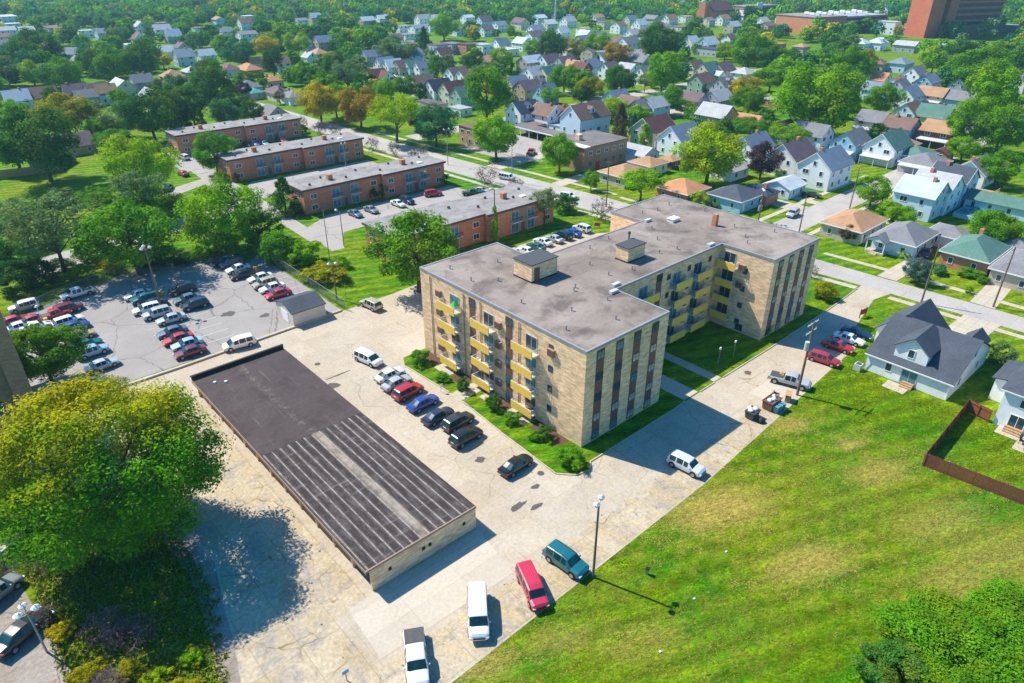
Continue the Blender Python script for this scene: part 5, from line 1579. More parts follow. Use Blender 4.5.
# scrub at the lower left
for i, (x, y, w, h, t, l) in enumerate((
 (-52.3, 9.5, 4.6, 2.6, "plum", "leafless purple brown shrub in the lower left corner beside the black car"),
 (-55.2, 12.4, 2.4, 1.5, "yellow", "yellow green weeds under the two headed lamp at the lower left"),
 (-51.8, 4.2, 2.4, 1.2, "olive", "olive shrub at the bottom edge left of the cracked pavement"),
 (-54.2, 22.5, 3.6, 2.2, "brown", "brown dry shrub behind the parked cars at the lower left edge"),
 (-50.4, 1.8, 2.6, 1.5, "lime", "lime green shrub beside the broken pavement at the bottom edge"),
 (-50.2, 7.6, 4.0, 2.2, "plum", "leafless grey brown brush between the lower left lawn and the big turning tree"),
 (-54.0, 3.2, 3.8, 2.2, "plum", "bare brush at the very bottom left of the photograph"),
 (-56.6, 15.4, 3.2, 1.9, "brown", "dry tangled brush beside the front of the black sedan"),
 (-49.2, -1.4, 3.6, 1.6, "olive", "olive weeds at the bottom edge beside the broken pavement"),
 (-47.4, 2.0, 2.2, 1.2, "bright", "bright green weeds at the tip of the lower left lawn"),
 (-57.5, 24.5, 3.4, 2.2, "plum", "grey brown brush between two cars at the left edge"),
 (-54.6, 6.0, 3.0, 1.6, "olive", "tangled olive and brown shrub low in the corner"))):
    if t in ("plum", "brown"):
        r = empty("bare_shrub", (x, y, 0), i); r.scale = (w, w, h)
        tag(r, l, "bush")
        inst("branches", BARE[i % 2], r); inst("branches", BARE[(i + 1) % 2], r, rz=1.7); inst("withered_leaves", bl, r, col=(*GREEN["plum"], .6))
    else: shrub(0, 0, 0, 0, t, l, xy=(x, y), wm=w, hm=h, alpha=.9)
# the vine covered thicket at the lower right: three heaps that grow into one another
th = empty("thicket", (0, -42, 0)); tag(th, "large bright green vine covered thicket at the bottom right corner", "thicket")
tm, _ = leaf_mesh("vine_leaves", 171, 60000, .0115, "bush", 170, .11, M["leaf"])
tm2, _ = leaf_mesh("shrub_leaves", 172, 26000, .017, "bush", 120, .10, M["leaf"])
for dx, dy, w, h, t, me in ((2.6, -.6, 12.0, 4.6, "mid", tm), (7.4, -3.2, 11.5, 4.2, "mid", tm), (-3.4, 2.2, 6.6, 3.4, "dark", tm2), (-3.6, -3.2, 10, 4.2, "mid", tm), (3.5, -6.5, 12, 4.6, "mid", tm), (12.5, -6.4, 9, 3.0, "mid", tm)):
    o = inst("foliage", me, th, (dx, dy, 0), R.uniform(0, 6), col=(*[q_ * 1.05 for q_ in GREEN[t]], .3)); o.scale = (w, w, h)
# ------------------------------------------------------------------ vehicles
def car_parts(kind):
    """stations from tail to nose: x, z bottom, z belt, z top, half width at belt, half width at top"""
    if kind == "sedan":
        st = [(-2.34, .42, .62, .80, .72, .62), (-2.22, .30, .84, .98, .84, .70), (-1.62, .24, .90, 1.03, .88, .72), (-1.02, .22, .92, 1.38, .89, .60), (-.92, .22, .92, 1.41, .89, .59),
              (-.28, .22, .91, 1.46, .90, .60), (-.18, .22, .91, 1.46, .90, .60), (.40, .22, .90, 1.42, .90, .60), (.50, .22, .90, 1.38, .90, .61), (1.12, .22, .88, .98, .90, .72), (2.0, .24, .74, .84, .86, .70), (2.28, .30, .60, .72, .78, .62), (2.38, .40, .52, .60, .66, .55)]
        glass = {"rear": (2,), "side": (4, 6), "wind": (8,)}; wb = (-1.38, 1.42); wr = .33
    elif kind == "suv":
        st = [(-2.28, .45, .70, .98, .78, .70), (-2.2, .32, 1.0, 1.10, .88, .76), (-1.92, .28, 1.04, 1.60, .91, .70), (-1.80, .27, 1.04, 1.66, .92, .68), (-1.0, .26, 1.03, 1.71, .92, .68), (-.88, .26, 1.03, 1.71, .92, .68), (-.05, .26, 1.02, 1.71, .92, .68), (.07, .26, 1.02, 1.70, .92, .68),
              (.62, .26, 1.01, 1.63, .92, .69), (.72, .26, 1.01, 1.58, .92, .70), (1.24, .26, 1.0, 1.10, .91, .76), (2.05, .28, .88, .98, .88, .74), (2.3, .34, .68, .80, .80, .66), (2.38, .44, .58, .66, .70, .58)]
        glass = {"rear": (1,), "side": (3, 5, 7), "wind": (9,)}; wb = (-1.38, 1.42); wr = .37
    elif kind == "wagon":
        st = [(-2.36, .40, .64, .86, .76, .66), (-2.28, .28, .90, 1.0, .86, .72), (-1.9, .24, .94, 1.42, .89, .63), (-1.78, .22, .94, 1.46, .89, .62), (-.95, .22, .93, 1.50, .90, .61), (-.85, .22, .93, 1.50, .90, .61), (-.1, .22, .92, 1.50, .90, .61), (0, .22, .92, 1.50, .90, .61), (.52, .22, .91, 1.44, .90, .62),
              (.62, .22, .91, 1.40, .90, .62), (1.24, .22, .88, .98, .90, .72), (2.05, .24, .76, .86, .86, .70), (2.3, .30, .62, .72, .78, .62), (2.4, .40, .52, .60, .66, .55)]
        glass = {"rear": (1,), "side": (3, 5, 7), "wind": (9,)}; wb = (-1.42, 1.46); wr = .33
    elif kind == "minivan":
        st = [(-2.48, .42, .76, 1.0, .82, .74), (-2.4, .30, 1.0, 1.12, .92, .80), (-2.14, .26, 1.04, 1.62, .95, .76), (-2.0, .25, 1.04, 1.70, .96, .75), (-1.05, .24, 1.03, 1.76, .97, .75), (-.92, .24, 1.03, 1.76, .97, .75), (.05, .24, 1.02, 1.75, .97, .75), (.18, .24, 1.02, 1.73, .97, .75), (.86, .24, 1.01, 1.60, .97, .76),
              (.98, .24, 1.0, 1.52, .97, .77), (1.72, .26, .94, 1.04, .94, .80), (2.28, .30, .80, .90, .88, .74), (2.5, .38, .62, .70, .76, .64)]
        glass = {"rear": (1,), "side": (3, 5, 7), "wind": (9,)}; wb = (-1.5, 1.55); wr = .35
    elif kind == "van":
        st = [(-2.85, .45, .8, 1.2, .90, .84), (-2.80, .36, 1.12, 1.25, .96, .88), (-2.72, .34, 1.16, 1.90, .98, .84), (-2.6, .34, 1.16, 1.98, .99, .82), (-1.7, .34, 1.16, 2.02, 1.0, .82), (-1.6, .34, 1.16, 2.02, 1.0, .82), (-.6, .34, 1.16, 2.02, 1.0, .82), (-.48, .34, 1.16, 2.02, 1.0, .82), (.45, .34, 1.15, 2.0, 1.0, .82), (.58, .34, 1.15, 1.99, 1.0, .82), (1.2, .34, 1.13, 1.90, 1.0, .82),
              (1.3, .34, 1.12, 1.84, 1.0, .82), (1.86, .34, 1.08, 1.18, .98, .84), (2.6, .36, .98, 1.08, .94, .80), (2.78, .42, .74, .90, .88, .76), (2.85, .48, .62, .70, .80, .7)]
        glass = {"rear": (1,), "side": (3, 5, 7, 9), "wind": (11,)}; wb = (-1.75, 1.8); wr = .38
    else:   # pickup
        st = [(-2.85, .52, .90, 1.02, .90, .84), (-2.80, .44, .98, 1.08, .94, .88), (-.78, .38, 1.04, 1.10, .97, .88), (-.74, .38, 1.06, 1.70, .97, .76), (-.62, .38, 1.06, 1.78, .97, .74), (.12, .38, 1.06, 1.83, .97, .74), (.24, .38, 1.06, 1.83, .97, .74), (.84, .38, 1.05, 1.76, .97, .75), (.96, .38, 1.05, 1.70, .97, .76),
              (1.52, .38, 1.05, 1.15, .96, .82), (2.55, .40, .98, 1.08, .93, .80), (2.8, .46, .74, .90, .88, .76), (2.88, .52, .62, .72, .80, .7)]
        glass = {"rear": (2,), "side": (4, 6), "wind": (8,)}; wb = (-1.9, 1.85); wr = .41
    body, gl = MB(), {"windshield": MB(), "rear_window": MB(), "side_window": MB(), "side_window2": MB()}
    secs = []
    for x, zb, zt, zp, w, wt in st:
        half = [(w * .80, zb), (w * .97, zb + .12), (w * 1.0, zb + (zt - zb) * .62), (w * .97, zt), (wt + .02, zp - .045), (wt * .86, zp), (0, zp + .022)]
        secs.append([(x, y, z) for y, z in half] + [(x, -y, z) for y, z in half[-2::-1]])
    n = len(secs[0])          # 13 points, left belt is 3, left top 4, centre 6, right top 8, right belt 9
    for i in range(len(secs) - 1):
        for k in range(n - 1):
            q = [secs[i][k], secs[i][k + 1], secs[i + 1][k + 1], secs[i + 1][k]]
            tgt = body
            if k in (3, 8) and i in glass["side"] + glass["wind"] + glass["rear"] and i in glass["side"]:
                tgt = gl["side_window" if k == 3 else "side_window2"]
            elif k in (4, 5, 6, 7) and i in glass["wind"]: tgt = gl["windshield"]
            elif k in (4, 5, 6, 7) and i in glass["rear"]: tgt = gl["rear_window"]
            tgt.poly(q)
        body.poly([secs[i][0], secs[i + 1][0], secs[i + 1][n - 1], secs[i][n - 1]])
    body.poly(secs[0]); body.poly(secs[-1][::-1])
    out = {"body": body.mesh(kind + "_body", M["paint"], 38)}
    for k, v in gl.items(): out[k] = v.mesh(kind + "_" + k, M["carglass"], 38)
    L0, L1, w0, w1 = st[0], st[-1], st[0][4], st[-1][4]
    xt, xn = st[1], st[-2]
    tl = MB().box(xt[0] - .07, xt[4] - .22, xt[2] - .14, xt[0] + .10, xt[4] + .012, xt[2] + .02)
    hl = MB().box(xn[0] - .12, xn[4] - .30, xn[2] - .06, xn[0] + .07, xn[4] + .012, xn[2] + .07)
    out["taillight"], out["headlight"] = tl.mesh("taillight", M["taill"]), hl.mesh("headlight", M["headl"])
    tl = MB().box(xt[0] - .07, -xt[4] - .012, xt[2] - .14, xt[0] + .10, -xt[4] + .22, xt[2] + .02)
    hl = MB().box(xn[0] - .12, -xn[4] - .012, xn[2] - .06, xn[0] + .07, -xn[4] + .30, xn[2] + .07)
    out["taillight2"], out["headlight2"] = tl.mesh("taillight", M["taill"]), hl.mesh("headlight", M["headl"])
    mid = max(s[4] for s in st)
    out["wheels"] = [(x, s * (mid - .10), wr) for x in wb for s in (-1, 1)]
    out["tyre"] = MB().tube((0, -.12, 0), (0, .12, 0), wr, wr, 20).mesh("tyre", M["black"], 40)
    out["rim"] = MB().tube((0, -.126, 0), (0, .126, 0), wr * .62, wr * .62, 14).mesh("rim", M["rim"], 40)
    out["arch"] = MB().tube((0, -.105, 0), (0, .105, 0), wr * 1.17, wr * 1.17, 20).mesh("wheel_arch", M["black"], 40)
    m1 = MB()
    xs = st[[i for i in range(len(st)) if i in glass["wind"]][0]][0] + .12
    for s in (-1, 1):
        y0, y1 = sorted((s * (mid - .06), s * (mid + .16)))
        m1.box(xs, y0, st[-5][2] + .02, xs + .1, y1, st[-5][2] + .17)
    out["mirrors"] = m1.mesh("mirrors", M["paint"])
    out["grille"] = MB().box(xn[0] - .02, -xn[4] + .34, xn[2] - .14, xn[0] + .085, xn[4] - .34, xn[2] + .03).mesh("grille", M["black"])
    out["licence_plate"] = MB().box(xt[0] - .09, -.26, xt[2] - .22, xt[0] - .04, .26, xt[2] - .08).mesh("licence_plate", M["white"])
    out["bumper"] = MB().box(xt[0] - .14, -xt[4] + .02, xt[1] + .06, xt[0] - .02, xt[4] - .02, xt[1] + .22).mesh("bumper", M["darkgrey"])
    return out


CP = {k: car_parts(k) for k in ("sedan", "suv", "wagon", "minivan", "van", "pickup")}
bedm = MB().box(-2.70, -.80, 1.07, -.84, .80, 1.118).mesh("bed", M["darkgrey"])
coverm = MB().box(-2.76, -.86, 1.09, -.80, .86, 1.16).box(-2.76, -.03, 1.16, -.80, .03, 1.18).mesh("bed_cover", M["darkgrey"])
PC = dict(white=(.72, .73, .74), silver=(.42, .45, .47), grey=(.20, .22, .24), dark=(.03, .036, .045), black=(.012, .013, .016), navy=(.015, .03, .07), blue=(.02, .06, .33), ltblue=(.30, .47, .60), red=(.45, .018, .025), rosy=(.55, .03, .07), pearl=(.60, .63, .67), maroon=(.17, .015, .035),
          teal=(.008, .14, .17), beige=(.42, .36, .27), gold=(.50, .40, .22), green=(.03, .12, .08), steel=(.10, .15, .20), brown=(.28, .2, .15))
NAMES = dict(sedan="parked_car", suv="parked_car", wagon="parked_car", minivan="parked_car", van="van", pickup="pickup_truck")
CATS = dict(sedan="car", suv="suv", wagon="car", minivan="minivan", van="van", pickup="pickup truck")


def car(px, py, deg, kind, col, label, sc=1.0, extra=None, z=.75):
    x, y = at(px, py, z)
    d = px_of(x, y, 0)[2]
    r = empty(NAMES[kind], (x, y, .045), rad(deg))
    r.scale = (sc, sc, sc)
    tag(r, label, CATS[kind])
    c = PC[col]
    P = CP[kind]
    for k in ("body", "windshield", "rear_window", "side_window", "side_window2", "mirrors", "taillight", "taillight2", "headlight", "headlight2", "grille", "licence_plate", "bumper"):
        if d < 3.3 and k in ("mirrors", "grille", "licence_plate", "bumper"): continue
        nm = k.rstrip("2")
        if k == "mirrors":
            inst("mirrors", P[k], r, col=c); continue
        o = inst(nm, P[k], r, col=c if k == "body" else None)
    for wx, wy, wz in P["wheels"]:
        w = inst("wheel", P["tyre"], r, (wx, wy, wz))
        inst("rim", P["rim"], w)
        inst("wheel_arch", P["arch"], r, (wx, wy * 1.0, wz + .03))
    if kind == "pickup":
        inst("bed_cover" if extra == "cover" else "bed", coverm if extra == "cover" else bedm, r)
    if extra == "rack":
        m = MB()
        for s in (-.55, .55): m.box(-1.5, s - .03, 1.72, .5, s + .03, 1.79)
        m.build("roof_rack", M["darkgrey"], r)
    if extra == "ribs":
        m = MB()
        for i in range(7): m.box(-2.4, -.66 + i * .22 - .02, 2.03, .9, -.66 + i * .22 + .02, 2.06)
        m.build("roof_ribs", M["paint"], r, col=c)
    return r


for a in (
 (368, 358, -78, "minivan", "white", "white minivan standing alone in the drive near the left end of the apartment block"),
 (390, 374, 4, "sedan", "white", "white sedan, first in the row of cars facing the apartment lawn"),
 (397, 382, 4, "sedan", "silver", "silver sedan, second in the row facing the apartment lawn"),
 (408, 391, 4, "suv", "red", "red station wagon, third in the row facing the apartment lawn"),
 (423, 402, 3, "sedan", "blue", "bright blue sedan in the row facing the apartment lawn"),
 (438, 415, 3, "sedan", "navy", "dark blue sedan right after the bright blue one"),
 (458, 421, 3, "suv", "dark", "black car with a glossy bonnet, second from the end of the lawn row"),
 (466, 436, 3, "suv", "black", "black hatchback at the near end of the lawn row"),
 (516, 464, 3, "sedan", "black", "black sedan parked alone near the apartment block's front corner"),
 (686, 464, -84, "suv", "pearl", "silver white suv half in the apartment block's shadow", 1.0),
 (478, 613, -127, "van", "white", "white passenger van in the foreground row", .98),
 (532, 587, -113, "van", "rosy", "red van with a ribbed roof in the foreground row", .90, "ribs"),
 (566, 560, -86, "suv", "teal", "teal green suv in the foreground row next to the twin lamp pole", 1.06, "rack"),
 (416, 658, -120, "pickup", "white", "white pickup with dark bed cover at the bottom edge", 1.0, "cover"),
 (790, 380, -72, "pickup", "silver", "silver pickup with an open loaded bed beside the utility pole"),
 (824, 358, -82, "wagon", "red", "red station wagon between the silver pickup and the red sedan"),
 (838, 345, -84, "sedan", "red", "red sedan next to the red station wagon"),
 (849, 338, -84, "sedan", "white", "white sedan between the red sedan and the dark blue car"),
 (857, 332, -84, "sedan", "navy", "dark blue sedan at the far end of the row by the white house"),
 (371, 304, 97, "suv", "beige", "beige suv beside the grass bank behind the shed"),
 # fenced lot, back row
 (224, 261, 178, "sedan", "navy", "dark navy car at the far end of the back row by the fence"),
 (232, 263, 178, "suv", "steel", "slate blue suv, second in the back row by the fence"),
 (238, 268, 178, "sedan", "white", "white sedan, third in the back row by the fence"),
 (242, 274, 178, "sedan", "black", "black sedan, fourth in the back row by the fence"),
 (260, 277, 178, "sedan", "white", "white sedan just past the orange barrel by the fence"),
 (265, 283, 178, "suv", "beige", "beige suv between two white sedans by the fence"),
 (272, 287, 178, "sedan", "white", "white sedan next to the red sedan by the fence"),
 (278, 293, 178, "sedan", "red", "dark red sedan at the near end of the fence row"),
 # fenced lot, double row
 (138, 294, 176, "sedan", "white", "white sedan at the far end of the double row"),
 (145, 298, 176, "suv", "teal", "teal suv, second in the double row"),
 (153, 303, 176, "sedan", "navy", "navy sedan, third in the double row beside the orange barrel"),
 (147, 308, 176, "wagon", "white", "white hatchback in front of the lamp pole in the double row"),
 (157, 313, 176, "suv", "silver", "silver suv beside the white hatchback in the double row"),
 (171, 318, 176, "sedan", "silver", "silver green sedan at the foot of the lamp pole"),
 (172, 331, 176, "sedan", "steel", "slate sedan after the gap below the lamp pole"),
 (178, 338, 176, "sedan", "red", "red sedan in the lower double row"),
 (187, 343, 176, "sedan", "ltblue", "light blue sedan in the lower double row"),
 (190, 351, 176, "sedan", "maroon", "maroon sedan at the near end of the double row"),
 (182, 289, 176, "suv", "black", "black suv behind the lamp pole in the double row"),
 (187, 298, 176, "sedan", "steel", "steel blue sedan right of the lamp pole"),
 (195, 304, 176, "suv", "navy", "dark navy suv right of the lamp pole at the row's end"),
 (239, 343, 172, "minivan", "white", "white minivan by the low wall near the garage's far end"),
 # fenced lot, left row
 (24, 306, 176, "suv", "white", "white suv in the tree shade at the left edge"),
 (77, 293, 184, "pickup", "white", "white pickup under the trees at the fence", .95),
 (68, 308, 4, "suv", "maroon", "maroon suv in the left row"),
 (54, 314, 4, "pickup", "red", "red pickup with a brown load in the left row", .9),
 (68, 320, 4, "wagon", "white", "white hatchback with blue reflections in the left row"),
 (74, 326, 4, "sedan", "blue", "blue car squeezed beside the white hatchback in the left row"),
 (79, 335, 4, "sedan", "gold", "gold sedan in the left row"),
 (86, 344, 4, "sedan", "teal", "teal sedan in the left row"),
 (92, 351, 4, "suv", "ltblue", "pale blue suv in the left row"),
 (102, 364, 4, "sedan", "silver", "silver car nearest the yellow tree in the left row"),
 (14, 320, 4, "sedan", "red", "red car at the brick building's edge"),
 (34, 319, 4, "sedan", "red", "bright red car partly under the green tree in the left lot"),
 (20, 326, 4, "sedan", "white", "white car just under the red one at the brick building"),
 (36, 326, 4, "sedan", "white", "white car hidden behind leaves in the left lot"),
 # lot behind the apartment block
 (526, 250, 92, "sedan", "white", "white sedan at the near end of the row behind the apartment block"),
 (536, 246, 92, "sedan", "green", "dark green sedan behind the apartment block"),
 (543, 241, 92, "sedan", "white", "white sedan right after the dark green one"),
 (554, 238, 92, "sedan", "silver", "silver sedan in the middle of the row behind the apartment block"),
 (563, 235, 92, "suv", "black", "black suv in the row behind the apartment block"),
 (572, 232, 92, "sedan", "blue", "blue sedan in the row behind the apartment block"),
 (582, 228, 92, "suv", "white", "white suv at the far end of the row behind the apartment block"),
 # between the brick blocks
 (355, 213, -88, "sedan", "steel", "dark teal sedan at the left of the brick court"),
 (371, 209, -88, "sedan", "grey", "grey sedan beside the dark teal one in the brick court"),
 (398, 203, -88, "sedan", "white", "white sedan in the brick court"),
 (407, 200, -88, "suv", "navy", "navy suv next to the white sedan in the brick court"),
 (433, 193, -20, "suv", "red", "red suv standing across the brick court"),
 (472, 192, -30, "pickup", "green", "green pickup at the street end of the brick court", .9),
 (481, 190, -60, "sedan", "silver", "silver car half behind the green pickup"),
 (248, 144, -88, "sedan", "black", "black car in the court behind the second brick block"),
 (254, 143, -88, "sedan", "white", "white car in the court behind the second brick block"),
 (264, 143, -88, "sedan", "ltblue", "light blue car in the court behind the second brick block"),
 (282, 140, -88, "sedan", "red", "red car in the court behind the second brick block"),
 (184, 157, 95, "suv", "white", "white suv on the lawn end of the lane"),
 (183, 173, 95, "sedan", "red", "red car driving down the lane"),
 (168, 187, 60, "sedan", "dark", "dark car in the shade at the lane's bend"),
 (52, 204, 10, "suv", "white", "white car, left of two by the thin airy tree"),
 (64, 202, 10, "suv", "white", "white car, right of two by the thin airy tree"),
 # streets
 (568, 196, -72, "suv", "white", "white suv parked on the street beside the brick block's lawn"),
 (507, 177, -75, "van", "white", "white van parked on the diagonal street under the bare tree", .85),
 (531, 152, 35, "pickup", "red", "red pickup in front of the long carport"),
 (793, 213, -172, "suv", "silver", "silver suv driving on the side street"),
 (812, 194, -80, "sedan", "dark", "dark car in the drive of the pale blue garage"),
 (657, 168, -160, "suv", "white", "white vehicle in front of the small tan roofed garage"),
 (914, 265, -170, "sedan", "white", "white sedan on the driveway of the grey hip roofed bungalow"),
 (926, 252, -170, "sedan", "maroon", "purple car in the shade between the two hip roofed bungalows"),
 # lower left corner
 (22, 631, 28, "sedan", "black", "black sedan in the shade at the lower left edge", 1.1),
 (10, 548, 28, "sedan", "dark", "dark car under the big turning tree at the left edge"),
 (-4, 592, 28, "suv", "grey", "grey car cut by the left edge between two dark cars"),
): car(*a)

# ------------------------------------------------------------------ poles and lamps
def pole_at(bx, by, topx, topy, r0=.15, r1=.10, name="utility_pole", label="", cat="utility pole", m="wood", lean=True, h=None):
    x, y = at(bx, by, 0)
    if h is None:
        lo, hi = 0, 40
        for _ in range(40):
            q = (lo + hi) / 2
            if px_of(x, y, q)[1] > topy: lo = q
            else: hi = q
        h = lo
    r = empty(name, (x, y, 0)); tag(r, label, cat)
    MB().tube((0, 0, 0), (0, 0, h), r0, r1, 10).build("pole", M[m], r)
    return r, h


def lamp_heads(r, h, angs, reach=.9, m="lightgrey", s=1.0):
    for a in angs:
        dx, dy = math.cos(rad(a)), math.sin(rad(a))
        arm = MB().tube((0, 0, h - .1), (dx * reach, dy * reach, h + .12), .045, .04, 6).build("arm", M["grey"], r)
        k = MB()
        k.solid([(dx * reach + math.cos(t) * .20 * s, dy * reach + math.sin(t) * .20 * s, h + .02) for t in [i * .785 for i in range(8)]], [(dx * reach + math.cos(t) * .34 * s, dy * reach + math.sin(t) * .34 * s, h + .30) for t in [i * .785 for i in range(8)]])
        k.solid([(dx * reach + math.cos(t) * .34 * s, dy * reach + math.sin(t) * .34 * s, h + .302) for t in [i * .785 for i in range(8)]], [(dx * reach + math.cos(t) * .12 * s, dy * reach + math.sin(t) * .12 * s, h + .5) for t in [i * .785 for i in range(8)]])
        k.build("lamp_head", M[m], arm)


def crossarms(r, h, ang, zs, ln=2.4, ins=True):
    dx, dy = math.cos(rad(ang)), math.sin(rad(ang))
    for z in zs:
        m = MB()
        a, b = (-dx * ln / 2 - dy * .12, -dy * ln / 2 + dx * .12), (dx * ln / 2 - dy * .12, dy * ln / 2 + dx * .12)
        m.tube((a[0], a[1], h - z), (b[0], b[1], h - z), .07, .07, 4)
        c = m.build("crossarm", M["lightgrey"] if ins else M["wood"], r)
        for q in (.06, .3, .7, .94):
            px_, py_ = a[0] + (b[0] - a[0]) * q, a[1] + (b[1] - a[1]) * q
            MB().tube((px_, py_, h - z + .05), (px_, py_, h - z + .28), .05, .04, 6).build("insulator", M["lightgrey"], c)


r, h = pole_at(593, 577, 600, 503, .14, .10, "lamp_post", "brown lamp post with two white heads at the edge of the big lawn", "lamp post")
lamp_heads(r, h, (-160, 20), .55)
r, h = pole_at(797, 395, 820, 322, .19, .13, "utility_pole", "utility pole with two crossarms and a transformer beside the silver pickup")
crossarms(r, h, 0, (.25, 1.5), 2.9)
t_ = MB().tube((-.42, .1, h - 4.2), (-.42, .1, h - 2.9), .30, .30, 12).build("transformer", M["lightgrey"], r)
r, h = pole_at(162, 310, 161, 249, .17, .11, "lamp_post", "tall wooden lamp post with three floodlights in the fenced lot", "lamp post")
lamp_heads(r, h, (90, -150, -30), .75)
r, h = pole_at(337, 299, 333, 265, .14, .10, "lamp_post", "lamp post with two pale heads on the grass bank", "lamp post")
lamp_heads(r, h, (160, -20), .6)
r, h = pole_at(346, 298, 333, 262, .04, .03, "guy_post", "thin grey post at the corner of the chain link fence", "post", "grey", h=3)
r, h = pole_at(344, 246, 337, 211, .12, .07, "street_lamp", "grey street lamp in the drive of the brick court", "street lamp", "grey")
lamp_heads(r, h, (150,), .7)
r, h = pole_at(330, 262, 323, 209, .10, .06, "street_lamp", "slim pole rising from the bushes on the grass bank", "utility pole", "grey")
r, h = pole_at(758, 222, 764, 191, .17, .12, "utility_pole", "utility pole with crossarm, drums and a lamp behind the apartment roof")
crossarms(r, h, 20, (.9, 2.2), 2.2)
for q in (-.38, .38): MB().tube((q, .1, h - 4.6), (q, .1, h - 3.4), .25, .25, 10).build("transformer", M["grey"], r)
lamp_heads(r, h, (45, 225), .5)
r, h = pole_at(799, 232, 807, 196, .15, .10, "utility_pole", "slim utility pole at the edge of the side street near the silver suv")
r, h = pole_at(849, 211, 858, 168, .15, .10, "utility_pole", "slim utility pole on the side street by the orange tan corner bungalow")
crossarms(r, h, 80, (.4,), 2.0, False)
r, h = pole_at(921, 303, 942, 243, .17, .11, "utility_pole", "leaning brown utility pole at the kerb in front of the blue green spruce")
r, h = pole_at(993, 307, 1015, 247, .17, .11, "utility_pole", "leaning brown utility pole at the kerb near the right edge")
crossarms(r, h, 0, (.4,), 1.8, False)
r, h = pole_at(606, 207, 606, 161, .18, .12, "utility_pole", "thick brown pole behind the apartment block's rear corner")
crossarms(r, h, -45, (.5,), 1.6, False)
r, h = pole_at(448, 165, 449, 130, .12, .07, "street_lamp", "grey street lamp at the bend by the third brick block", "street lamp", "grey")
lamp_heads(r, h, (0, 180), .9, s=.8)
r, h = pole_at(346, 167, 343, 144, .12, .08, "street_lamp", "grey double headed lamp post in the court behind the third brick block", "street lamp", "grey")
lamp_heads(r, h, (0, 180), .6, s=.8)
r, h = pole_at(495, 243, 493, 190, .16, .11, "utility_pole", "wooden pole wrapped in ivy in front of the closest brick block")
lamp_heads(r, h, (150,), .8)
iv = inst("ivy", CR["column"][0][0], None, r.location, 0, (*GREEN["bright"], .3)); iv.scale = (2.4, 2.4, 8.2); tag(iv, "bright green ivy climbing the wooden pole by the closest brick block", "ivy")
r, h = pole_at(512, 182, 511, 142, .12, .08, "street_lamp", "grey street lamp on the pavement by the white parked van", "street lamp", "grey")
r, h = pole_at(36, 173, 22, 133, .13, .09, "utility_pole", "leaning grey utility pole behind the tan board fence", "utility pole", "grey")
r, h = pole_at(66, 92, 62, 76, .16, .10, "utility_pole", "grey utility pole with crossarm beside the plum roofed beige house", "utility pole", "grey")
crossarms(r, h, -20, (.4,), 2.6)
r, h = pole_at(12, 95, 8, 82, .16, .10, "utility_pole", "grey utility pole with crossarm over the pale blue gable at the far left", "utility pole", "grey")
crossarms(r, h, -20, (.4,), 2.6)
r, h = pole_at(555, 24, 554, 0, .8, .5, "chimney_stack", "very tall thin chimney stack at the top edge of the photograph", "chimney", "offwhite", h=28)
r, h = pole_at(47, 652, 50, 606, .10, .08, "lamp_post", "lamp post with white floodlights among the scrub at the lower left", "lamp post", "grey", h=5.2)
lamp_heads(r, h, (100, 200, -20), .7, "white", 1.1)
r, h = pole_at(347, 681, 348, 668, .05, .05, "sign_post", "small post with a pale blue sign at the bottom edge by the white pickup", "sign", "grey", h=1.4)
MB().box(-.3, -.03, 1.0, .3, .03, 1.45).build("sign_panel", M["tint"], r, col=(.25, .45, .60))
for bx, by, l in ((441, 392, "small sign on a thin post in the apartment lawn by the bright blue sedan"), (465, 405, "small sign on a thin post in the apartment lawn by the entrance walk")):
    r, h = pole_at(bx, by, bx, by - 8, .03, .03, "sign_post", l, "sign", "grey", h=1.3)
    MB().box(-.2, -.22, .95, .2, -.19, 1.45).build("sign_panel", M["white"], r)
for bx, by, l in ((718, 364, "low lamp post at the court walk closer to the apartment west wing"), (733, 357, "low lamp post at the court lawn closer to the apartment east wing")):
    r, h = pole_at(bx, by, bx, by - 14, .05, .04, "lamp_post", l, "lamp post", "grey", h=2.6)
    MB().tube((0, 0, 2.6), (0, 0, 2.9), .16, .12, 10).build("lamp_head", M["white"], r)
r, h = pole_at(159, 294, 158, 277, .05, .05, "lamp_post", "short white lamp post beside the orange barrel in the double row", "lamp post", "lightgrey", h=3.6)
MB().tube((0, 0, 3.6), (0, 0, 3.85), .32, .18, 10).build("lamp_head", M["white"], r)
r, h = pole_at(43, 324, 39, 313, .05, .05, "lamp_post", "short white lamp post in the left row of the fenced lot", "lamp post", "lightgrey", h=3.2)
MB().tube((0, 0, 3.2), (0, 0, 3.45), .32, .18, 10).build("lamp_head", M["white"], r)
for px_, py_, l in ((161, 297, "orange barrel at the short lamp post in the double row"), (256, 272, "orange barrel by the chain link fence in the back row"), (47, 324, "orange barrel in the left row under the leaves")):
    x, y = at(px_, py_, 0)
    b = MB().tube((0, 0, 0), (0, 0, .45), .42, .42, 14).tube((0, 0, .45), (0, 0, 1.1), .38, .34, 14).build("barrel", M["orange"])
    b.location = (x, y, .02); tag(b, l, "barrel")
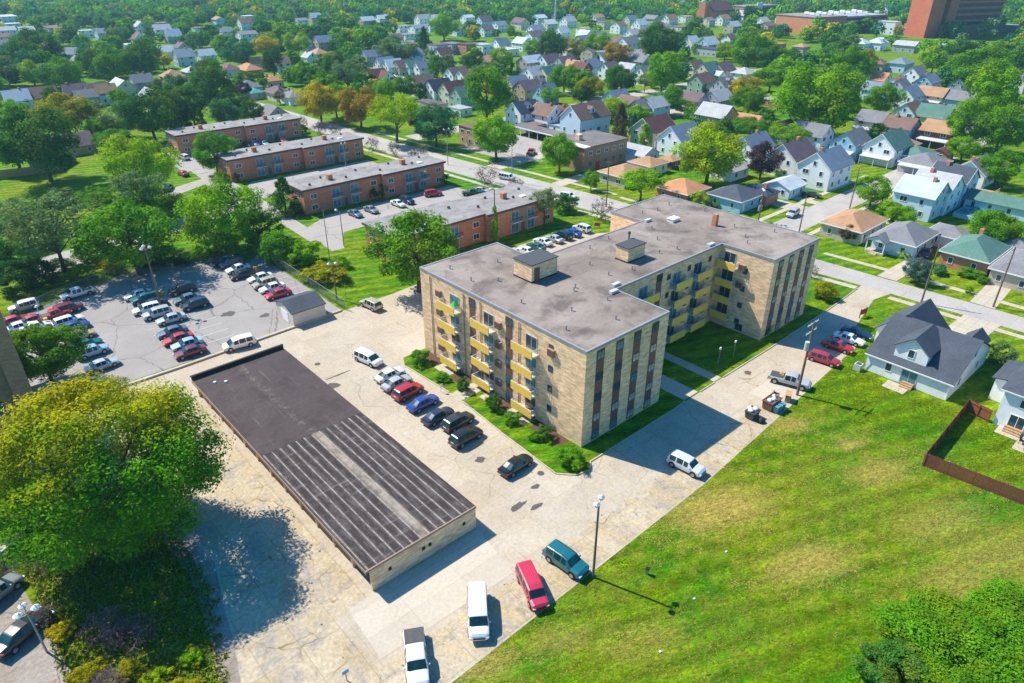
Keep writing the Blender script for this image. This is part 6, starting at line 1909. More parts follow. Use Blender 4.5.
# ------------------------------------------------------------------ the white house by the lawn and the one right of it
def local(o, x, y):
    o.location = (-x, -y, 0); return o
hx, hy = 53.1, -20.7
wh = empty("house", (hx, hy, 0)); tag(wh, "white house with a dark grey gable roof and white dormer beside the big lawn", "house")
def wp(m, name, mat, par=wh, col=None): return local(m.build(name, mat, par, col=col), hx, hy) if par is wh else m.build(name, mat, par, col=col)
y0, y1 = -26.5, -15.2
def gab(m, x0, x1, xm, he0, he1, hr, ya, yb):
    """gable house body with its ridge along y"""
    m.solid([(x0, ya, 0), (x1, ya, 0), (x1, yb, 0), (x0, yb, 0)], [(x0, ya, he0), (x1, ya, he1), (x1, yb, he1), (x0, yb, he0)])
    m.poly([(x0, ya, he0), (x1, ya, he1), (xm, ya, hr)]); m.poly([(x0, yb, he0), (xm, yb, hr), (x1, yb, he1)])
def slope(m, xa, za, xb, zb, ya, yb, t=.16):
    m.solid([(xa, ya, za), (xb, ya, zb), (xb, yb, zb), (xa, yb, za)], [(xa, ya, za + t), (xb, ya, zb + t), (xb, yb, zb + t), (xa, yb, za + t)])
SH, WC = C["rdark"], C["white"]
m = MB(); gab(m, 45.4, 60.8, hx, 2.75, 2.75, 6.6, y0, y1); wp(m, "wall", M["siding"], col=WC)
m = MB(); slope(m, 45.08, 2.62, hx, 6.64, y0 - .4, y1 + .4); slope(m, hx, 6.64, 61.2, 2.58, y0 - .4, y1 + .4); roof = wp(m, "roof", M["shingle"], col=SH)
# cross gables to the street side
m = MB()
for yc, hw, zt, xe in ((-16.7, 3.9, 7.0, 60.85), (-24.6, 1.3, 5.0, 60.9)):
    zb = zt - hw * .95
    m.solid([(hx + .6, yc - hw, 0), (xe, yc - hw, 0), (xe, yc + hw, 0), (hx + .6, yc + hw, 0)], [(hx + .6, yc - hw, zb), (xe, yc - hw, zb), (xe, yc + hw, zb), (hx + .6, yc + hw, zb)])
    m.poly([(xe, yc - hw, zb), (xe, yc + hw, zb), (xe, yc, zt)]); m.poly([(hx + .6, yc - hw, zb), (hx + .6, yc, zt), (hx + .6, yc + hw, zb)])
wp(m, "front_gable", M["siding"], col=WC)
m = MB()
for yc, hw, zt, xe in ((-16.7, 3.9, 7.0, 60.85), (-24.6, 1.3, 5.0, 60.9)):
    zb = zt - hw * .95
    for s in (-1, 1):
        q = [(hx - .2, yc + s * (hw + .3), zb - .26), (xe + .3, yc + s * (hw + .3), zb - .26), (xe + .3, yc, zt + .03), (hx - .2, yc, zt + .03)]
        m.solid(q, [(a, b, c + .16) for a, b, c in q])
wp(m, "gable_roof", M["shingle"], col=SH)
# dormer on the lawn side
yc, hw, xd, xr, zb, ze, zt = -20.4, 2.2, 46.3, 52.6, 3.05, 5.2, 6.95
m = MB().solid([(xd, yc - hw, zb), (xr, yc - hw, zb), (xr, yc + hw, zb), (xd, yc + hw, zb)], [(xd, yc - hw, ze), (xr, yc - hw, ze), (xr, yc + hw, ze), (xd, yc + hw, ze)])
m.poly([(xd, yc - hw, ze), (xd, yc + hw, ze), (xd, yc, zt)])
dor = wp(m, "dormer", M["siding"], col=WC)
m = MB()
for s in (-1, 1):
    q = [(xd - .35, yc + s * (hw + .3), ze - .2), (xr, yc + s * (hw + .3), ze - .2), (xr, yc, zt + .03), (xd - .35, yc, zt + .03)]
    m.solid(q, [(a, b, c + .15) for a, b, c in q])
wp(m, "dormer_roof", M["shingle"], col=SH)
def wwin(style, face, x, y, z, nm="window", sc=1.0):
    w = put_window(style, face, x - hx, y - hy, z, wh, nm); w.scale = (sc, 1, sc)
wwin("house", "-x", xd - .004, yc, 4.5)
wwin("house", "-x", 45.396, -18.3, 1.75); wwin("slider", "-x", 45.396, -21.2, 1.3, "sliding_door", 1.05)
for x, z in ((49, 1.6), (56, 1.6), (53, 4.6)): wwin("house", "-y", x, y0 - .004, z)
wp(MB().box(44.98, y0 - .42, 2.58, 45.07, y1 + .42, 2.74), "gutter", M["white"])
for y in (y0 + .05, y1 - .05): wp(MB().tube((45.32, y, .1), (45.08, y, 2.6), .05, .05, 6), "downpipe", M["white"])
st = MB()
for i in range(3): st.box(44.9 - i * .32, -22.2, 0, 45.35 - i * .32, -20.6, .6 - i * .2)
o = st.build("steps", M["tanwood"]); o["kind"] = "structure"; tag(o, "wooden steps at the sliding door of the white house", "steps"); del o["kind"]
ac = empty("air_conditioner", (44.4, -14.6, .06)); tag(ac, "white outdoor air conditioner at the corner of the white house", "air conditioner")
MB().box(-.5, -.5, 0, .5, .5, 1.0).build("casing", M["lightgrey"], ac); MB().tube((0, 0, 1.0), (0, 0, 1.04), .4, .4, 14).build("fan_grille", M["darkgrey"], ac)

hx, hy = 51.0, -38.0
h2 = empty("house", (hx, hy, 0)); tag(h2, "white two storey house with charcoal hip roof cut by the right edge", "house")
def p2(m, name, mat, col=None): return local(m.build(name, mat, h2, col=col), hx, hy)
p2(MB().box(44.4, -46.0, 0, 57, -32.6, 5.3), "wall", M["siding"], WC)
p2(MB().box(50.5, -32.59, 0, 56.5, -30.2, 3.4), "side_wing", M["siding"], WC)
m = MB(); n = 0
a0, a1, b0, b1 = 43.9, 57.5, -46.5, -32.1
m.v += [(a0, b0, 5.25), (a1, b0, 5.25), (a1, b1, 5.25), (a0, b1, 5.25), (a0, b0, 5.4), (a1, b0, 5.4), (a1, b1, 5.4), (a0, b1, 5.4), (50.7, -40.2, 8.6), (50.7, -38.4, 8.6)]
for f in ((3, 2, 1, 0), (0, 1, 5, 4), (1, 2, 6, 5), (2, 3, 7, 6), (3, 0, 4, 7), (4, 5, 8), (5, 6, 9, 8), (6, 7, 9), (7, 4, 8, 9)): m.f.append(f); m.m.append(0)
p2(m, "roof", M["shingle"], SH)
m = MB().solid([(50.0, -32.58, 3.95), (57, -32.58, 3.95), (57, -29.8, 3.35), (50.0, -29.8, 3.35)], [(50.0, -32.58, 4.1), (57, -32.58, 4.1), (57, -29.8, 3.5), (50.0, -29.8, 3.5)])
p2(m, "wing_roof", M["shingle"], SH)
for style, face, x, y, z in (("sliderw", "-x", 44.396, -35.0, 1.3), ("wide", "-x", 44.396, -35.4, 4.1), ("wide", "-x", 44.396, -39.5, 4.1), ("wide", "-x", 44.396, -39.5, 1.7), ("house", "+y", 53.5, -30.196, 1.8)):
    put_window(style, face, x - hx, y - hy, z, h2)
p2(MB().box(43.84, -46.5, 5.24, 43.898, -32.1, 5.4), "gutter", M["white"])
st = MB()
for i in range(3): st.box(43.9 - i * .32, -36.0, 0, 44.35 - i * .32, -34.0, .6 - i * .2)
tag(st.build("steps", M["tanwood"]), "wooden steps at the sliding door of the house at the right edge", "steps")
t = empty("patio_table", (41.9, -37.6, .04)); tag(t, "black patio table on the slab behind the house at the right edge", "table")
MB().tube((0, 0, .70), (0, 0, .75), .75, .75, 20).build("table_top", M["black"], t)
MB().tube((0, 0, 0), (0, 0, .70), .06, .06, 8).tube((0, 0, 0), (0, 0, .04), .35, .3, 12).build("leg", M["black"], t)
for i, (dx, dy, l) in enumerate(((-1.0, .2, "black patio chair on the lawn side of the patio table"), (.2, 1.05, "black patio chair left of the patio table"), (.95, -.2, "black patio chair between patio table and house"))):
    chair(41.9 + dx, -37.6 + dy, .04, math.atan2(dy, dx) - PI / 2, "black", l)
gr = empty("grill", (42.9, -39.2, .04)); tag(gr, "grey barbecue grill at the right edge of the patio", "grill")
MB().box(-.5, -.3, 0, .5, .3, .8).build("cabinet", M["grey"], gr); MB().solid([(-.5, -.3, .8), (.5, -.3, .8), (.5, .3, .8), (-.5, .3, .8)], [(-.45, -.15, 1.15), (.45, -.15, 1.15), (.45, .15, 1.15), (-.45, .15, 1.15)]).build("lid", M["lightgrey"], gr)

# ------------------------------------------------------------------ fences
def board_fence(pts, h, m, label, gap=.012, bw=.14):
    x0, y0 = pts[0]
    r = empty("board_fence", (x0, y0, 0)); tag(r, label, "fence")
    for (xa, ya), (xb, yb) in zip(pts, pts[1:]):
        L = math.hypot(xb - xa, yb - ya); ux, uy = (xb - xa) / L, (yb - ya) / L
        b = MB(); n = int(L / bw)
        for i in range(n):
            s0, s1 = i * L / n, (i + 1) * L / n - gap
            zt = h + .02 * math.sin(i * 12.9)
            q = [(xa + ux * s0 - uy * .012 - x0, ya + uy * s0 + ux * .012 - y0), (xa + ux * s1 - uy * .012 - x0, ya + uy * s1 + ux * .012 - y0), (xa + ux * s1 + uy * .012 - x0, ya + uy * s1 - ux * .012 - y0), (xa + ux * s0 + uy * .012 - x0, ya + uy * s0 - ux * .012 - y0)]
            b.prism(q, .03, zt)
        b.build("boards", M[m], r)
        f = MB()
        for z in (.35, h - .3):
            f.tube((xa - x0 - uy * .06, ya - y0 + ux * .06, z), (xb - x0 - uy * .06, yb - y0 + ux * .06, z), .045, .045, 4)
        k = max(2, int(L / 2.4))
        for i in range(k + 1):
            s = L * i / k
            f.box(xa + ux * s - uy * .09 - x0 - .05, ya + uy * s + ux * .09 - y0 - .05, 0, xa + ux * s - uy * .09 - x0 + .05, ya + uy * s + ux * .09 - y0 + .05, h - .05)
        f.build("rails", M[m], r)
    return r
board_fence([(44.2, -32.2), (44.9, -29.2), (28.3, -29.9), (29.6, -40.5), (30.4, -52)], 1.85, "fence", "red brown board fence round the back garden at the right edge")
xa, ya = at(0, 179, 0); xb, yb = at(61, 171, 0)
board_fence([(xa - 30, ya - 6), (xa, ya), (xb, yb), (xb + 6, yb + 8)], 2.3, "tanwood", "tan board fence at the left edge in front of the dark trees", .02, .4)
xa, ya = at(978, 197, 0); xb, yb = at(996, 205, 0)
r = empty("deck", (xa, ya, 0)); tag(r, "brown wooden deck and gate beside the row of three tall houses", "deck")
m = MB()
for i in range(12): m.box(i * .5 - 1, -3, .9, i * .5 - .55, 2, .98)
m.build("boards", M["tanwood"], r)
m = MB()
for i in range(5): m.box(-1 + i * 1.4, -3.05, 0, -.9 + i * 1.4, -2.95, 2.0)
m.box(-1, -3.06, 1.9, 5, -2.94, 2.0).box(-1, -3.06, 1.3, 5, -2.94, 1.4)
m.build("railing", M["tanwood"], r)
def chain_fence(pts, h, label):
    x0, y0 = pts[0]
    r = empty("chain_link_fence", (x0, y0, 0)); tag(r, label, "fence")
    b, f = MB(), MB()
    for (xa, ya), (xb, yb) in zip(pts, pts[1:]):
        L = math.hypot(xb - xa, yb - ya)
        b.poly([(xa - x0, ya - y0, .03), (xb - x0, yb - y0, .03), (xb - x0, yb - y0, h), (xa - x0, ya - y0, h)])
        f.tube((xa - x0, ya - y0, h), (xb - x0, yb - y0, h), .03, .03, 6)
        for i in range(max(1, int(L / 3)) + 1):
            s = i / max(1, int(L / 3))
            f.tube((xa + (xb - xa) * s - x0, ya + (yb - ya) * s - y0, 0), (xa + (xb - xa) * s - x0, ya + (yb - ya) * s - y0, h + .05), .035, .035, 6)
    b.build("mesh", M["chain"], r); f.build("posts", M["grey"], r)
chain_fence([(-2.5, 53.6), (-2.6, 72), (-2.7, 90.6)], 2.0, "green grey chain link fence along the grass bank beside the lot")
chain_fence([(-2.9, 91), (-10, 93.9), (-19, 98.6), (-30, 95.4), (-39, 92.2), (-48, 87.5), (-58, 84.4)], 1.8, "chain link fence in the tree shade at the back of the lot")
xa, ya = at(513, 155, 0); xb, yb = at(543, 163, 0)
r = empty("picket_fence", (xa, ya, 0)); tag(r, "low white picket fence between the red pickup's lot and the street", "fence")
L = math.hypot(xb - xa, yb - ya); m = MB()
for i in range(int(L / .45)):
    s = i * .45 / L; X, Y = (xb - xa) * s, (yb - ya) * s
    m.box(X - .05, Y - .05, 0, X + .05, Y + .05, .95)
m.tube((0, 0, .3), (xb - xa, yb - ya, .3), .04, .04, 4).tube((0, 0, .75), (xb - xa, yb - ya, .75), .04, .04, 4)
m.build("pickets", M["white"], r)

# ------------------------------------------------------------------ shed at the corner of the lot
sx, sy = -9.1, 56.9
r = empty("shed", (sx, sy, 0)); tag(r, "small white gabled shed with dark roof at the corner of the fenced lot", "shed")
w, l, he, hr = 2.95, 3.1, 2.5, 3.6
MB().solid([(-w, -l, 0), (w, -l, 0), (w, l, 0), (-w, l, 0)], [(-w, -l, he), (w, -l, he), (w, l, he), (-w, l, he)]).poly([(-w, -l, he), (-w, 0, hr), (-w, l, he)]).poly([(w, -l, he), (w, l, he), (w, 0, hr)]).build("wall", M["siding"], r, col=(.62, .56, .48))
m = MB()
for s in (-1, 1):
    q = [(-w - .2, s * (l + .25), he - .08), (w + .2, s * (l + .25), he - .08), (w + .2, 0, hr + .02), (-w - .2, 0, hr + .02)]
    m.solid(q, [(a, b, c + .14) for a, b, c in q])
m.build("roof", M["shingle"], r, col=C["rdark"])
MB().box(-w - .05, -1.3, .1, -w - .003, 1.1, 2.1).build("door", M["white"], r)

# ------------------------------------------------------------------ bins and junk by the pickup
def skip_bin(px, py, m, label, w=1.9, d=1.4, h=1.25, bags=True, rz=0.0):
    x, y = at(px, py, .4)
    r = empty("dumpster", (x, y, .04), rz); tag(r, label, "dumpster")
    b = MB().solid([(-w / 2 + .1, -d / 2 + .1, .1), (w / 2 - .1, -d / 2 + .1, .1), (w / 2 - .1, d / 2 - .1, .1), (-w / 2 + .1, d / 2 - .1, .1)], [(-w / 2, -d / 2, h), (w / 2, -d / 2, h), (w / 2, d / 2, h), (-w / 2, d / 2, h)])
    b.build("bin", M[m], r)
    f = MB()
    for x0, y0, x1, y1 in ((-w / 2 - .05, -d / 2 - .05, w / 2 + .05, -d / 2 + .05), (-w / 2 - .05, d / 2 - .05, w / 2 + .05, d / 2 + .05), (-w / 2 - .05, -d / 2 + .051, -w / 2 + .05, d / 2 - .051), (w / 2 - .05, -d / 2 + .051, w / 2 + .05, d / 2 - .051)):
        f.box(x0, y0, h - .06, x1, y1, h + .08)
    f.build("rim", M[m], r)
    return x, y, h + .04
def blob(px, py, z, r_, m, label, seed, name="rubbish_bag", cat="rubbish bag", xy=None):
    x, y = xy or at(px, py, z)
    g = random.Random(seed); b = MB()
    rows = [(0, .7), (.35, 1.0), (.75, .85), (1.1, .45), (1.3, .12)]
    loops = [[(math.cos(t) * r_ * k * g.uniform(.85, 1.15), math.sin(t) * r_ * k * g.uniform(.85, 1.15), zz * r_) for t in [i * PI / 5 for i in range(10)]] for zz, k in rows]
    for p, q in zip(loops, loops[1:]):
        for i in range(10): b.poly([p[i], p[(i + 1) % 10], q[(i + 1) % 10], q[i]])
    b.poly(loops[0][::-1]); b.poly(loops[-1])
    o = b.build(name, M[m], smooth=60); o.location = (x, y, z)
    return tag(o, label, cat)
x, y, z = skip_bin(752, 415, "darkgrey", "dark dumpster heaped with white bags, leftmost of the bins by the lawn", 1.7, 1.3, 1.1)
blob(0, 0, z, .42, "white", "white rubbish bag on the left side of the dark dumpster", 1, xy=(x - .4, y + .1))
blob(0, 0, z, .38, "white", "white rubbish bag on the right side of the dark dumpster", 2, xy=(x + .42, y - .1))
blob(0, 0, z, .36, "lightgrey", "grey white rubbish bag at the back of the dark dumpster", 3, xy=(x + .05, y + .5))
x, y, z = skip_bin(771, 405, "spandrel", "brown dumpster with white bags beside the teal bins", 2.4, 1.5, 1.3)
blob(0, 0, z, .36, "white", "white rubbish bag at the near end of the brown dumpster", 4, xy=(x - .6, y))
blob(0, 0, z, .34, "white", "white rubbish bag in the middle of the brown dumpster", 5, xy=(x + .1, y - .2))
blob(0, 0, z, .34, "lightgrey", "pale rubbish bag at the far end of the brown dumpster", 6, xy=(x + .75, y + .15))
for i, l in enumerate(("teal wheeled bin closest to the brown dumpster", "teal wheeled bin between two teal bins", "teal wheeled bin farthest right of the brown dumpster")):
    X, Y = at(776 + i * 3.0, 411 - i * 1.6, .3)
    r = empty("wheeled_bin", (X, Y, .04), .3 * i); tag(r, l, "bin")
    MB().solid([(-.26, -.28, .05), (.26, -.28, .05), (.26, .28, .05), (-.26, .28, .05)], [(-.34, -.36, 1.0), (.34, -.36, 1.0), (.34, .36, 1.0), (-.34, .36, 1.0)]).build("bin", M["teal"], r)
    MB().box(-.37, -.4, 1.002, .37, .38, 1.08).build("lid", M["teal"], r)
    for s in (-.3, .3): MB().tube((s - .05, .3, .12), (s + .05, .3, .12), .12, .12, 10).build("wheel", M["black"], r)
blob(761, 422, .04, .55, "black", "black rubbish bag on the ground in front of the dumpsters", 8)
X, Y = at(788, 398, .4)
r = empty("dresser", (X, Y, .04), .4); tag(r, "discarded brown dresser at the foot of the utility pole", "dresser")
MB().box(-.7, -.35, .08, .7, .35, 1.1).build("carcass", M["tanwood"], r); MB().box(-.75, -.4, 1.1, .75, .4, 1.16).build("top", M["tanwood"], r)
for i in range(3): MB().box(-.62, -.39, .15 + i * .32, .62, -.352, .42 + i * .32).build("drawer", M["tanpanel"], r)
X, Y = at(774, 397, .4)
r = empty("sofa", (X, Y, .04), .2); tag(r, "discarded grey brown sofa behind the brown dumpster", "sofa")
MB().box(-.95, -.42, .1, .95, .42, .45).build("seat", M["tanpanel"], r); MB().box(-.95, .25, .452, .95, .45, .9).build("backrest", M["tanpanel"], r)
for s in (-1, 1): MB().box(s * .95 - .1, -.42, .1, s * .95 + .1, .45, .65).build("armrest", M["tanpanel"], r)
# the load in the silver pickup
X, Y = at(783, 374, 1.25)
tag(MB().box(X - .5, Y - .4, 1.18, X + .4, Y + .35, 1.42).box(X - .35, Y - .3, 1.421, X + .1, Y + .1, 1.6).build("cardboard_box", M["tanwood"]), "tan boxes lying in the bed of the silver pickup", "box")
# signs and small things on the grass
X, Y = at(862, 317, 0)
r = empty("yard_sign", (X, Y, 0), -.2); tag(r, "red brown board sign on two posts on the street corner lawn", "sign")
for s in (-.75, .75): MB().box(s - .06, -.06, 0, s + .06, .06, 1.7).build("post", M["spandrel"], r)
MB().box(-.9, -.1, .6, .9, -.062, 1.6).build("sign_panel", M["red"], r)
X, Y = at(597, 228, 0)
r = empty("yard_sign", (X, Y, 0), -.9); tag(r, "small red sign on the lawn behind the apartment block's rear lot", "sign")
for s in (-.5, .5): MB().box(s - .05, -.05, 0, s + .05, .05, 1.3).build("post", M["spandrel"], r)
MB().box(-.6, -.09, .5, .6, -.052, 1.25).build("sign_panel", M["red"], r)
X, Y = at(647, 574, 0)
r = empty("utility_box", (X, Y, 0), .4); tag(r, "small grey utility pedestal standing alone in the big lawn", "utility box")
MB().box(-.16, -.14, 0, .16, .14, .75).build("casing", M["grey"], r); MB().solid([(-.22, -.2, .75), (.22, -.2, .75), (.22, .2, .75), (-.22, .2, .75)], [(-.2, -.18, .85), (.2, -.18, .85), (.2, .18, .85), (-.2, .18, .85)]).build("lid", M["black"], r)
for i, (px_, py_, l) in enumerate(((660, 652, "scrap of white paper low on the big lawn"), (694, 599, "scrap of white paper in the middle of the big lawn"), (726, 552, "scrap of white paper high on the big lawn"))):
    X, Y = at(px_, py_, 0)
    tag(MB().solid([(X - .12, Y - .06, .05), (X + .1, Y - .1, .06), (X + .13, Y + .06, .05), (X - .08, Y + .1, .08)], [(X - .11, Y - .06, .09), (X + .1, Y - .09, .12), (X + .12, Y + .06, .08), (X - .08, Y + .1, .13)]).build("paper_scrap", M["white"]), l, "litter")
X, Y = at(1017, 221, 0)
p = empty("swimming_pool", at(975, 214, 0), .0); tag(p, "covered garden pool with teal water behind the grey hip roofed garage", "pool")
MB().box(-6, -3, 0, 6, 3, 1.0).build("wall", M["tint"], p, col=(.5, .58, .62)); MB().box(-5.8, -2.8, 1.0, 5.8, 2.8, 1.03).build("water", M["tealglass"], p)
# ------------------------------------------------------------------ the farther neighbourhood: scattered crowns and small roofs
def blocked(x, y):
    if 54 < x < 86 and y < 300: return True                    # the diagonal street and its verges
    if x < 62 and y < 205: return True                          # the apartment blocks and lots, placed by hand
    if x > 78 and 18 < y < 30 and x < 250: return True          # the side street
    return False

# small roofs beyond the houses placed by hand
far_h = 0
tries = 0
FH = []
while far_h < 150 and tries < 20000:
    tries += 1
    px_ = R.uniform(-10, 1034); py_ = R.uniform(1, 62)
    if py_ > 30 and (abs(px_ - 850) < 200 or 420 < px_ < 520): continue
    if px_ > 800 and py_ > 14: continue
    if px_ < 400 and (py_ > 46 or R.random() < .82): continue
    x, y = at(px_, py_, 5)
    if blocked(x, y) or any(abs(px_ - a) < 13 and abs(py_ - b) < 5 for a, b, _, _ in HB + FH): continue
    FH.append((px_, py_, x, y)); far_h += 1
    rc = R.choice(("rlight", "rpale", "rpurple", "rblue", "rbrown", "rgrey", "rtan", "rpale")); wc = R.choice(("white", "white", "white", "white", "paleblue", "beige", "cream"))
    flat = R.random() < .25
    nm = {"rlight": "light grey", "rpale": "whitish", "rpurple": "plum", "rblue": "blue grey", "rbrown": "brown", "rgrey": "grey", "rtan": "tan"}[rc]
    side = "left" if px_ < 340 else "middle" if px_ < 680 else "right"
    lab = "tiny far house with %s roof among hazy crowns towards the top edge, %s third" % (nm, side)
    house_at(x, y, R.choice("xxxy"), R.uniform(9, 13), R.uniform(8, 10), R.uniform(4.4, 5.6), R.uniform(7, 9) if not flat else 6, rc, wc, "flat" if flat else "gable", lab, 0, "", "far houses with %s roofs, %s third" % (nm, side))
HALL = HB + FH

g2 = np.random.default_rng(77)
cand = []
FW = _f; RT = _r
d = 150.0
while d < 1350:
    sp = 7.4 + d * .0036
    half = d * .80 + 20
    n = int(2 * half / sp)
    for i in range(n):
        lat = -half + (i + g2.uniform(0, 1)) * sp
        dd = d + g2.uniform(-.5, .5) * sp
        x, y = CAM[0] + FW[0] * dd + RT[0] * lat, CAM[1] + FW[1] * dd + RT[1] * lat
        W = g2.uniform(6.5, 13.5) if d > 300 else g2.uniform(4.5, 9.0); Hh = W * g2.uniform(.8, 1.15)
        X0, Y0, s = px_of(x, y, 0); _, Yt, s2 = px_of(x, y, Hh)
        if X0 < -60 or X0 > 1084 or blocked(x, y): continue
        wpx = W * s
        if Y0 > (114 if X0 < 300 else 102 if X0 < 500 else 118 if X0 < 680 else 150): continue
        right = X0 > 500
        if right and d < 420 and g2.random() < .38: continue
        if right and 420 <= d < 800 and g2.random() < .18: continue
        if 780 < X0 < 1000 and 15 < Y0 < 62 and g2.random() < .55: continue
        if 860 < X0 < 1012 and 34 < Y0 < 68 and g2.random() < .7: continue
        if Y0 < 44 and 905 < X0 < 1005 and Yt < 40 and d < 540: continue
        if any(abs(X0 - a) < wpx * .42 + 4 and Yt - 2 < b < Y0 + 1 for a, b, _, _ in (HALL if d < 700 else HB)): continue
        if any((x - c) ** 2 + (y - e) ** 2 < 42 for _, _, c, e in HALL): continue
        if any((x - c) ** 2 + (y - e) ** 2 < (W * .32 + w_ * .45) ** 2 for _, _, _, c, e, w_ in TB): continue
        cand.append((d, x, y, W, Hh, X0, Yt, wpx))
    d += sp * .92
cand.sort(key=lambda c: -c[7])
NIND = max(0, 296 - len(TB))
TONES = ["dark"] * 5 + ["mid"] * 7 + ["bright"] * 4 + ["teal"] * 3 + ["grey"] * 3 + ["lime", "olive", "deep", "yellow"]
TN = dict(dark="dark green", mid="green", bright="bright green", teal="blue green", grey="grey green", lime="yellow green", olive="olive", deep="almost black green", yellow="yellowish")
cells = {}
for k, (d, x, y, W, Hh, X0, Yt, wpx) in enumerate(cand[:NIND]):
    tone = TONES[int(g2.integers(len(TONES)))]
    near = min(HALL, key=lambda q: (q[2] - x) ** 2 + (q[3] - y) ** 2)
    hz = "left" if X0 < 205 else "left of centre" if X0 < 410 else "middle" if X0 < 615 else "right of centre" if X0 < 820 else "right"
    vz = "middle distance" if Yt > 62 else "far distance" if Yt > 30 else "hazy far canopy"
    lab = "rounded %s tree crown in the %s, %s of the picture" % (TN[tone], vz, hz)
    gname = "%s crowns, %s, %s" % (TN[tone], vz, hz)
    nb = min(HB, key=lambda q: (q[2] - x) ** 2 + (q[3] - y) ** 2)
    if (nb[2] - x) ** 2 + (nb[3] - y) ** 2 < 1100 and (nb[2], nb[3]) in HLAB:
        noun = re.split(r",| beside | behind | right of | left of | in front | at the | below | under | above | among | between | next | facing | half | squeezed | tucked | directly | just | low among | against | pressed | close | standing | cut | mostly | wedged | seen | near | of the | two along | one of | front | middle | rear | its ", HLAB[(nb[2], nb[3])])[0]
        ddx, ddy = X0 - nb[0], Yt + wpx * .5 - nb[1]
        rel = ("right of" if ddx > 0 else "left of") if abs(ddx) > abs(ddy) * 1.6 else ("behind" if ddy < 0 else "in front of")
        if len(noun.split()) <= 9:
            lab = "%s tree %s the %s" % (TN[tone], rel, noun)
            gname = "trees " + rel + " the " + noun
    c = GREEN[tone]; j = R.uniform(.85, 1.15)
    r = empty("tree", (x, y, 0), R.uniform(0, 6.28)); r.scale = (W, W, Hh)
    tag(r, lab, "tree", gname)
    cm, tm_ = CR["far"][R.randrange(3)]
    inst("crown", cm, r, col=(c[0] * j, c[1] * j, c[2] * j, AL.get(tone, .2)))
    inst("trunk", tm_, r)
# all the farther crowns read as one wood
rest = cand[NIND:]
LOD = []
for nq, lf, kk, sd_ in ((620, .068, 30, 301), (220, .115, 22, 302)):
    pm, _ = leaf_mesh("canopy_unit", sd_, nq, lf, "round", kk, .15, M["forest"])
    base = np.empty(len(pm.vertices) * 3, np.float32); pm.vertices.foreach_get("co", base)
    br = np.empty(len(pm.polygons), np.float32); pm.attributes["rnd"].data.foreach_get("value", br)
    LOD.append((base.reshape(-1, 3), br)); bpy.data.meshes.remove(pm)
VV, RR, TT = [], [], []
for d, x, y, W, Hh, X0, Yt, wpx in rest:
    base, br = LOD[0 if d < 650 else 1]
    a = g2.uniform(0, 6.28); ca, sa = math.cos(a), math.sin(a)
    P = np.empty_like(base)
    P[:, 0] = x + W * (base[:, 0] * ca - base[:, 1] * sa); P[:, 1] = y + W * (base[:, 0] * sa + base[:, 1] * ca); P[:, 2] = base[:, 2] * Hh
    VV.append(P); RR.append(br)
    c = np.array(GREEN[TONES[int(g2.integers(len(TONES)))]]) * g2.uniform(.85, 1.2)
    TT.append(np.tile(c, (len(br), 1)))
if VV:
    fo = bpy.data.objects.new("far_woods", quads_mesh("far_woods", np.concatenate(VV), np.concatenate(RR), M["forest"], np.concatenate(TT)))
    link(fo); tag(fo, "far tree canopy fading into blue haze along the top of the photograph", "woods", kind="stuff")
# ------------------------------------------------------------------ blades of the big lawn and the weedy corner
def tufts(name, label, n, bounds, keep, tone, hgt, seed, wid=(.05, .13)):
    g = np.random.default_rng(seed)
    x = g.uniform(bounds[0], bounds[2], n); y = g.uniform(bounds[1], bounds[3], n)
    k = keep(x, y); x, y = x[k], y[k]; n = len(x)
    a = g.uniform(0, 2 * PI, n); w = g.uniform(*wid, n); h = hgt * g.uniform(.5, 1.5, n)
    dx, dy = np.cos(a) * w, np.sin(a) * w
    ln = g.uniform(.03, .11, n) if hgt < .05 else h * .9
    lx, ly = g.normal(size=n) * ln, g.normal(size=n) * ln
    z = np.zeros(n)
    V = np.stack([np.c_[x - dx, y - dy, z], np.c_[x + dx, y + dy, z], np.c_[x + dx * .5 + lx, y + dy * .5 + ly, h], np.c_[x - dx * .5 + lx, y - dy * .5 + ly, h]], 1).reshape(-1, 3)
    o = bpy.data.objects.new(name, quads_mesh(name, V, g.uniform(.34, .66, n), M["forest"], tone(x, y, g)))
    link(o); tag(o, label, "grass", kind="stuff")


def edge(x): return np.where(x < 6, -14.75 + (x + 32) * .012, np.where(x < 42, -14.3 + (x - 6) * .062, -12.0))
DRY = [(*at(px_, py_), r_, q_) for px_, py_, r_, q_ in ((720, 508, 4.2, 1), (704, 515, 3.0, 1), (742, 520, 2.6, .9), (880, 470, 3.0, .8), (812, 562, 3.2, .9), (790, 575, 2.6, .7), (905, 462, 2.4, .7), (480, 668, 2.6, .8), (560, 640, 2.4, .6), (940, 520, 4.0, .6),
                                                      (1000, 560, 5, .6), (850, 500, 3.4, .6), (660, 470, 1.8, .5), (790, 425, 2.2, .9), (850, 440, 1.6, .9), (700, 640, 3.4, .5), (820, 470, 3, .55), (960, 580, 4, .7), (600, 590, 2, .5))]


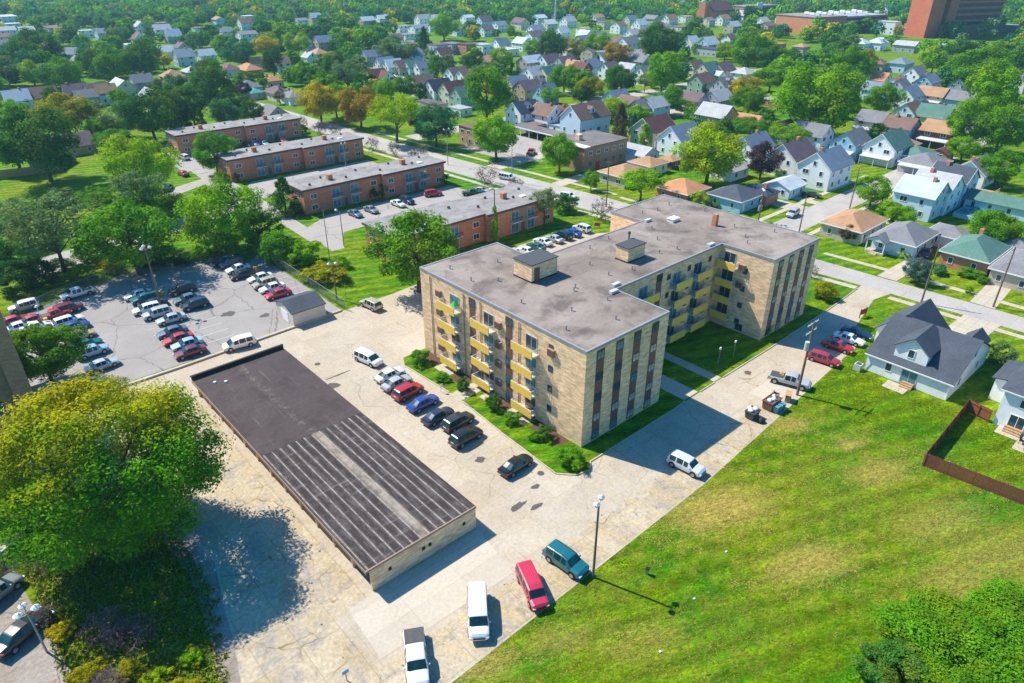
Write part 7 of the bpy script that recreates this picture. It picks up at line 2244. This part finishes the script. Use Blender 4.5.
def lawn_tone(x, y, g):
    s = np.sin(x * .21 + y * .33 + 1.3 * np.sin(y * .17)) + np.sin(x * -.13 + y * .52 + 2 * np.sin(x * .11)) + .8 * np.sin(x * .9 + y * 1.7 + 2 * np.sin(x * .4)) + .5 * np.sin(x * 2.3 - y * 1.1)
    band = np.sin((y * math.cos(.38) + x * math.sin(.38)) * 1.7 + 1.5 * np.sin(x * .12))
    f = np.clip(.5 + .32 * s + g.normal(size=len(x)) * .16, 0, 1)[:, None]
    c = np.array([.030, .172, .001]) * (1 - f) + np.array([.150, .205, .001]) * f
    dk = np.sin(x * .37 - y * .61 + 2 * np.sin(y * .23)) + np.sin(x * .8 + y * .5)
    c *= (1 + .19 * band - .16 * np.clip(dk - .3, 0, 1))[:, None]
    dry = np.zeros(len(x))
    for a, b, r_, q_ in DRY:
        ux, uy = (x - a) * .94 + (y - b) * -.34, (x - a) * .34 + (y - b) * .94
        d = np.hypot(ux * .50, uy * 1.1) / (r_ * 1.35) + .28 * np.sin(x * 1.9 + y) + .22 * np.sin(y * 3.1 - x * 1.3)
        dry = np.maximum(dry, q_ * np.clip(1.7 - d * 1.1, 0, 1))
    m = np.clip(dry * g.uniform(.6, 1.1, len(x)), 0, .95)[:, None]
    return c * (1 - m) + np.array([.44, .32, .085]) * m


tufts("lawn_blades", "mown grass of the big lawn, green and olive with straw coloured dry patches", 260000, (-42, -62, 62, -10), lambda x, y: (y < edge(x) - .12 * np.abs(np.sin(x * 5.1) + np.sin(x * 1.7))) & ~((x > 44) & (y < -15)) & ~((x > 27) & (y < -29.5) & (x > 44)), lawn_tone, .035, 5, (.05, .11))
tufts("weeds", "dry weeds and rough grass in the lower left corner under the bare brush", 26000, (-62, -10, -43, 26), lambda x, y: (x > -56.2) & (x < -45.4 + np.clip(y, -10, 14) * .28 + .5 * np.sin(y * 3)),
      lambda x, y, g: np.where((g.uniform(size=len(x)) < .35)[:, None], np.array([.32, .25, .09]), np.array([.14, .21, .006])) * g.uniform(.6, 1.4, (len(x), 1)), .20, 6)
tufts("pavement_weeds", "low weeds growing along the joints of the cracked pavement", 9000, (-44, -14.6, 24, 44), lambda x, y: ((np.abs((x + 44.2 - y * .05) % 3.6) < .16) | (np.abs((y + 10.05 + .06 * np.sin(x * 2)) % 37) < .16)) & ((y < -9.6) | (x < -32.6)) & (np.sin(x * 1.3 + y * .8) + np.sin(x * .5 - y * 1.1) > .25),
      lambda x, y, g: np.where((g.uniform(size=len(x)) < .4)[:, None], np.array([.24, .17, .06]), np.array([.12, .16, .012])) * g.uniform(.6, 1.4, (len(x), 1)), .09, 7)
print("trees by hand", len(TB), "scattered", min(NIND, len(cand)), "rest", len(rest), "houses", len(HB), far_h)

# ------------------------------------------------------------------ light, air, sky
SUN_AZ, SUN_EL = 110.5, 50.5
sd = bpy.data.lights.new("sun", "SUN"); sd.energy = 5.0; sd.angle = rad(.53); sd.color = (1.0, .93, .80)
so = link(bpy.data.objects.new("sun", sd))
v = Vector((math.cos(rad(SUN_AZ)) * math.cos(rad(SUN_EL)), math.sin(rad(SUN_AZ)) * math.cos(rad(SUN_EL)), math.sin(rad(SUN_EL))))
so.rotation_euler = (-v).to_track_quat("-Z", "Y").to_euler()
so.location = (0, 0, 200)
W = bpy.data.worlds.new("World"); S.world = W; W.use_nodes = True
nt = W.node_tree
bg = nt.nodes["Background"]
sky = nt.nodes.new("ShaderNodeTexSky"); sky.sky_type = "NISHITA"; sky.sun_disc = False
sky.sun_elevation = rad(SUN_EL); sky.sun_rotation = rad(90 - SUN_AZ)
sky.air_density = 1.0; sky.dust_density = .6; sky.ozone_density = 2.5
hs = nt.nodes.new("ShaderNodeHueSaturation"); hs.inputs["Saturation"].default_value = 1.55; hs.inputs["Hue"].default_value = .496
nt.links.new(sky.outputs[0], hs.inputs["Color"]); nt.links.new(hs.outputs[0], bg.inputs[0]); bg.inputs[1].default_value = .145

HAZE = True
if HAZE:
    hz = MB().box(-1700, -1700, -1, 2600, 2600, 75).build("haze", M["white"], kind="stuff")
    t = bpy.data.materials.new("haze_air"); t.use_nodes = True
    nt = t.node_tree; nt.nodes.clear()
    o = nt.nodes.new("ShaderNodeOutputMaterial"); p = nt.nodes.new("ShaderNodeVolumePrincipled")
    p.inputs["Color"].default_value = (.42, .80, .98, 1); p.inputs["Density"].default_value = .00015; p.inputs["Anisotropy"].default_value = .2
    nt.links.new(p.outputs[0], o.inputs["Volume"])
    hz.data.materials.clear(); hz.data.materials.append(t)

S.view_settings.view_transform = "Standard"; S.view_settings.look = "None"
S.view_settings.exposure = 0.60; S.view_settings.gamma = 1.0; S.view_settings.use_curve_mapping = False
S.render.engine = "CYCLES"
cy = S.cycles
cy.max_bounces = 6; cy.diffuse_bounces = 3; cy.glossy_bounces = 2; cy.transmission_bounces = 2; cy.transparent_max_bounces = 8; cy.volume_bounces = 0
cy.use_denoising = True
cy.caustics_reflective = False; cy.caustics_refractive = False
